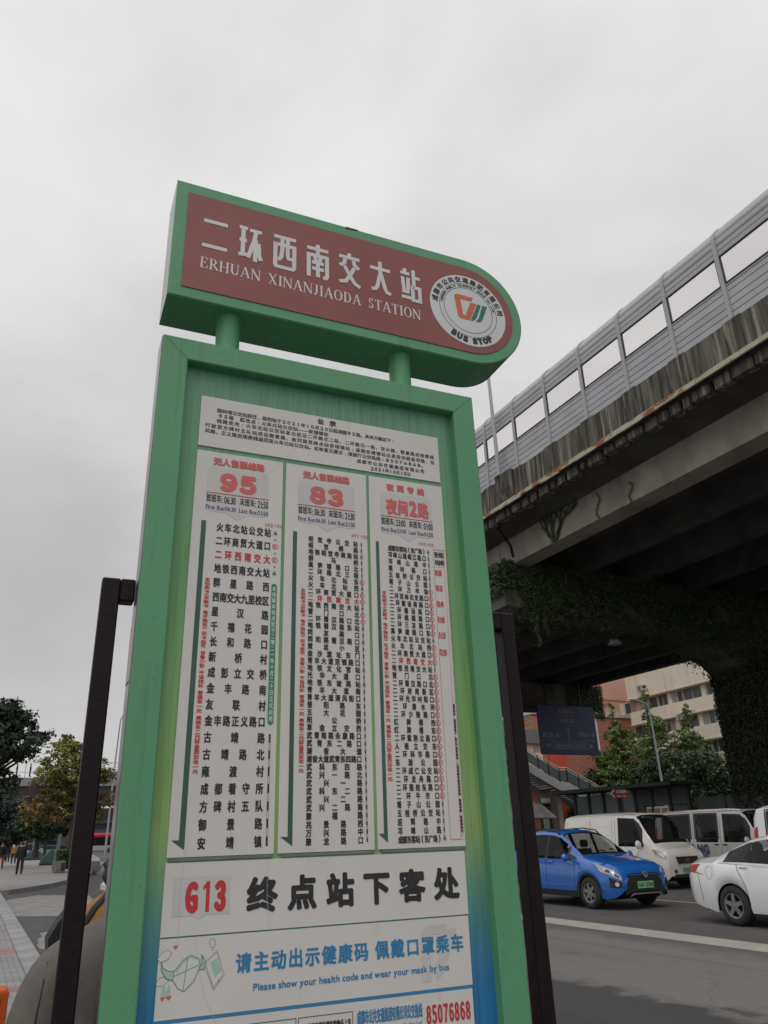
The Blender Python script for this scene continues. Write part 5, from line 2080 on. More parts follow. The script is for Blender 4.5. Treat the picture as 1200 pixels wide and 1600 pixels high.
# --- compact SUV
def suv(name, label, x, y, paint, detail=True, taxi=False):
    car = drop_car(name, label, x, y)
    T = [(-.02, .40, .60, .66, .58, .52, .42), (.04, .30, .70, .79, .72, .64, .50), (.14, .24, .80, .87, .80, .72, .58), (.32, .22, .87, .945, .85, .78, .64), (.70, .22, .945, 1.01, .868, .80, .66),
         (1.08, .22, .985, 1.065, .872, .82, .70), (1.22, .22, .99, 1.13, .872, .825, .70), (1.62, .22, 1.0, 1.38, .872, .83, .655), (1.92, .22, 1.005, 1.545, .872, .835, .625), (2.15, .22, 1.01, 1.605, .872, .835, .625),
         (2.6, .22, 1.02, 1.635, .872, .835, .625), (3.1, .22, 1.03, 1.62, .870, .83, .61), (3.55, .23, 1.05, 1.565, .862, .82, .58), (3.80, .25, 1.05, 1.38, .85, .80, .57), (3.98, .30, 1.02, 1.12, .83, .78, .57), (4.08, .40, .90, .96, .76, .70, .52)]
    bd = Body(T, (.83, 3.33), .375)
    bd.shell('body', paint, car, holes=[(1.58, 2.29, 5, 6), (2.40, 3.10, 5, 6), (3.24, 3.46, 5, 6), (1.20, 1.88, 7, 9), (3.64, 3.92, 7, 9)], dark=[(1.50, 3.62, 5, 6), (1.13, 1.93, 7, 9), (3.6, 3.96, 7, 9)])
    underside(bd, car, 4.08, .87)
    cabin(car, .82, (2.25, 3.1), .6, 1.18, 1.02)
    # glasshouse
    ws = []
    for sd in (-1, 1):
        bd.patch('windscreen', M['carglass'], car, (1.12, 1.14), (1.90, 1.94), 7.4, 7.4, .006, sd) if False else None
    rows = []
    for i in range(9):
        y_ = 1.13 + (1.93 - 1.13) * i / 8
        row = []
        for k in (7.05, 7.5, 8.0, 8.5, 9.0):
            row.append(tuple(bd.p(y_, min(k, 8.999), -1) + Vector((0, -.006, .008))))
        row += [(-p[0], p[1], p[2]) for p in row[::-1][1:]]
        rows.append(row)
    MB().grid(rows).build('windscreen', M['carglass'], car, smooth='all')
    rows = []
    for i in range(7):
        y_ = 3.60 + (3.96 - 3.60) * i / 6
        row = [tuple(bd.p(y_, min(k, 8.999), -1) + Vector((0, .006, .008))) for k in (7.1, 7.6, 8.2, 9.0)]
        row += [(-p[0], p[1], p[2]) for p in row[::-1][1:]]
        rows.append(row)
    MB().grid(rows).build('rear_window', M['carglass'], car, smooth='all')
    for sd in (-1, 1):
        bd.patch('side_window', M['carglass'], car, (1.50, 2.30), (1.98, 2.32), 5.10, 6.0, .006, sd)
        bd.patch('side_window', M['carglass'], car, (2.38, 3.12), (2.40, 3.14), 5.10, 6.0, .006, sd)
        bd.patch('side_window', M['carglass'], car, (3.20, 3.62), (3.22, 3.45), 5.12, 5.95, .006, sd)
        bd.patch('window_trim', M['trim'], car, (1.18, 1.48), (1.30, 1.60), 5.05, 5.45, .007, sd)
        bd.patch('window_trim', M['trim'], car, (2.31, 2.37), (2.33, 2.39), 5.10, 6.0, .007, sd)
        bd.patch('sill_cladding', M['trim'], car, (1.22, 2.94), (1.22, 2.94), 0.0, 0.95, .008, sd, n=10)
        for yw in (.83, 3.33):
            mb = MB()
            for j in range(14):
                a0, a1 = math.pi * j / 14, math.pi * (j + 1) / 14
                pts = []
                for a in (a0, a1):
                    for rr in (.365, .415):
                        pts.append((sd * (.878 if rr < .4 else .893), yw + rr * math.cos(a), .33 + rr * math.sin(a) - .02))
                mb.add(pts, [(0, 1, 3, 2)])
            mb.build('arch_cladding', M['trim'], car)
        for yw in (.83, 3.33):
            wheel(car, sd * .868, yw, .325, sd, 6 if detail else 5)
        # headlamp wrapping round the corner
        hl = bd.patch('headlight', M['lampglass'], car, (.0, .46), (.03, .66), 3.15, 4.85, .010, sd, n=8, mk=4)
        mb = MB()
        c = bd.p(.16, 4.1, sd) + bd.nrm(.16, 4.1, sd) * .014
        bd_ = bd.patch('lamp_edge', M['lampdark'], hl, (.03, .30), (.05, .30), 3.5, 4.1, .012, sd, n=6, mk=2)
        bd.patch('reflector', M['lampbright'], hl, (.10, .18), (.12, .20), 3.6, 4.4, .014, sd, n=3, mk=2)
        bd.patch('reflector', M['lampbright'], hl, (.28, .34), (.29, .36), 3.7, 4.3, .014, sd, n=3, mk=2)
        fg = bd.patch('fog_lamp_recess', M['trim'], car, (.00, .17), (.00, .20), 1.7, 2.8, .008, sd, n=4, mk=3)
        c = bd.p(.05, 2.25, sd)
        n_ = bd.nrm(.05, 2.25, sd)
        mb = MB()
        ring_ = []
        u_ = n_.cross(Vector((0, 0, 1))).normalized()
        v_ = u_.cross(n_)
        for k in range(16):
            a = 2 * math.pi * k / 16
            ring_.append(tuple(c + n_ * .016 + (u_ * math.cos(a) + v_ * math.sin(a)) * .045))
        mb.add(ring_, [tuple(range(16))])
        mb.build('fog_lamp', M['lampbright'], car)
        bd.patch('tail_lamp', M['tail'], car, (3.86, 4.04), (3.80, 3.98), 3.6, 4.9, .010, sd)
        mirror(car, bd, 1.42, 5.0, paint, sd)
        # roof rail
        mb = MB()
        pts = [tuple(bd.p(y_, 7.0, sd) + Vector((0, 0, h_))) for y_, h_ in ((1.98, .0), (2.10, .05), (2.6, .06), (3.1, .06), (3.42, .0))]
        mb.tube(pts, .016, 6)
        mb.build('roof_rail', M['trim'], car, smooth='all')
        flank_details(bd, car, [[(1.30, .9), (1.28, 3.5), (1.30, 4.95)], [(2.34, .9), (2.34, 5.0)], [(3.02, 1.6), (3.16, 3.5), (3.18, 5.0)], [(1.22, 1.0), (2.94, 1.0)]],
                      handles=((2.16, 3.9), (3.0, 4.0)), handle_m=paint, side=sd)
    # bonnet seam and front
    mb = MB()
    bd.line(mb, [(.20, 8.9), (.20, 6.6), (.45, 5.9), (1.08, 6.4)], side=-1)
    bd.line(mb, [(.20, 8.9), (.20, 6.6), (.45, 5.9), (1.08, 6.4)], side=1)
    mb.build('bonnet_seam', M['seam'], car)
    mb = MB()
    mb.prism([(-.36, .36), (.36, .36), (.56, .30), (.50, .56), (.43, .63), (-.43, .63), (-.50, .56), (-.56, .30)], 'y', -.034, .02)
    gr = mb.build('lower_grille', M['trim'], car)
    for i in range(4):
        MB().box(-.40 + .01 * i, .40 - .01 * i, -.040, -.034, .43 + i * .033, .438 + i * .033).build('grille_bar', M['cover'], gr)
    mb = MB()
    mb.prism([(-.48, .685), (-.40, .645), (.40, .645), (.48, .685), (.44, .725), (-.44, .725)], 'y', -.052, .05)
    ug = mb.build('upper_grille', M['trim'], car)
    MB().bbox(-.44, .44, -.066, -.050, .680, .698, .004).build('chrome_bar', paint if name == 'blue_car' else M['chrome'], ug)
    mb = MB()
    mb.prism([(-.50, .26), (-.40, .335), (.40, .335), (.50, .26), (.40, .275), (.36, .30), (-.36, .30), (-.40, .275)], 'y', -.050, .02)
    mb.build('skid_plate', M['chrome'], car)
    # round badge
    mb = MB()
    mb.tube([(0, -.066, .69), (0, -.080, .69)], .078, 24)
    bg_ = mb.build('badge', M['chrome'], car, smooth=True)
    k = Ink(-.0815)
    k.ringf(0, .69, .076, .010, 24)
    k.stroke([(-.048, .65), (-.016, .735), (0, .685), (.016, .735), (.048, .65)], .014, 1)
    finish(k, 'badge_mark', M['trim'], bg_)
    plate(car, 0, -.040, .485, '川AD13304' if name == 'blue_car' else '川A')
    # interior hints: seats and steering wheel seen through the glass are dark; roof panel print
    if detail:
        mb = MB()
        MB().box(-.40, .40, 2.55, 3.3, 1.674, 1.676)
    return car


M['blue_paint'] = car_paint('bright_blue_paint', (0.015, 0.135, 0.50))
M['black_paint'] = car_paint('black_car_paint', (0.015, 0.015, 0.017))
M['white_paint'] = car_paint('white_car_paint', (0.80, 0.80, 0.80))
M['dull_white'] = car_paint('dusty_white_paint', (0.74, 0.72, 0.69), (0.68, 0.66, 0.62), 0.3)
M['dull_white2'] = car_paint('greyish_white_paint', (0.64, 0.62, 0.58), (0.56, 0.54, 0.50), 0.35)
suv('blue_car', 'bright blue compact car with black roof rails and a green number plate', 13.47, 14.40, M['blue_paint'])
suv('dark_car', 'dark car half hidden behind the roof of the blue car', 18.6, 22.6, M['black_paint'], detail=False)


# --- saloon
def sedan(label, x, y):
    car = drop_car('white_sedan', label, x, y)
    paint = M['white_paint']
    T = [(-.02, .38, .58, .64, .60, .54, .44), (.06, .26, .68, .75, .76, .68, .54), (.20, .20, .76, .83, .84, .77, .62), (.55, .18, .84, .92, .885, .82, .68), (1.05, .18, .90, .985, .90, .84, .70), (1.30, .18, .92, 1.03, .90, .845, .70),
         (1.75, .18, .935, 1.28, .90, .85, .62), (2.05, .18, .945, 1.41, .90, .85, .585), (2.4, .18, .95, 1.465, .90, .85, .58), (2.9, .18, .965, 1.47, .90, .85, .57), (3.3, .18, .985, 1.40, .90, .845, .56), (3.7, .18, 1.00, 1.26, .90, .84, .55),
         (4.05, .20, 1.01, 1.115, .895, .83, .60), (4.35, .26, 1.00, 1.085, .87, .81, .62), (4.55, .30, .98, 1.06, .83, .77, .60), (4.66, .36, .90, .96, .76, .70, .55)]
    bd = Body(T, (.92, 3.60), .375)
    bd.shell('body', paint, car, holes=[(1.98, 2.42, 5, 6), (2.56, 3.22, 5, 6), (1.42, 2.02, 7, 9), (3.36, 3.90, 7, 9)], dark=[(1.70, 3.76, 5, 6), (1.33, 2.08, 7, 9), (3.3, 3.98, 7, 9)])
    underside(bd, car, 4.66, .90)
    cabin(car, .84, (2.35, 3.2), .6, 1.36, .96)
    rows = []
    for i in range(9):
        y_ = 1.33 + (2.08 - 1.33) * i / 8
        row = [tuple(bd.p(y_, min(k, 8.999), -1) + Vector((0, -.006, .008))) for k in (7.05, 7.5, 8.0, 8.5, 9.0)]
        row += [(-p[0], p[1], p[2]) for p in row[::-1][1:]]
        rows.append(row)
    MB().grid(rows).build('windscreen', M['carglass'], car, smooth='all')
    rows = []
    for i in range(9):
        y_ = 3.30 + (3.98 - 3.30) * i / 8
        row = [tuple(bd.p(y_, min(k, 8.999), -1) + Vector((0, .006, .008))) for k in (7.25, 7.7, 8.2, 9.0)]
        row += [(-p[0], p[1], p[2]) for p in row[::-1][1:]]
        rows.append(row)
    MB().grid(rows).build('rear_window', M['carglass'], car, smooth='all')
    for sd in (-1, 1):
        # chrome edge under the panes, panes on top
        bd.patch('window_trim', M['chrome'], car, (1.62, 3.86), (1.62, 3.82), 4.98, 5.10, .007, sd, n=16, mk=1)
        bd.patch('side_window', M['carglass'], car, (1.66, 2.44), (2.12, 2.46), 5.12, 6.05, .007, sd)
        bd.patch('side_window', M['carglass'], car, (2.52, 3.30), (2.54, 3.20), 5.12, 6.05, .007, sd)
        bd.patch('side_window', M['carglass'], car, (3.36, 3.80), (3.26, 3.36), 5.12, 6.0, .007, sd)
        bd.patch('window_trim', M['trim'], car, (2.45, 2.51), (2.47, 2.53), 5.1, 6.05, .008, sd)
        bd.patch('window_trim', M['trim'], car, (3.31, 3.355), (3.21, 3.255), 5.12, 6.05, .008, sd)
        wheel(car, sd * .892, .92, .325, sd, 5)
        wheel(car, sd * .892, 3.60, .325, sd, 5)
        bd.patch('tail_lamp', M['tail'], car, (4.40, 4.60), (4.28, 4.575), 3.15, 4.7, .010, sd, n=5)
        bd.patch('headlight', M['lampglass'], car, (.03, .45), (.05, .60), 3.3, 4.7, .010, sd)
        mirror(car, bd, 1.62, 5.0, paint, sd)
        bd.patch('sill_strip', M['trim'], car, (1.30, 3.22), (1.30, 3.22), -.02, .35, .006, sd, n=8, mk=1)
        flank_details(bd, car, [[(1.45, .5), (1.42, 3.5), (1.46, 4.95)], [(2.48, .4), (2.48, 5.0)], [(3.22, 1.2), (3.40, 3.0), (3.44, 5.0)], [(4.30, 1.0), (4.34, 3.1)], [(4.22, 2.9), (4.50, 3.1)]],
                      handles=((2.30, 3.95), (3.28, 4.05)), handle_m=paint, side=sd)
        mb = MB()      # round fuel flap
        pts = [(4.06 + .085 * math.cos(2 * math.pi * k / 20), 3.35 + .75 * math.sin(2 * math.pi * k / 20)) for k in range(21)]
        bd.line(mb, pts, .006, .003, sd)
        mb.build('fuel_flap', M['channel'], car)
    MB().prism([(-.45, .42), (.45, .42), (.40, .60), (-.40, .60)], 'y', -.03, .02).build('grille', M['trim'], car)
    k = MB()
    k.bbox(-.22, .22, 4.655, 4.668, .70, .84, .004)
    k.build('number_plate', M['plate_blue'], car)
    return car


sedan('white saloon nearest on the right with a red tail lamp and a dusty wheel', 13.22, 7.42)


# --- vans
def van(name, label, x, y, paint, panelled, Lv=4.6, hz=2.02, w=.80, front=True, lower=None):
    car = drop_car(name, label, x, y)
    e = Lv - 4.6
    T = [(-.02, .34, .80, .88, .70, .66, .54), (.05, .26, .88, .96, .76, .70, .58), (.16, .22, .95, 1.04, .79, .74, .60), (.40, .20, 1.02, 1.10, .79, .75, .64), (.62, .20, 1.06, 1.17, .795, .76, .68), (.85, .20, 1.08, 1.36, .80, .765, .68), (1.10, .20, 1.09, 1.58, .80, .77, .67),
         (1.36, .20, 1.10, hz - .18, .80, .77, .66), (1.60, .20, 1.11, hz - .05, .80, .77, .66), (1.95, .20, 1.12, hz, .80, .77, .66), (3.0, .20, 1.12, hz + .01, .80, .77, .66), (4.1 + e, .20, 1.12, hz - .01, .80, .77, .65), (4.42 + e, .22, 1.12, hz - .06, .79, .76, .63), (4.54 + e, .26, 1.10, hz - .20, .775, .74, .60), (4.6 + e, .34, 1.05, hz - .5, .75, .71, .57)]
    T = [tuple([(r[0] * .72 if r[0] < 1.7 else (r[0] if r[0] > 1.9 else r[0] - .1)), r[1], r[2], r[3], r[4] * w / .80, r[5] * w / .80, r[6] * w / .80]) for r in T]
    bd = Body(T, (.90, 3.55 + e), .355)
    hl_ = [(1.12, 1.82, 5, 6), (.54, 1.04, 7, 9)]
    if not panelled:
        hl_ += [(2.10, 3.0, 5, 6), (3.24, 4.10 + e, 5, 6)]
    bd.shell('body', paint, car, holes=hl_, dark=[(.84, 1.86, 5, 6), (.47, 1.10, 7, 9)])
    underside(bd, car, Lv, w)
    cabin(car, w - .05, (1.75,) if panelled else (1.75, 2.9), .6, .62, 1.12)
    rows = []
    for i in range(11):
        y_ = .47 + (1.10 - .47) * i / 10
        row = [tuple(bd.p(y_, min(k, 8.999), -1) + Vector((0, -.008, .010))) for k in (7.0, 7.4, 7.8, 8.3, 9.0)]
        row += [(-p[0], p[1], p[2]) for p in row[::-1][1:]]
        rows.append(row)
    ws_ = MB().grid(rows).build('windscreen', M['carglass'], car, smooth='all')
    k = MB()
    M.setdefault('teal_ink', mat('teal_sticker', (0.10, 0.42, 0.42), None, 8, .5))
    for i in range(5):
        y_ = 1.00
        p = bd.p(y_, 7.5, -1) + Vector((.04 + i * .085, -.02, .016))
        q2 = bd.p(y_ + .05, 7.5, -1) + Vector((.04 + i * .085, -.02, .016))
        k.add([tuple(p), tuple(p + Vector((.045, 0, .004))), tuple(q2 + Vector((.045, 0, .004))), tuple(q2)], [(0, 1, 2, 3)])
    k.build('windscreen_sticker', M['teal_ink'], ws_)
    for sd in (-1, 1):
        bd.patch('side_window', M['carglass'], car, (.82, 1.80), (1.20, 1.84), 5.12, 6.2, .006, sd)
        bd.patch('window_trim', M['trim'], car, (.76, .815), (1.14, 1.195), 5.08, 6.2, .007, sd)
        if panelled:
            for (a, b) in ((2.12, 3.16), (3.30, 4.28 + e)):
                bd.patch('side_panel', paint, car, (a + .05, b - .05), (a + .05, b - .05), 5.2, 6.25, -.018, sd, n=5, mk=3)
                mb = MB()
                bd.line(mb, [(a, 5.12), (b, 5.12), (b, 6.35), (a, 6.35), (a, 5.12)], .02, .006, sd)
                bd.line(mb, [(a + .06, 5.7), (b - .06, 5.7)], .01, .004, sd)
                mb.build('pressed_rim', M['dull_white2'], car)
        else:
            for (a, b) in ((2.06, 3.04), (3.20, 4.14 + e)):
                bd.patch('side_window', M['carglass'], car, (a, b), (a, b), 5.15, 6.25, .006, sd, n=5, mk=3)
                mb = MB()
                bd.line(mb, [(a, 5.13), (b, 5.13), (b, 6.28), (a, 6.28), (a, 5.13)], .03, .009, sd)
                bd.line(mb, [((a + b) / 2, 5.15), ((a + b) / 2, 6.25)], .018, .009, sd)
                mb.build('window_rubber', M['trim'], car)
        for yw in (.90, 3.55 + e):
            wheel(car, sd * (w - .006), yw, .30, sd, 5, cap=True)
        hl = bd.patch('headlight', M['lampglass'], car, (.02, .36), (.02, .50), 3.3, 4.85, .012, sd, n=6, mk=4)
        bd.patch('reflector', M['lampbright'], hl, (.06, .20), (.08, .24), 3.6, 4.4, .016, sd, n=3, mk=2)
        bd.patch('indicator', M['amber'], hl, (.30, .36), (.36, .46), 3.5, 4.5, .016, sd, n=2, mk=2)
        bd.patch('tail_lamp', M['tail'], car, (4.40 + e, 4.55 + e), (4.40 + e, 4.56 + e), 3.8, 5.6, .008, sd, n=3)
        mirror(car, bd, .84, 5.05, paint, sd, (.11, .12, .07))
        flank_details(bd, car, [[(1.22, .6), (.98, 3.0), (.80, 4.6)], [(1.98, .3), (1.98, 6.9)], [(3.12, .3), (3.12, 6.9)], [(1.25, .3), (3.12, .3)]], handles=((1.82, 4.0), (2.16, 4.0)), side=sd)
        mb = MB()
        bd.line(mb, [(1.5, 6.95), (Lv - .4, 6.95)], .03, .012, sd)
        mb.build('drip_rail', paint, car)
    mb = MB()
    mb.prism([(-.36, .65), (.36, .65), (.42, .84), (-.42, .84)], 'y', -.040, .06)
    gr = mb.build('grille', M['trim'], car)
    for i in range(4):
        MB().bbox(-.39, .39, -.056, -.040, .665 + i * .042, .685 + i * .042, .003).build('grille_bar', M['chrome'], gr)
    mb = MB()
    mb.tube([(0, -.058, .745), (0, -.072, .745)], .06, 20)
    b_o = mb.build('badge', M['chrome'], car, smooth=True)
    kk = Ink(-.0735)
    kk.poly([(-.035, .75), (0, .785), (.035, .75), (.014, .705), (-.014, .705)])
    finish(kk, 'badge_mark', M['tail'], b_o)
    MB().prism([(-.60, .30), (.60, .30), (.52, .385), (-.52, .385)], 'y', -.034, .03).build('lower_intake', M['trim'], car)
    plate(car, 0, -.036, .50, '川AD2719')
    for sd in (-1, 1):
        mb = MB()
        mb.tube([(sd * .50, -.02, .47), (sd * .50, -.05, .47)], .045, 16)
        mb.build('fog_lamp', M['lampdark'], car)
    mb = MB()
    mb.tube([(-.35, 1.7, hz - .02), (-.36, 1.9, hz + .35)], .006, 5)
    mb.build('aerial', M['trim'], car)
    return car, bd


van('panel_van', 'white panel van with blank pressed sides and green plate behind the blue car', 18.42, 17.85, M['dull_white'], True, 4.6, 2.05, .82)
mv, mbd = van('minivan', 'dusty white minivan with dark side windows and a green and blue logo on its door', 22.3, 17.30, M['dull_white2'], False, 4.95, 2.10, .80)
# CNG logo on the minivan's sliding door
lg = Ink(0)
lg.stroke([(0, .00), (.20, .24), (.30, .10), (.42, .10)], .07)
for i, ch in enumerate('NG'):
    lg.char(ch, .52 + i * .24, .12, .19, .27, .016, em=False)
for i, ch in enumerate('CNG'):
    lg.char(ch, .55 + i * .10, -.07, .07, .09, .004, em=False)
o = lg.build('door_logo', [M['navy_ink']], mv)
o.rotation_euler = (0, 0, -math.pi / 2)
o.location = (-.826, 3.35, .80)
lg = Ink(0)
lg.poly([(-.16, -.10), (.34, -.10), (.20, .30), (-.16, .30)])
o = lg.build('logo_flash', [M['mgreen_ink']], mv)
o.rotation_euler = (0, 0, -math.pi / 2)
o.location = (-.823, 3.45, .80)
van('white_van', 'clean white van beyond the white saloon, cut off by the edge of the photo', 18.40, 9.92, M['white_paint'], False, 4.9, 2.08, .82)


# ------------------------------------------------------------------ buildings and street furniture on the far side
M['cream'] = mat('cream_plaster', (0.82, 0.75, 0.62), (0.76, 0.69, 0.57), 0.5, 0.85, c3=(0.52, 0.46, 0.37), scale3=0.8, stretch3=(1, 2.5, .25), lo3=.56, hi3=.8)
M['cream_edge'] = mat('pale_ledge', (0.62, 0.58, 0.50), (0.50, 0.46, 0.40), 1, 0.8)
M['salmon'] = mat('salmon_plaster', (0.60, 0.345, 0.27), (0.55, 0.315, 0.245), 0.4, 0.85)
M['white_trim'] = mat('white_trim', (0.62, 0.60, 0.57), None, 2, 0.7)
M['roofgrey'] = mat('grey_roof', (0.10, 0.10, 0.11), (0.07, 0.07, 0.075), 1.5, 0.8)
M['redroof'] = mat('red_canopy', (0.62, 0.09, 0.05), (0.55, 0.08, 0.045), 1, 0.6)
M['shopgreen'] = mat('shop_sign_green', (0.03, 0.36, 0.12), None, 2, 0.5)
M['dark_frame'] = mat('dark_shelter_steel', (0.016, 0.017, 0.018), (0.022, 0.023, 0.024), 3, 0.55)
M['shelter_panel'] = mat('grey_green_panel', (0.060, 0.075, 0.078), (0.045, 0.058, 0.060), 1.0, 0.6, rand=.15)
M['lamp_grey'] = mat('lamp_post_grey', (0.36, 0.38, 0.40), None, 3, 0.5)
M['ac'] = mat('air_conditioner_white', (0.55, 0.53, 0.50), None, 3, 0.6)


def brick_mat():
    m = bpy.data.materials.new('red_brick_wall')
    m.use_nodes = True
    nt = m.node_tree
    b = nt.nodes['Principled BSDF']
    b.inputs['Roughness'].default_value = .85
    t = nt.nodes.new('ShaderNodeTexCoord')
    mp = nt.nodes.new('ShaderNodeMapping')
    mp.inputs['Rotation'].default_value = (math.radians(90), 0, 0)
    br = nt.nodes.new('ShaderNodeTexBrick')
    br.inputs['Color1'].default_value = (0.42, 0.155, 0.10, 1)
    br.inputs['Color2'].default_value = (0.33, 0.12, 0.08, 1)
    br.inputs['Mortar'].default_value = (0.36, 0.23, 0.17, 1)
    br.inputs['Scale'].default_value = 1.0
    br.inputs['Brick Width'].default_value = .9
    br.inputs['Row Height'].default_value = .30
    br.inputs['Mortar Size'].default_value = .03
    nt.links.new(t.outputs['Object'], mp.inputs['Vector'])
    nt.links.new(mp.outputs['Vector'], br.inputs['Vector'])
    nt.links.new(br.outputs['Color'], b.inputs['Base Color'])
    return m


M['brick'] = brick_mat()

# cream apartment block: its long face runs along the street
cb = thing('apartment_building', 'cream apartment block with balcony bands seen under the elevated road', 'apartment building', (68, 40, 0.5))
gz = G * 55
FL = [7.15, 10.05, 12.95, 15.85]           # undersides of the plaster bands above local street level
x0 = 0.0
mb = MB()
mb.box(.9, 14, -14, 30.4, -1.5, 18.1 + gz)
mb.build('wall', M['cream'], cb)
for j, zb_ in enumerate([4.25] + FL):
    mb = MB()
    top = zb_ + 1.42 if j < 4 else zb_ + 2.74
    mb.box(0, .93, -14, 30.6, zb_ + gz - .5, top + gz - .5)
    bnd = mb.build('balcony_band', M['cream'], cb)
    mb = MB()
    mb.box(-.12, .95, -14.1, 30.75, zb_ + gz - .62, zb_ + gz - .502)
    mb.build('ledge', M['cream_edge'], bnd)
mb = MB()
mb.box(-.05, 14.1, -14, 30.7, 18.1 + gz + .0, 18.28 + gz)
mb.build('roof', M['roofgrey'], cb)
mb = MB()
mb.box(.0, .06, -14, 30.6, 18.65 + gz, 18.70 + gz)
for k in range(24):
    mb.box(.0, .05, -14 + k * 1.9, -13.95 + k * 1.9, 18.28 + gz, 18.65 + gz)
mb.build('roof_railing', M['channel'], cb)
rnd = random.Random(8)
for j, zb_ in enumerate([4.25] + FL[:-1]):
    za, zt_ = zb_ + 1.42 + gz - .5, zb_ + 2.9 - .62 + gz
    y = -13.5
    while y < 30:
        wd = rnd.choice((1.5, 2.1, 2.6))
        mb = MB()
        mb.box(.60, .72, y, y + .07, za, zt_)
        mb.box(.60, .72, y + wd - .07, y + wd, za, zt_)
        mb.box(.60, .72, y + wd / 2 - .03, y + wd / 2 + .03, za + .08, zt_ - .08)
        mb.box(.60, .72, y + .07, y + wd - .07, za, za + .08)
        mb.box(.60, .72, y + .07, y + wd - .07, zt_ - .08, zt_)
        wn = mb.build('window', M['white_trim'], cb)
        for (pa, pb_) in ((y + .07, y + wd / 2 - .03), (y + wd / 2 + .03, y + wd - .07)):
            MB().box(.66, .67, pa, pb_, za + .08, zt_ - .08).build('pane', rnd.choice((M['winglass'], M['winglass'], M['winglass2'])), wn)
        y += wd + .10
        if rnd.random() < .4:
            MB().box(.5, .8, y, y + .55, za, zt_).build('pillar', rnd.choice((M['cream'], M['cream'], M['salmon'])), cb)
            y += .62
for (y, z) in ((27.6, 16.5), (22.4, 12.4), (12, 12.6), (5.5, 9.4)):
    mb = MB()
    mb.bbox(-.50, -.16, y, y + .85, z + gz - .5, z + gz + .15, .03)
    ac = mb.build('air_conditioner', M['ac'], cb)
    mb = MB()
    mb.tube([(-.505, y + .36, z + gz - .18), (-.52, y + .36, z + gz - .18)], .24, 18)
    mb.build('fan_grille', M['channel'], ac)

# brick building with salmon plaster above: faces down the street
Yb = 74.0
xl, xr = on_y(846, 1250, Yb).x, on_y(990, 1100, Yb).x
zs1 = on_y(950, 1121, Yb).z
bb = thing('brick_building', 'red brick building with a salmon upper wall, white string course and green shop signs', 'building', (xl, Yb, 1.2))
W_ = xr - xl + 1.5
mb = MB()
mb.box(0, W_, 0, 12, -2, zs1 - 1.2)
mb.build('brick_wall', M['brick'], bb)
mb = MB()
mb.box(0, W_, 0, 12, zs1 - 1.2 + .62, zs1 + 9)
mb.build('upper_wall', M['salmon'], bb)
mb = MB()
mb.box(-.1, W_, -.18, 12, zs1 - 1.2, zs1 - 1.2 + .62)
mb.build('string_course', M['white_trim'], bb)
z2_ = on_y(950, 1094, Yb).z - 1.2
MB().box(-.05, W_, -.10, 0, z2_, z2_ + .35).build('string_course', M['salmon'], bb)
xp = on_y(934, 1160, Yb).x - xl
mb = MB()
mb.tube([(xp, -.12, 2), (xp, -.12, zs1 - 1.25)], .16, 8)
mb.build('downpipe', M['white_trim'], bb)
# red canopy and shop fronts, nearer
Ys = 66.0
s0 = on_y(826, 1250, Ys)
s1 = on_y(900, 1250, Ys)
sh = thing('shop_building', 'low brick shop building with two green signs and a red canopy edge', 'shop', (s0.x, Ys, G * Ys))
zc0 = on_y(850, 1226, Ys).z - G * Ys
zc1 = on_y(850, 1214, Ys).z - G * Ys
ww = s1.x - s0.x + 3
MB().box(-3, ww, 0, 7.6, -.5, zc0 + .02).build('brick_wall', M['brick'], sh)
MB().box(-3, ww - 2.2, -.7, 7.6, zc0 + .03, zc1).build('canopy', M['redroof'], sh)
for (pa, pb_) in ((842, 864), (875, 897)):
    a, b = on_y(pa, 1246, Ys), on_y(pb_, 1256, Ys)
    x0_, x1_ = a.x - s0.x, b.x - s0.x
    zt_, zb_ = a.z - G * Ys, b.z - G * Ys
    mb = MB()
    mb.box(x0_, x1_, -.22, -.02, zb_, zt_)
    sg = mb.build('shop_sign', M['shopgreen'], sh)
    k = Ink(-.225)
    k.run('BOOK MARK', x0_ + .08, x1_ - .08, zb_ + .13, zt_ - .12, .03)
    finish(k, 'sign_lettering', M['header_white'], sg)
    MB().box(x0_ - .1, x1_ + .1, -.05, -.01, .1, zb_ - .35).build('shop_window', M['winglass'], sh)
    MB().box(x0_ + .2, x0_ + .9, -.09, -.051, .3, zb_ - 1.2).build('poster', M['pale_green'], sh)

# small grey-roofed house left of it
Yh = 70.0
a = on_y(818, 1139, Yh)
b = on_y(846, 1163, Yh)
c = on_y(846, 1195, Yh)
hs = thing('house', 'small house with a grey roof and pale window beyond the footbridge stairs', 'house', (a.x - 8, Yh, 0))
wx = b.x - a.x + 8
MB().box(0, wx, 0, 3.5, 0, b.z).build('wall', M['cream'], hs)
mb = MB()
mb.prism([(-.5, b.z), (3.5, b.z), (3.0, a.z), (.3, a.z)], 'x', -.4, wx + .3)
mb.build('roof', M['roofgrey'], hs)
mb = MB()
x_0, x_1 = on_y(832, 1165, Yh).x - (a.x - 8), on_y(845, 1165, Yh).x - (a.x - 8)
zc_, zd_ = on_y(838, 1175, Yh).z, on_y(838, 1166, Yh).z
mb.box(x_0, x_1, -.08, -.01, zc_, zd_)
wn = mb.build('window', M['white_trim'], hs)
for i in range(3):
    d_ = (x_1 - x_0) / 3
    MB().box(x_0 + i * d_ + .06, x_0 + (i + 1) * d_ - .06, -.10, -.081, zc_ + .06, zd_ - .06).build('pane', M['winglass2'], wn)

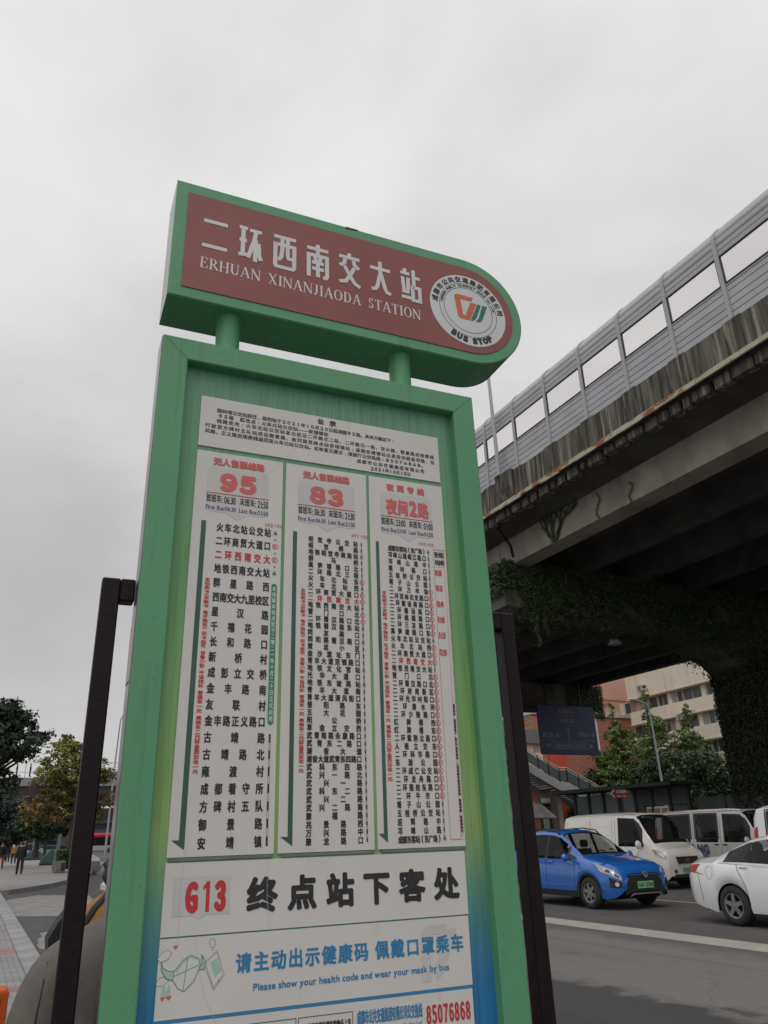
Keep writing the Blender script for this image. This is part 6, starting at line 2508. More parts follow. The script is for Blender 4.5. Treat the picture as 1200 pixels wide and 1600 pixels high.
# footbridge stair coming down to the right
Yf = 58.0
fs = thing('footbridge_stairs', 'grey footbridge stairs with glass balustrades coming down in front of the brick building', 'stairs', (0, Yf, 0))
pl_ = [on_y(790, 1172, Yf), on_y(876, 1222, Yf), on_y(888, 1222, Yf), on_y(960, 1262, Yf)]
P2 = [(p.x, p.z) for p in pl_]
poly = P2 + [(x, z - .75) for x, z in P2[::-1]]
mb = MB()
mb.prism(P2 + [(P2[3][0], P2[3][1] - .7), (P2[2][0], P2[2][1] - .75), (P2[1][0], P2[1][1] - .75), (P2[0][0], P2[0][1] - .75)], 'y', 0, .25)
mb.prism(P2 + [(P2[3][0], P2[3][1] - .7), (P2[2][0], P2[2][1] - .75), (P2[1][0], P2[1][1] - .75), (P2[0][0], P2[0][1] - .75)], 'y', 3.2, 3.45)
mb.build('stringer', M['barrier_post'], fs)
mb = MB()
for (a, b) in zip(P2[:-1], P2[1:]):
    n = max(2, int((b[0] - a[0]) / .33))
    for i in range(n):
        xx = a[0] + (b[0] - a[0]) * i / n
        zz = a[1] + (b[1] - a[1]) * i / n - .35
        mb.box(xx, xx + (b[0] - a[0]) / n, .25, 3.2, zz - .12, zz)
mb.build('steps', M['conc'], fs)
for yv in (.1, 3.3):
    rail = MB()
    for off in (1.25, 1.05):
        rail.tube([(x, yv, z + off) for x, z in P2], .045, 6)
    rl = rail.build('handrail', M['white_trim'], fs)
    for (a, b) in zip(P2[:-1], P2[1:]):
        n = max(1, int((b[0] - a[0]) / 1.1))
        for i in range(n):
            xa, xb = a[0] + (b[0] - a[0]) * i / n, a[0] + (b[0] - a[0]) * (i + 1) / n
            za, zb_ = a[1] + (b[1] - a[1]) * i / n, a[1] + (b[1] - a[1]) * (i + 1) / n
            mb = MB()
            mb.prism([(xa + .10, za + .10), (xb - .06, zb_ + .12), (xb - .06, zb_ + .98), (xa + .10, za + .96)], 'y', yv - .02, yv + .02)
            mb.build('glass_panel', M['shelterglass'], fs)
            MB().box(xa, xa + .07, yv - .05, yv + .05, za, za + 1.22).build('baluster', M['dark_frame'], fs)
for xx in (P2[1][0] + .3,):
    MB().box(xx, xx + .5, 1.2, 2.2, G * Yf - .3, P2[1][1] - .7).build('support', M['conc'], fs)
# red banner behind the stairs
a, b = on_y(857, 1172, 63), on_y(890, 1222, 63)
rb_ = thing('red_banner', 'large red board standing behind the footbridge stairs', 'banner', (a.x, 63, 0))
MB().box(0, b.x - a.x, 0, .25, G * 63, a.z).build('board', M['redroof'], rb_)
k = Ink(-.01)
k.stroke([(.7, a.z - 2.2), (.35, a.z - 2.6), (.7, a.z - 3.0)], .16)
finish(k, 'board_mark', M['header_white'], rb_)

# blue direction sign hung below the elevated road
Yg = 45.0
c_ = [on_y(838, 1103, Yg), on_y(929, 1103, Yg), on_y(932, 1178, Yg), on_y(847, 1181, Yg)]
gx0, gx1 = (c_[0].x + c_[3].x) / 2, (c_[1].x + c_[2].x) / 2 + .05
gz1, gz0 = (c_[0].z + c_[1].z) / 2, (c_[2].z + c_[3].z) / 2
ds = thing('direction_sign', 'dark blue overhead direction sign with white arrows hanging below the elevated road', 'road sign', (gx0, Yg, gz0))
Wg, Hg = gx1 - gx0, gz1 - gz0
M['sign_blue'] = mat('sign_blue', (0.010, 0.022, 0.10), (0.008, 0.018, 0.085), 1, 0.5)
M['sign_ink'] = mat('dim_white_sign_film', (0.17, 0.18, 0.18), None, 1, 0.5)
MB().bbox(0, Wg, 0, .10, 0, Hg, .02).build('sign_plate', M['sign_blue'], ds)
k = Ink(-.012)
k.run('火车北站', Wg * .36, Wg * .60, Hg * .84, Hg * .92, .012)
k.run('HUOCHE BEI ZHAN', Wg * .33, Wg * .62, Hg * .785, Hg * .81, .004)
k.run('沙湾东二路', Wg * .36, Wg * .62, Hg * .64, Hg * .73, .012)
k.run('2nd Shawan East Rd', Wg * .38, Wg * .62, Hg * .585, Hg * .61, .004)
k.run('解 放 路', Wg * .04, Wg * .34, Hg * .34, Hg * .43, .012)
k.run('Jiefang Rd', Wg * .08, Wg * .30, Hg * .285, Hg * .31, .004)
k.run('沙湾东一路', Wg * .66, Wg * .96, Hg * .37, Hg * .46, .012)
k.run('1st Shawan East Rd', Wg * .68, Wg * .95, Hg * .285, Hg * .31, .004)
k.run('北星城中隧 人民北路', Wg * .22, Wg * .78, Hg * .145, Hg * .215, .010)
k.stroke([(Wg * .50, Hg * .27), (Wg * .50, Hg * .50)], .13)
k.poly([(Wg * .46, Hg * .47), (Wg * .54, Hg * .47), (Wg * .50, Hg * .56)], 1)
k.stroke([(Wg * .20, Hg * .12), (Wg * .80, Hg * .12), (Wg * .84, Hg * .18), (Wg * .80, Hg * .25), (Wg * .20, Hg * .25), (Wg * .16, Hg * .18), (Wg * .20, Hg * .12)], .05)
k.poly([(Wg * .08, Hg * .18), (Wg * .15, Hg * .235), (Wg * .15, Hg * .125)], 1)
k.poly([(Wg * .92, Hg * .18), (Wg * .85, Hg * .125), (Wg * .85, Hg * .235)], 1)
finish(k, 'sign_lettering', M['sign_ink'], ds)
for fx in (.2, .8):
    MB().box(Wg * fx - .06, Wg * fx + .06, .11, .22, Hg * .1, 11.75 + G * Yg - gz0).build('hanger', M['dark_frame'], ds)


def louvre_fence():
    pass


# dark bus shelter on the far kerb and the panel fence beside it
Xs = 30.5
sy0, sy1 = on_x(1068, 1225, Xs).y, on_x(893, 1235, Xs).y
st = thing('bus_shelter', 'long dark bus shelter with grey green back panels on the far kerb', 'bus shelter', (Xs, sy0, G * sy0), (SL, 0, 0))
Ls = sy1 - sy0
MB().bbox(-1.3, .7, -.3, Ls + .3, 3.42, 3.62, .03).build('roof', M['dark_frame'], st)
n = 7
for i in range(n + 1):
    y = Ls * i / n
    MB().box(.05, .22, y - .08, y + .08, 0, 3.42).build('post', M['dark_frame'], st)
    if i < n:
        wp = Ls / n
        if i < 3:
            MB().box(.12, .16, y + .09, y + wp - .09, 1.2, 2.55).build('back_panel', M['shelter_panel'], st)
            MB().box(.12, .16, y + .09, y + wp - .09, 2.6, 3.4).build('back_panel', M['shelter_panel'], st)
            MB().box(.12, .16, y + .09, y + wp - .09, .2, 1.15).build('back_panel', M['shelter_panel'], st)
        else:
            MB().box(.12, .15, y + .09, y + wp - .09, .3, 3.3).build('glass_panel', M['shelterglass'], st)
p_ = MB()
py_ = Ls / n * 1.0
o = MB().box(.07, .115, py_ + .15, py_ + .15 + 1.05 * 1.4, 1.95, 2.55).build('poster', M['cream'], st)
for i in range(3):
    MB().box(.060, .069, py_ + .22 + i * .49, py_ + .60 + i * .49, 2.02, 2.46).build('portrait', M['orange_ink'] if False else mat('faded_photo', (.40, .22, .14), (.25, .14, .09), 6, .6), o)
# fence of grey-green hoarding panels
fy1 = sy0 - .2
fn = thing('hoarding', 'grey green hoarding panels with three dark posters right of the bus shelter', 'fence', (Xs + .3, 0, 0), (SL, 0, 0))
for i in range(9):
    y = fy1 - 1.75 * (i + 1)
    MB().box(0, .05, y + .04, y + 1.71, .1, 2.85).build('panel', M['shelter_panel'], fn)
    MB().box(-.04, .10, y - .05, y + .03, 0, 2.95).build('post', M['dark_frame'], fn)
for i in range(3):
    y = fy1 - 1.75 * 2 - 1.5 + i * .55
    MB().box(-.035, -.002, y, y + .38, 2.05, 2.7).build('poster', mat('dark_poster', (.16, .10, .07), (.07, .045, .035), 6, .6), fn)

# red arrow sign on a post
a0_, a1_ = on_y(951, 1233, 27.5), on_y(982, 1247, 27.5)
rs = thing('arrow_sign', 'small red arrow shaped sign pointing left in front of the bus shelter', 'sign', (a0_.x, 27.5, G * 27.5))
zt_, zb_ = a0_.z - G * 27.5, a1_.z - G * 27.5
W_ = a1_.x - a0_.x
mb = MB()
zm = (zt_ + zb_) / 2
mb.prism([(0, zm), (.28, zb_), (W_, zb_), (W_, zt_), (.28, zt_)], 'y', 0, .05)
M['sign_red'] = mat('sign_red', (0.45, 0.02, 0.04), None, 1, .5)
mb.build('sign_plate', M['sign_red'], rs)
k = Ink(-.008)
k.stroke([(.28, zt_ - .04), (.07, zm), (.28, zb_ + .04)], .07)
k.run('公共厕所', .38, W_ - .08, zm + .01, zt_ - .05, .006)
k.run('Public Toilet', .38, W_ - .08, zb_ + .06, zm - .06, .004)
finish(k, 'sign_lettering', M['header_white'], rs)
MB().tube([(W_ * .7, .10, -.0), (W_ * .7, .10, zt_)], .045, 8).build('post', M['dark_frame'], rs)

# twin-headed street lamp
Yl = 50.0
base = on_y(1041, 1262, Yl)
top = on_y(1025, 1110, Yl)
lp = thing('street_lamp', 'grey street lamp with a tall curved arm among the trees by the bus shelter', 'street lamp', (base.x, Yl, G * Yl))
h_ = top.z - G * Yl
mb = MB()
mb.tube([(0, 0, 0), (0, 0, h_ * .6), (-.02, 0, h_), (-.12, 0, h_ + .35), (-.5, 0, h_ + .62), (-1.5, 0, h_ + .80)], [.13, .10, .08, .07, .06, .05], 10)
mb.tube([(0, 0, h_ * .66), (.25, 0, h_ * .70), (.6, 0, h_ * .715)], [.05, .05, .04], 8)
mb.build('pole', M['lamp_grey'], lp, smooth=True)
for (x, z, l) in ((-2.1, h_ + .80, .62), (.55, h_ * .705, .55)):
    rows = []
    for i in range(7):
        t = i / 6
        r = math.sin(math.pi * min(max(t, .04), .96)) ** .6
        rows.append([(x + l * 1.2 * t, .14 * r * math.cos(a), z + .02 + .09 * r * math.sin(a)) for a in [2 * math.pi * j / 12 for j in range(13)]])
    MB().grid(rows).build('lamp_head', M['barrier'], lp, smooth='all')


# ------------------------------------------------------------------ trees
def leaf_mat(name, c1, c2, c3=None):
    return mat(name, c1, c2, 1.3, 0.6, c3=c3 or tuple(x * 1.5 for x in c1), scale3=5, lo3=.55, hi3=.72, spec=.3)


M['bark'] = mat('bark', (0.085, 0.075, 0.06), (0.05, 0.045, 0.038), 4, 0.9, stretch=(1, 1, .3))
M['leaf_a'] = leaf_mat('fresh_green_leaf', (0.17, 0.25, 0.075), (0.09, 0.145, 0.048), (0.26, 0.32, 0.09))
M['leaf_b'] = leaf_mat('deep_green_leaf', (0.07, 0.11, 0.05), (0.04, 0.068, 0.033))
M['leaf_c'] = leaf_mat('yellow_green_leaf', (0.27, 0.28, 0.07), (0.16, 0.18, 0.05), (0.36, 0.30, 0.07))
M['leaf_d'] = leaf_mat('rusty_leaf', (0.24, 0.125, 0.06), (0.15, 0.085, 0.045), (0.27, 0.16, 0.06))
M['leaf_e'] = leaf_mat('dark_leaf', (0.055, 0.080, 0.042), (0.028, 0.044, 0.026), (0.08, .11, .045))


def tree(name, label, x, y, z, H_, blobs, m, n=5000, leaf=.13, trunk=.16, seed=1, group=None, lean=(0, 0), split=None, cat='tree'):
    """blobs: list of (dx, dy, z, rx, rz) clumps; leaves gather in sprays on the clumps' shells"""
    r = np.random.default_rng(seed)
    t = thing(name, label, cat, (x, y, z), (0, 0, 0), group)
    pts, nr = [], []
    tot = sum(b[3] ** 2 * b[4] for b in blobs)
    mb = MB()
    hi = max(b[2] for b in blobs)
    tp = [(0, 0, -.1), (lean[0] * .3, lean[1] * .3, hi * .35), (lean[0] * .7, lean[1] * .7, hi * .7), (lean[0], lean[1], hi)]
    mb.tube(tp, [trunk, trunk * .75, trunk * .45, trunk * .15], 8)
    for (dx, dy, bz, rx, rz) in blobs:
        k = int(n * (rx ** 2 * rz) / tot) + 60
        ns = max(6, k // 28)
        # limb towards the clump
        f = max(.15, min(.9, (bz - rz * .6) / hi))
        bx_, by_ = lean[0] * f, lean[1] * f
        zb0 = hi * f * .85
        mb.tube([(bx_, by_, zb0), ((bx_ + dx) / 2 + r.normal() * .1, (by_ + dy) / 2, (zb0 + bz) / 2 + .1), (dx, dy, bz)], [trunk * .32, trunk * .2, .02], 5)
        for _ in range(ns):
            d = r.normal(size=3)
            d /= np.linalg.norm(d)
            rad = r.uniform(.45, 1.0) ** .6 * (1 + .18 * r.normal())
            c = np.array([dx + d[0] * rx * rad, dy + d[1] * rx * rad, bz + d[2] * rz * rad])
            spread_ = r.uniform(.12, .30) * max(rx, .8) * .7
            q_ = c + r.normal(size=(28, 3)) * np.array([spread_, spread_, spread_ * .6])
            pts.append(q_)
            nr.append(np.tile(d * .5 + np.array([0, 0, .7]), (28, 1)))
            if r.random() < .35:
                mb.tube([(dx * .6 + bx_ * .4, dy * .6 + by_ * .4, bz * .7 + zb0 * .3), tuple(c)], [.03, .008], 4)
    mb.build('trunk', M['bark'], t, smooth=True)
    P = np.concatenate(pts)
    Nn_ = np.concatenate(nr)
    if split is not None:
        sel = split(P, r)
        leaf_cloud(P[~sel], Nn_[~sel], leaf, 'crown', m, t, jitter=.7)
        leaf_cloud(P[sel], Nn_[sel], leaf, 'crown', M['leaf_d'], t, jitter=.7)
    else:
        leaf_cloud(P, Nn_, leaf, 'crown', m, t, jitter=.7)
    return t


def cone_blobs(h0, h1, r0, rnd, k=9, wob=.35):
    out = []
    for i in range(k):
        f = i / (k - 1)
        z = h0 + (h1 - h0) * f
        rr = r0 * (1 - f) ** .8 + .28
        m_ = 3 if f < .75 else 1
        for j in range(m_):
            a = rnd.uniform(0, 6.28)
            o = rr * .65 if m_ > 1 else 0
            out.append((o * math.cos(a), o * math.sin(a), z + rnd.uniform(-.3, .3), rr * .70 + .16, (h1 - h0) / k * .95))
    return out


rnd = random.Random(21)
for i, (px, ptop, Yt, r0, seed, lab, m_) in enumerate((
        (955, 1103, 60, 2.5, 3, 'pointed green tree in front of the brick building, left of the street lamp', 'leaf_a'),
        (1004, 1070, 62, 2.4, 4, 'tallest pointed green tree, its tip against the cream building', 'leaf_a'),
        (1068, 1098, 58, 2.6, 5, 'bushy green tree right of the street lamp in front of the cream building', 'leaf_a'))):
    tp_ = on_y(px, ptop, Yt)
    zg = G * Yt
    hh = tp_.z - zg
    tree('ginkgo_tree', lab, tp_.x, Yt, zg, hh, cone_blobs(3.2, hh - .5, r0, rnd, 11), M[m_], n=19000, leaf=.14, trunk=.22, seed=seed, group='trees behind the bus shelter')
for (px, py, Yt, sp_, seed, lab) in ((1032, 1188, 52, 2.6, 8, 'low dark green tree crown under the street lamp'), (1100, 1176, 50, 2.9, 9, 'dark tangled tree beside the ivy covered column'), (918, 1208, 62, 2.2, 12, 'small dark tree beside the footbridge stairs')):
    tp_ = on_y(px, py, Yt)
    zg = G * Yt
    hh = tp_.z - zg
    bl_ = [(rnd.uniform(-1, 1) * sp_ * .7, rnd.uniform(-1, 1) * sp_ * .5, hh * f, sp_ * .6, hh * .16) for f in (.35, .45, .55, .65, .75, .85, .9)]
    tree('small_tree', lab, tp_.x, Yt, zg, hh, bl_, M['leaf_b'], n=10000, leaf=.15, trunk=.12, seed=seed)
# hedge behind the fence
hd = thing('hedge', 'dark green hedge behind the hoarding panels', 'hedge', (Xs + 2.2, 14, G * 14), (SL, 0, 0))
P_ = rng.uniform(size=(9000, 3)) * np.array([1.6, 16, 3.6]) + np.array([0, 0, .2])
P_[:, 2] *= .8 + .2 * np.sin(P_[:, 1] * 1.7) + .12 * np.sin(P_[:, 1] * 4.1)
leaf_cloud(P_, None, .11, 'foliage', M['leaf_e'], hd)
MB().box(.4, 1.2, 0, 16, 0, 2.2).build('stems', M['leaf_e'], hd)
# pale parasol by the shop
pa = on_y(843, 1262, 40)
um = thing('parasol', 'large pale grey parasol behind the dark car', 'parasol', (pa.x - .9, 40, G * 40))
mb = MB()
hz_ = on_y(846, 1250, 40).z - G * 40
ve = [(0, 0, hz_)] + [(1.7 * math.cos(k * math.pi / 4), 1.7 * math.sin(k * math.pi / 4), hz_ - 1.05) for k in range(8)] + [(0.9 * math.cos(k * math.pi / 4), 0.9 * math.sin(k * math.pi / 4), hz_ - .30) for k in range(8)]
mb.add(ve, [(0, 9 + k, 9 + (k + 1) % 8) for k in range(8)] + [(9 + k, 1 + k, 1 + (k + 1) % 8, 9 + (k + 1) % 8) for k in range(8)])
mb.build('canopy', mat('pale_parasol_cloth', (.72, .68, .66), None, 2, .8), um)
MB().tube([(0, 0, 0), (0, 0, hz_)], .04, 8).build('pole', M['dark_frame'], um)


# ------------------------------------------------------------------ the left background
Yo = 118.0
ob = thing('overpass', 'grey footbridge crossing the street far away on the left with a thin railing', 'footbridge', (0, Yo, 0))
dz = on_y(0, 1215, Yo).z
d2 = on_y(0, 1228, Yo).z
d3 = on_y(0, 1257, Yo).z
r1 = on_y(0, 1190, Yo).z
M['fascia'] = mat('pale_grey_fascia', (0.30, 0.30, 0.305), (0.24, 0.24, 0.245), .3, .8)
MB().box(-30, 40, 0, 5, d2, dz).build('fascia', M['fascia'], ob)
mb = MB()
mb.prism([(.35, d2), (5, d2), (5, d3), (1.6, d3)], 'x', -30, 40)
mb.build('girder', mat('grey_girder', (0.10, 0.10, 0.102), (0.08, .08, .082), .3, .85), ob)
rl = MB()
rl.tube([(-30, .15, r1), (40, .15, r1)], .035, 5)
rl.tube([(-30, .15, dz + .7), (40, .15, dz + .7)], .025, 4)
rl.build('handrail', M['channel'], ob)
for i in range(28):
    MB().box(-30 + i * 2.5, -29.93 + i * 2.5, .12, .19, dz, r1).build('railing_post', M['channel'], ob)
for xx in (-12, 26):
    MB().box(xx, xx + 1.4, 1.5, 3.4, 0, d3).build('pier', M['conc_mid'], ob)


# ------------------------------------------------------------------ people
M['skin'] = mat('skin', (0.46, 0.27, 0.20), (0.42, 0.24, 0.18), 8, .55)
M['hair'] = mat('black_hair', (0.012, 0.010, 0.010), (0.02, .017, .016), 30, .5)


def cloth(name, c):
    return mat(name, c, tuple(v * .75 for v in c), 7, .85, bump=.15, bscale=30)


def skin_mesh(name, joints, bones, radii, sub=2, mats=(), assign=None):
    me = bpy.data.meshes.new(name)
    me.from_pydata([tuple(j) for j in joints], bones, [])
    o = bpy.data.objects.new(name, me)
    COL.objects.link(o)
    md = o.modifiers.new('skin', 'SKIN')
    md.use_smooth_shade = True
    sv = me.skin_vertices[0].data
    for i, r in enumerate(radii):
        sv[i].radius = r if isinstance(r, tuple) else (r, r)
    sv[0].use_root = True
    ss = o.modifiers.new('sub', 'SUBSURF')
    ss.levels = sub
    ss.render_levels = sub
    dg = bpy.context.evaluated_depsgraph_get()
    new = bpy.data.meshes.new_from_object(o.evaluated_get(dg))
    bpy.data.objects.remove(o)
    bpy.data.meshes.remove(me)
    new.name = name
    new.materials.clear()
    for m_ in mats:
        new.materials.append(m_)
    if assign:
        for p in new.polygons:
            p.material_index = assign(p.center)
            p.use_smooth = True
    return new


def walker(label, x, y, z, h, heading, jacket, trousers, stride=.22, arms='hang', sub=1, bag=None, group='pedestrians on the plaza'):
    k = h / 1.70
    t = thing('person', label, 'person', (x, y, z), (0, 0, heading), group)
    s_ = stride
    J = [(0, 0, .93), (0, 0, 1.12), (0, .01, 1.33), (0, .01, 1.46), (0, -.01, 1.60), (0, -.005, 1.645),
         (.10, 0, .88), (.11, -s_ * .45, .50), (.115, -s_ * .5, .09), (.115, -s_ * .5 - .15, .035),
         (-.10, 0, .88), (-.11, s_ * .35, .50), (-.115, s_ * .8, .11), (-.115, s_ * .8 - .13, .04),
         (.17, .01, 1.38), (.23, .03, 1.12), (.22, -.06 if arms == 'hang' else -.2, .90 if arms == 'hang' else 1.08), (.21, -.09, .82),
         (-.17, .01, 1.38), (-.23, .03, 1.12), (-.22, -.02, .90), (-.21, -.05, .82)]
    if arms == 'fold':
        J[16] = (.10, -.20, 1.08)
        J[17] = (.02, -.23, 1.10)
        J[20] = (-.10, -.20, 1.08)
        J[21] = (-.02, -.23, 1.08)
    B = [(0, 1), (1, 2), (2, 3), (3, 4), (4, 5), (0, 6), (6, 7), (7, 8), (8, 9), (0, 10), (10, 11), (11, 12), (12, 13), (2, 14), (14, 15), (15, 16), (16, 17), (2, 18), (18, 19), (19, 20), (20, 21)]
    Rr = [(.19, .14), (.19, .14), (.20, .135), (.062, .062), (.095, .105), (.06, .07), .115, .085, .068, (.05, .04), .115, .085, .068, (.05, .04), .085, .068, .055, .045, .085, .068, .055, .045]
    J = [tuple(v * k for v in j) for j in J]
    Rr = [tuple(v * k for v in r) if isinstance(r, tuple) else r * k for r in Rr]

    def asg(c):
        zc = c.z / k
        if zc > 1.455:
            return 2
        if zc > .86:
            if abs(c.x / k) > .14 and zc < .885:
                return 2
            return 0
        if zc < .075:
            return 3
        return 1
    me = skin_mesh('body', J, B, Rr, sub, (jacket, trousers, M['skin'], M['trim']), asg)
    o = bpy.data.objects.new('body', me)
    link(o, t)
    # hair cap
    rows = []
    for i in range(7):
        a = math.pi * .62 * i / 6
        rows.append([(k * .098 * math.sin(a) * math.cos(b), k * (.02 + .112 * math.sin(a) * math.sin(b)), k * (1.615 + .115 * math.cos(a))) for b in [2 * math.pi * j / 12 for j in range(13)]])
    MB().grid(rows).build('hair', M['hair'], t, smooth='all')
    if bag is not None:
        MB().bbox(-.16 * k, .16 * k, .12 * k, .26 * k, 1.0 * k, 1.38 * k, .04).build('backpack', bag, t)
    return t


def at_ground(px, py, zoff=KZ):
    p = on_ground(px, py, zoff)
    return p


c_black = cloth('black_cloth', (.018, .018, .02))
c_navy = cloth('navy_cloth', (.025, .03, .045))
c_yel = cloth('ochre_cloth', (.42, .23, .05))
c_red = cloth('dark_red_cloth', (.22, .04, .035))
c_pink = cloth('pinkish_shirt', (.36, .13, .11))
for (px, py, h, hd_, ja, tr, lab, kw) in (
        (29.0, 1366.5, 1.66, math.pi * 1.0, c_black, c_black, 'person all in black walking towards the bus stop across the plaza', {}),
        (20.0, 1350, 1.64, .2, c_yel, c_navy, 'person in a yellow jacket walking away across the plaza', {}),
        (10.5, 1347.5, 1.68, -.1, c_navy, c_black, 'person in dark clothes standing left of the yellow jacket', dict(arms='fold', stride=.05)),
        (5.0, 1344.5, 1.66, .1, c_black, c_navy, 'person in black far back, just left of the person in navy', dict(stride=.12)),
        (15.5, 1341.5, 1.70, .2, cloth('grey_jacket', (.10, .10, .11)), c_black, 'person in a grey jacket farthest back on the plaza', dict(stride=.2)),
        (25.0, 1342.5, 1.62, .0, c_navy, c_black, 'person in navy far back, right of the yellow jacket', dict(stride=.15)),
        (-1.0, 1358, 1.70, .3, c_black, c_red, 'person in dark clothes with red trousers at the left edge of the photo', {})):
    p = at_ground(px, py)
    sc_ = 1.0
    hpx = h
    walker(lab, p.x, p.y, p.z, h, hd_, ja, tr, **kw)
# the walking man's shirt front
for (px, Yp, lab, jc) in ((25, Yo + .9, 'person leaning at the footbridge railing', c_black), (46, Yo + .9, 'person in grey standing at the footbridge railing', cloth('grey_cloth', (.09, .09, .10)))):
    p = on_y(px, 1214, Yp)
    walker(lab, p.x, Yp, p.z - .02, 1.72, math.pi * .5, jc, c_navy, stride=.08, group='people on the footbridge')

# trees on the left
p = on_y(-22, 1300, 34)
zg = G * 34 + KZ
bl_ = []
rnd = random.Random(5)


def tz(py, Y):
    return on_y(0, py, Y).z


for (px, py, rx, rz) in ((-25, 1112, 1.0, .7), (8, 1110, .8, .55), (30, 1118, .65, .45), (45, 1128, .45, .22), (-10, 1140, 1.1, .7), (28, 1145, .7, .42), (-30, 1170, 1.2, .8), (10, 1168, .9, .55), (35, 1172, .55, .28), (60, 1152, .42, .16), (75, 1146, .30, .10),
                         (50, 1165, .50, .20), (38, 1180, .36, .15), (-8, 1190, .6, .3), (-25, 1215, 1.0, .6), (8, 1224, .45, .28), (3, 1236, .5, .3), (-20, 1245, .8, .4), (20, 1222, .28, .15)):
    q_ = on_y(px, py, 34)
    bl_.append((q_.x - p.x, rnd.uniform(-.8, .8), q_.z - zg, rx * .80, rz * .85))
tree('broadleaf_tree', 'dark leafy tree leaning in from the left edge of the photo', p.x, 34, zg, 8, bl_, M['leaf_e'], n=15000, leaf=.085, trunk=.20, seed=31)
p = on_y(105, 1355, 52)
zg = p.z
bl_ = []
for (px, py, rx, rz) in ((108, 1160, .75, .55), (122, 1168, .7, .5), (95, 1175, .7, .5), (82, 1195, .8, .5), (115, 1190, .9, .6), (140, 1185, .8, .6), (150, 1210, .9, .6), (75, 1212, .8, .4), (100, 1215, 1.0, .6), (128, 1222, .9, .6), (160, 1215, .7, .4), (62, 1222, .6, .3),
                         (110, 1245, 1.0, .6), (90, 1250, .7, .5), (135, 1252, .9, .6), (158, 1250, .8, .5), (60, 1245, .7, .45), (50, 1262, .7, .45), (72, 1270, .7, .4), (100, 1275, .9, .5), (130, 1278, .9, .5), (155, 1272, .6, .4), (45, 1280, .55, .35)):
    q_ = on_y(px, py, 52)
    bl_.append((q_.x - p.x, rnd.uniform(-1, 1), q_.z - zg, rx * 1.0, rz * .95))
zr = on_y(100, 1232, 52).z - zg


def rusty(P, r):
    return (P[:, 2] < zr + .5 * np.sin(P[:, 0] * 2)) & (r.random(len(P)) < np.where(P[:, 2] < zr - 2.6, .15, .62)) | (r.random(len(P)) < .08)


tree('broadleaf_tree', 'yellow green tree turning rusty, standing by the stone planter', p.x, 52, zg, 8, bl_, M['leaf_c'], n=15500, leaf=.10, trunk=.17, seed=33, split=rusty)
p = on_y(55, 1338, 64)
bl_ = []
for (px, py, rx, rz) in ((48, 1275, 1.0, .7), (62, 1268, 1.0, .6), (55, 1290, 1.1, .7), (80, 1285, .9, .6), (70, 1300, .9, .5), (95, 1290, .9, .6), (45, 1298, .6, .4)):
    q_ = on_y(px, py, 64)
    bl_.append((q_.x - p.x, rnd.uniform(-1, 1), q_.z - p.z, rx, rz))
tree('broadleaf_tree', 'dark green tree behind the yellow green one', p.x, 64, p.z, 6, bl_, M['leaf_b'], n=8000, leaf=.14, trunk=.2, seed=35)
p = on_y(2, 1330, 70)
bl_ = []
for (px, py, rx, rz) in ((-15, 1270, 2.0, 1.2), (10, 1272, 1.2, .8), (20, 1290, 1.3, .8), (-5, 1295, 1.8, .9), (25, 1305, 1.2, .6), (5, 1312, 1.5, .6)):
    q_ = on_y(px, py, 70)
    bl_.append((q_.x - p.x, rnd.uniform(-1, 1), q_.z - p.z, rx, rz))
tree('conifer_tree', 'bluish dark tree low on the left behind the pedestrians', p.x, 70, p.z, 6, bl_, mat('bluish_leaf', (.035, .055, .045), (.02, .034, .028), 2, .7), n=8000, leaf=.15, trunk=.2, seed=36)

# stone planters with hedge, litter bin, boards and poles near the tree
M['stone'] = mat('weathered_stone', (0.20, 0.195, 0.185), (0.12, .118, .11), 2, .85)
for (pa_, pb_, pyb, hh, lab, hedge_) in ((86, 107, 1364.5, .62, 'low stone planter with a clipped hedge at the foot of the yellow green tree', True), (141, 152, 1362, .55, 'small grey stone block between the dark post and the sign', False)):
    a = on_ground(pa_, pyb, KZ)
    b = on_ground(pb_, pyb + (1 if hedge_ else 0), KZ)
    pl2 = thing('planter', lab, 'planter', (a.x, a.y, a.z))
    wd = max(.5, b.x - a.x)
    MB().bbox(0, wd, 0, 2.0, 0, hh, .03).build('stone_block', M['stone'], pl2)
    if hedge_:
        MB().box(wd * .55, wd * .9, -.03, -.002, .12, hh - .1).build('recess', M['trim'], pl2)
        P_ = rng.uniform(size=(2600, 3)) * np.array([wd * 1.0, 1.6, .62]) + np.array([.1, .2, hh - .05])
        leaf_cloud(P_, None, .06, 'foliage', M['leaf_b'], pl2)
a = on_ground(84, 1358.5, KZ)
bd_ = thing('notice_board', 'tall grey board leaning beside the planter', 'board', (a.x, a.y, a.z), (0, 0, 0))
mb = MB()
b_ = on_y(95.5, 1303, a.y)
mb.prism([(-.15, 0), (.18, 0), (b_.x - a.x + .05, b_.z - a.z), (b_.x - a.x - .12, b_.z - a.z)], 'y', 0, .08)
mb.build('board', M['channel'], bd_)
mb = MB()
mb.tube([(.12, .5, 0), (b_.x - a.x, .1, b_.z - a.z)], .03, 6)
mb.build('prop', M['dark_frame'], bd_)
a = on_ground(67.5, 1350.5, KZ)
pp = thing('pole', 'thin black pole standing on the plaza left of the grey board', 'pole', tuple(a))
b_ = on_y(74, 1290, a.y)
MB().tube([(0, 0, 0), (b_.x - a.x, 0, b_.z - a.z)], [.13, .07], 8).build('shaft', M['dark_frame'], pp)
MB().tube([(0, 0, 0), (0, 0, .5)], .2, 8).build('foot', M['dark_frame'], pp)
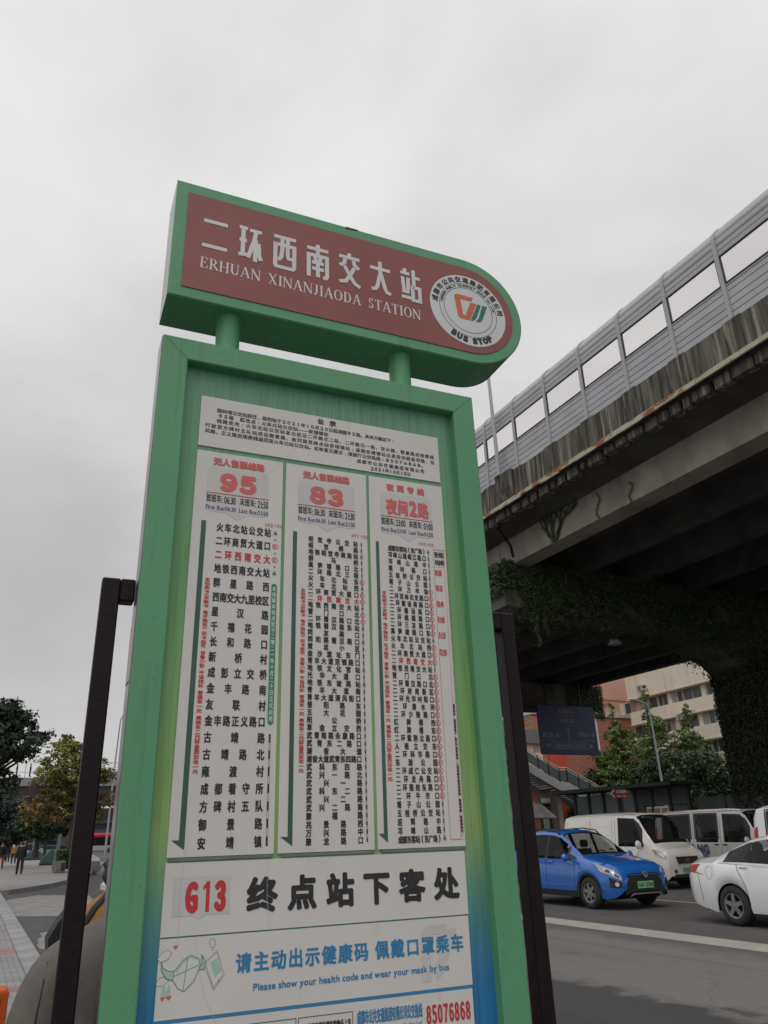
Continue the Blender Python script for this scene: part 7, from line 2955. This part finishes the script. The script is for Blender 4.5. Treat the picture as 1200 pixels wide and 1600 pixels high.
for (px, py, w_, c, lab) in ((52, 1344, 1.6, (.07, .13, .13), 'blue green covered stall far across the plaza'), (62, 1343.5, 1.3, (.40, .42, .44), 'small white tent shaped cover beside the blue green stall'), (78, 1352, 1.2, (.08, .14, .13), 'dark green box by the planter')):
    a = on_ground(px, py, KZ)
    tt = thing('stall', lab, 'stall', tuple(a))
    mb = MB()
    mb.prism([(-w_ * .6, 0), (w_ * .6, 0), (w_ * .5, .55), (w_ * .05, 1.15), (-w_ * .5, .5)], 'y', 0, 1.6)
    mb.build('cover', mat('stall_cloth', c, tuple(v * .6 for v in c), 3, .8), tt)
    MB().box(-w_ * .62, w_ * .62, -.03, -.005, 0, .12).build('base', M['dark_frame'], tt)

# signal pole far away
a = on_y(38.5, 1338, 112)
sp_ = thing('traffic_signal', 'grey traffic signal pole far down the street', 'traffic light', (a.x, 112, G * 112))
zt_ = on_y(40, 1298, 112).z - G * 112
MB().tube([(0, 0, 0), (.1, 0, zt_)], .14, 8).build('pole', M['dark_frame'], sp_)
MB().tube([(.05, 0, zt_ * .62), (2.0, 0, zt_ * .64)], .07, 6).build('arm', M['dark_frame'], sp_)
for zz in (.96, .80, .52):
    MB().bbox(.12, .75, -.15, .15, zt_ * zz - .7, zt_ * zz, .04).build('signal_head', M['trim'], sp_)

# far pale buildings seen through the gap
for (pa_, pb_, pt, Yq, c, lab) in ((28, 54, 1262, 260, (.40, .37, .37), 'far pale tower beyond the signal pole'), (-60, -2, 1280, 240, (.20, .21, .22), 'far grey building behind the low dark tree'), (60, 112, 1292, 200, (.035, .04, .055), 'dark far building under the footbridge'), (100, 330, 1262, 175, (.03, .032, .036), 'dark bulk of a building behind the bus')):
    a, b = on_y(pa_, 1340, Yq), on_y(pb_, 1340, Yq)
    zt_ = on_y((pa_ + pb_) / 2, pt, Yq).z
    fb = thing('far_building', lab, 'building', (a.x, Yq, G * Yq))
    mm = mat('far_wall', c, tuple(v * .85 for v in c), .1, .85)
    hh = zt_ - G * Yq
    W_ = b.x - a.x
    if pa_ == 28:
        mb = MB()
        mb.prism([(0, 0), (W_, 0), (W_, hh * .45), (W_ * .75, hh * .75), (W_ * .30, hh), (W_ * .1, hh)], 'y', 0, 20)
        mb.build('wall', mm, fb)
        for i in range(7):
            MB().box(W_ * .12, W_ * .8, -.3, -.02, hh * (.1 + .09 * i), hh * (.13 + .09 * i)).build('window_band', M['winglass2'], fb)
    else:
        MB().box(0, W_, 0, 20, -2, hh).build('wall', mm, fb)
        for i in range(3):
            MB().box(W_ * .05, W_ * .95, -.3, -.02, hh * (.2 + .22 * i), hh * (.28 + .22 * i)).build('window_band', M['winglass'], fb)

# red and white bus beyond the dark post
a = on_ground(104, 1336, 0)
a = on_y(104, 1331, 150)
zb_ = G * 150
bus = thing('city_bus', 'red and white bus parked far away between the dark post and the sign', 'bus', (a.x, 150, zb_))
M['bus_red'] = mat('bus_red', (.50, .035, .045), None, 1, .4)
M['bus_grey'] = mat('bus_pale', (.42, .42, .43), None, 1, .5)
Lb = 9.5
mb = MB()
mb.bbox(0, Lb, 0, 2.5, 2.35, 3.15, .25)
mb.build('roof', M['bus_red'], bus)
MB().box(.05, Lb - .05, .05, 2.45, .35, 1.15).build('lower_body', M['bus_grey'], bus)
MB().box(.08, Lb - .08, .10, 2.4, 1.151, 2.349).build('window_band', M['carglass_solid'], bus)
for i in range(5):
    MB().box(.3 + i * 2.0, .42 + i * 2.0, .06, .099, 1.152, 2.348).build('pillar', M['trim'], bus)
for xw in (2.0, Lb - 2.6):
    mb = MB()
    mb.lathe_x((0, 0, 0), [(0, 0), (.25, 0), (.48, -.02), (.48, -.3), (0, -.3)], 20)
    mb.v = [(p_[1] + xw, -p_[0] + .04, p_[2] + .48) for p_ in mb.v]
    mb.build('wheel', M['tyre'], bus)


# parked taxis and cars, small and far
def far_car(label, px, py, Lc, c, c2=None, roof=None, heading=0.0, group='cars far down the street'):
    p_ = on_ground(px, py, 0)
    t = thing('parked_car', label, 'car', (p_.x, p_.y, p_.z), (0, 0, heading), group)
    pm = mat('far_car_paint', c, None, 1, .35)
    low = [(0, .25), (Lc, .25), (Lc, .78), (Lc * .97, .92), (Lc * .82, .95), (Lc * .30, .93), (Lc * .03, .80), (0, .6)]
    up = [(Lc * .26, .93), (Lc * .86, .95), (Lc * .74, 1.42), (Lc * .42, 1.44)]
    MB().prism(low, 'y', 0, 1.7).build('body', pm, t, smooth=True)
    mb = MB()
    mb.prism([(x_, z_ + .001) for x_, z_ in up], 'y', .12, 1.58)
    mb.build('windows', M['carglass_solid'], t)
    mb = MB()
    mb.box(Lc * .42, Lc * .74, .14, 1.56, 1.442, 1.48)
    mb.build('roof', mat('far_roof_paint', c2 or c, None, 1, .35), t)
    for xw in (Lc * .2, Lc * .8):
        mb = MB()
        mb.lathe_x((0, 0, 0), [(0, 0), (.2, 0), (.31, -.02), (.31, -.2), (0, -.2)], 16)
        mb.v = [(q_[1] + xw, -q_[0] - .01, q_[2] + .31) for q_ in mb.v]
        mb.build('wheel', M['tyre'], t)
    return t


far_car('green taxi with a white roof seen between the tree trunks', 57, 1339.5, 4.4, (.24, .62, .06), (.6, .62, .62))
far_car('second green taxi just right of the black pole', 74, 1339, 4.4, (.24, .62, .06), (.6, .62, .62))
far_car('white car beside the signal pole', 40, 1340, 4.5, (.55, .55, .55))
far_car('white car far left behind the pedestrians', 8, 1334, 4.5, (.60, .58, .55))
far_car('pale car just right of the yellow jacket', 24, 1332, 4.5, (.42, .42, .44))

# arching lamp far behind, between post and sign
a = on_y(178.5, 1190, 100)
b_ = on_y(184, 1113, 100)
fl_ = thing('street_lamp', 'slender curved street lamp far away just left of the green frame', 'street lamp', (a.x, 100, G * 100))
h_ = b_.z - G * 100
MB().tube([(0, 0, 0), (.1, 0, h_ * .6), (.25, 0, h_ * .94), (.5, 0, h_ * .985), (1.4, 0, h_)], [.14, .10, .08, .07, .05], 8).build('pole', M['lamp_grey'], fl_)
MB().bbox(1.4, 2.3, -.12, .12, h_ - .03, h_ + .1, .03).build('lamp_head', M['lamp_grey'], fl_)
# stacked roofs / parked lorry top on the bridge at the right of the post
p = on_y(160, 1212, Yo + 1.5)
lo = thing('covered_truck', 'grey covered truck top on the footbridge approach beside the green frame', 'truck', (p.x, Yo + 1.2, dz))
mb = MB()
mb.prism([(0, 0), (7, 0), (7, 1.6), (4, 1.9), (3.2, 1.2), (1.8, 1.0), (.3, .5)], 'y', 0, 2.4)
mb.build('cover', M['channel'], lo)
MB().box(.5, 6.5, -.04, -.01, .2, .35).build('rail', M['barrier_post'], lo)

# ------------------------------------------------------------------ people close behind the sign
def loft_person(name, label, x, y, z, secs, m, arm=None, neck=None, group=None):
    pass


M['coat'] = mat('grey_brown_wool', (0.165, 0.150, 0.135), (0.135, .123, .112), 30, .95, bump=.25, bscale=300, c3=(.20, .17, .16), scale3=2.5, lo3=.5, hi3=.8)
M['ochre'] = mat('ochre_jacket_cloth', (0.40, 0.20, 0.055), (0.28, .13, .035), 5, .85, bump=.25, bscale=18)
M['strap'] = mat('black_strap', (0.018, 0.02, 0.024), None, 20, .7)

# person in the grey coat, back to the camera, head beyond the board
zc = KZ + G * 2.2
gp = thing('person', 'person in a grey brown wool coat standing right behind the sign', 'person', (.368, 2.10, zc + .012), (0, 0, 0))
J = [(0, 0, .95), (0, .0, 1.10), (.01, .01, 1.235), (.03, .03, 1.35), (.075, .05, 1.46), (.08, .05, 1.51),
     (-.095, .0, 1.235), (-.165, -.005, 1.238), (-.196, -.02, 1.09), (-.206, -.06, .90), (-.19, -.16, .76),
     (.12, .0, 1.245), (.20, 0, 1.215), (.245, 0, 1.04), (.25, -.04, .86), (.24, -.08, .76),
     (-.11, 0, .88), (-.12, .02, .48), (-.12, .04, .08), (-.12, -.08, .035), (.11, 0, .88), (.12, .02, .48), (.12, .04, .08), (.12, -.08, .035)]
B = [(0, 1), (1, 2), (2, 3), (3, 4), (4, 5), (2, 6), (6, 7), (7, 8), (8, 9), (9, 10), (2, 11), (11, 12), (12, 13), (13, 14), (14, 15), (0, 16), (16, 17), (17, 18), (18, 19), (0, 20), (20, 21), (21, 22), (22, 23)]
Rr = [(.19, .15), (.19, .15), (.155, .135), (.070, .070), (.085, .095), (.06, .07), (.125, .12), (.088, .10), .076, .064, .04, (.125, .12), (.088, .10), .076, .064, .04, .12, .08, .055, (.045, .035), .12, .08, .055, (.045, .035)]
me = skin_mesh('body', J, B, Rr, 3, (M['coat'], c_navy, M['skin'], M['trim']), lambda c: 2 if (c.z > 1.39 or (abs(c.x) > .19 and c.z < .79 and c.y < -.05)) else (0 if c.z > .62 else (1 if c.z > .07 else 3)))
o = bpy.data.objects.new('body', me)
link(o, gp)
mb = MB()
for i in range(8):
    pass
rows = []
for i in range(8):
    a = math.pi * .66 * i / 7
    rows.append([(.08 + .092 * math.sin(a) * math.cos(b), .062 + .105 * math.sin(a) * math.sin(b), 1.485 + .11 * math.cos(a)) for b in [2 * math.pi * j / 14 for j in range(15)]])
MB().grid(rows).build('hair', M['hair'], gp, smooth='all')
# armhole seam: follow the coat surface
from mathutils.bvhtree import BVHTree
bv = BVHTree.FromPolygons([v.co.copy() for v in me.vertices], [tuple(p.vertices) for p in me.polygons])
pts = []
for i in range(15):
    t = i / 14
    px_, pz_ = -.172 - .050 * t ** .6, 1.325 - .50 * t
    hit = bv.ray_cast(Vector((px_, -1.0, pz_)), Vector((0, 1, 0)))
    if hit[0] is not None:
        pts.append(tuple(hit[0] + Vector((0, -.001, 0))))
if len(pts) > 3:
    MB().tube(pts, .0014, 5).build('shoulder_seam', M['trim'], gp)

# person in the ochre jacket with a black bag strap and a loose black ponytail
zc = KZ + G * 3.3
op = thing('person', 'person in an ochre jacket with a black bag strap, mostly hidden behind the sign', 'person', (.588, 3.2, zc), (0, 0, 0))
J2 = [(x_ * .96, y_, z_ * 1.035) for x_, y_, z_ in J]
me = skin_mesh('body', J2, B, [tuple(v * .95 for v in r) if isinstance(r, tuple) else r * .95 for r in Rr], 3, (M['ochre'], c_navy, M['skin'], M['trim']),
               lambda c: 2 if (c.z > 1.45 or (abs(c.x) > .19 and c.z < .80 and c.y < -.05)) else (0 if c.z > .72 else (1 if c.z > .07 else 3)))
o = bpy.data.objects.new('body', me)
link(o, op)
rows = []
for i in range(8):
    a = math.pi * .70 * i / 7
    rows.append([(.055 + .098 * math.sin(a) * math.cos(b), .055 + .112 * math.sin(a) * math.sin(b), 1.53 + .12 * math.cos(a)) for b in [2 * math.pi * j / 14 for j in range(15)]])
MB().grid(rows).build('hair', M['hair'], op, smooth='all')
mb = MB()
rnd = random.Random(9)
for k in range(14):
    x_ = -.120 + rnd.uniform(-.018, .022)
    z_ = 1.465 + rnd.uniform(-.015, .015)
    pts = [(-.04, -.05, 1.53), (x_ * .7, -.08, z_ + .035)]
    for j in range(5):
        pts.append((x_ + .012 * math.sin(j * 1.3 + k), -.10 - .006 * j, z_ - .020 * j))
    mb.tube(pts, [.014, .017, .018, .018, .016, .012, .004], 6)
mb.build('ponytail', M['hair'], op, smooth='all')
bv = BVHTree.FromPolygons([v.co.copy() for v in me.vertices], [tuple(p.vertices) for p in me.polygons])
ps = []
CT = [(-.02, 1.42), (-.08, 1.395), (-.13, 1.365), (-.17, 1.325), (-.205, 1.27), (-.225, 1.20), (-.235, 1.10), (-.24, 1.0)]
for i in range(22):
    t = i / 21 * (len(CT) - 1.001)
    f_ = t - int(t)
    px_, pz_ = [CT[int(t)][q_] * (1 - f_) + CT[int(t) + 1][q_] * f_ for q_ in (0, 1)]
    hit = bv.ray_cast(Vector((px_, -1.0, pz_)), Vector((0, 1, 0)))
    if hit[0] is not None:
        ps.append((hit[0], hit[1]))
mb = MB()
if len(ps) > 2:
    rows = []
    for i, (c, n_) in enumerate(ps):
        d = (ps[min(i + 1, len(ps) - 1)][0] - ps[max(i - 1, 0)][0]).normalized()
        s_ = d.cross(n_).normalized() * .013
        rows.append([tuple(c - s_ + n_ * .002), tuple(c - s_ * .8 + n_ * .007), tuple(c + s_ * .8 + n_ * .007), tuple(c + s_ + n_ * .002)])
    mb.grid(rows)
    mb.build('bag_strap', M['strap'], op, smooth='all')
mb = MB()
mb.prism([(-.27, 1.02), (-.16, 1.02), (-.20, 1.335), (-.235, 1.33), (-.27, 1.285), (-.30, 1.23)], 'y', .06, .20)
mb.build('shoulder_bag', M['strap'], op, smooth=True)
mb = MB()
mb.bbox(-.14, .16, -.10, .10, 1.36, 1.415, .02)
mb.build('white_collar', M['white_board'], op, smooth=True)

# orange stall cover cut by the corner of the frame
oc = thing('orange_cover', 'orange fabric covered box with a stitched edge at the lower left corner', 'box', (-.28, 2.35, KZ + G * 2.35))
M['orange_cloth'] = mat('orange_fabric', (0.72, 0.13, 0.015), (0.55, .09, .012), 4, .7, bump=.2, bscale=20, c3=(.30, .10, .04), scale3=5, lo3=.6, hi3=.75)
q_ = on_y(16.5, 1538, 2.35)
MB().bbox(-.15, q_.x + .28, 0, .10, 0, q_.z - .012 - (KZ + G * 2.35), .006).build('cover', M['orange_cloth'], oc, smooth=True)
MB().box(q_.x + .28 - .019, q_.x + .28 - .0175, -.0012, -.0002, .02, q_.z - (KZ + G * 2.35) - .03).build('stitching', M['trim'], oc)
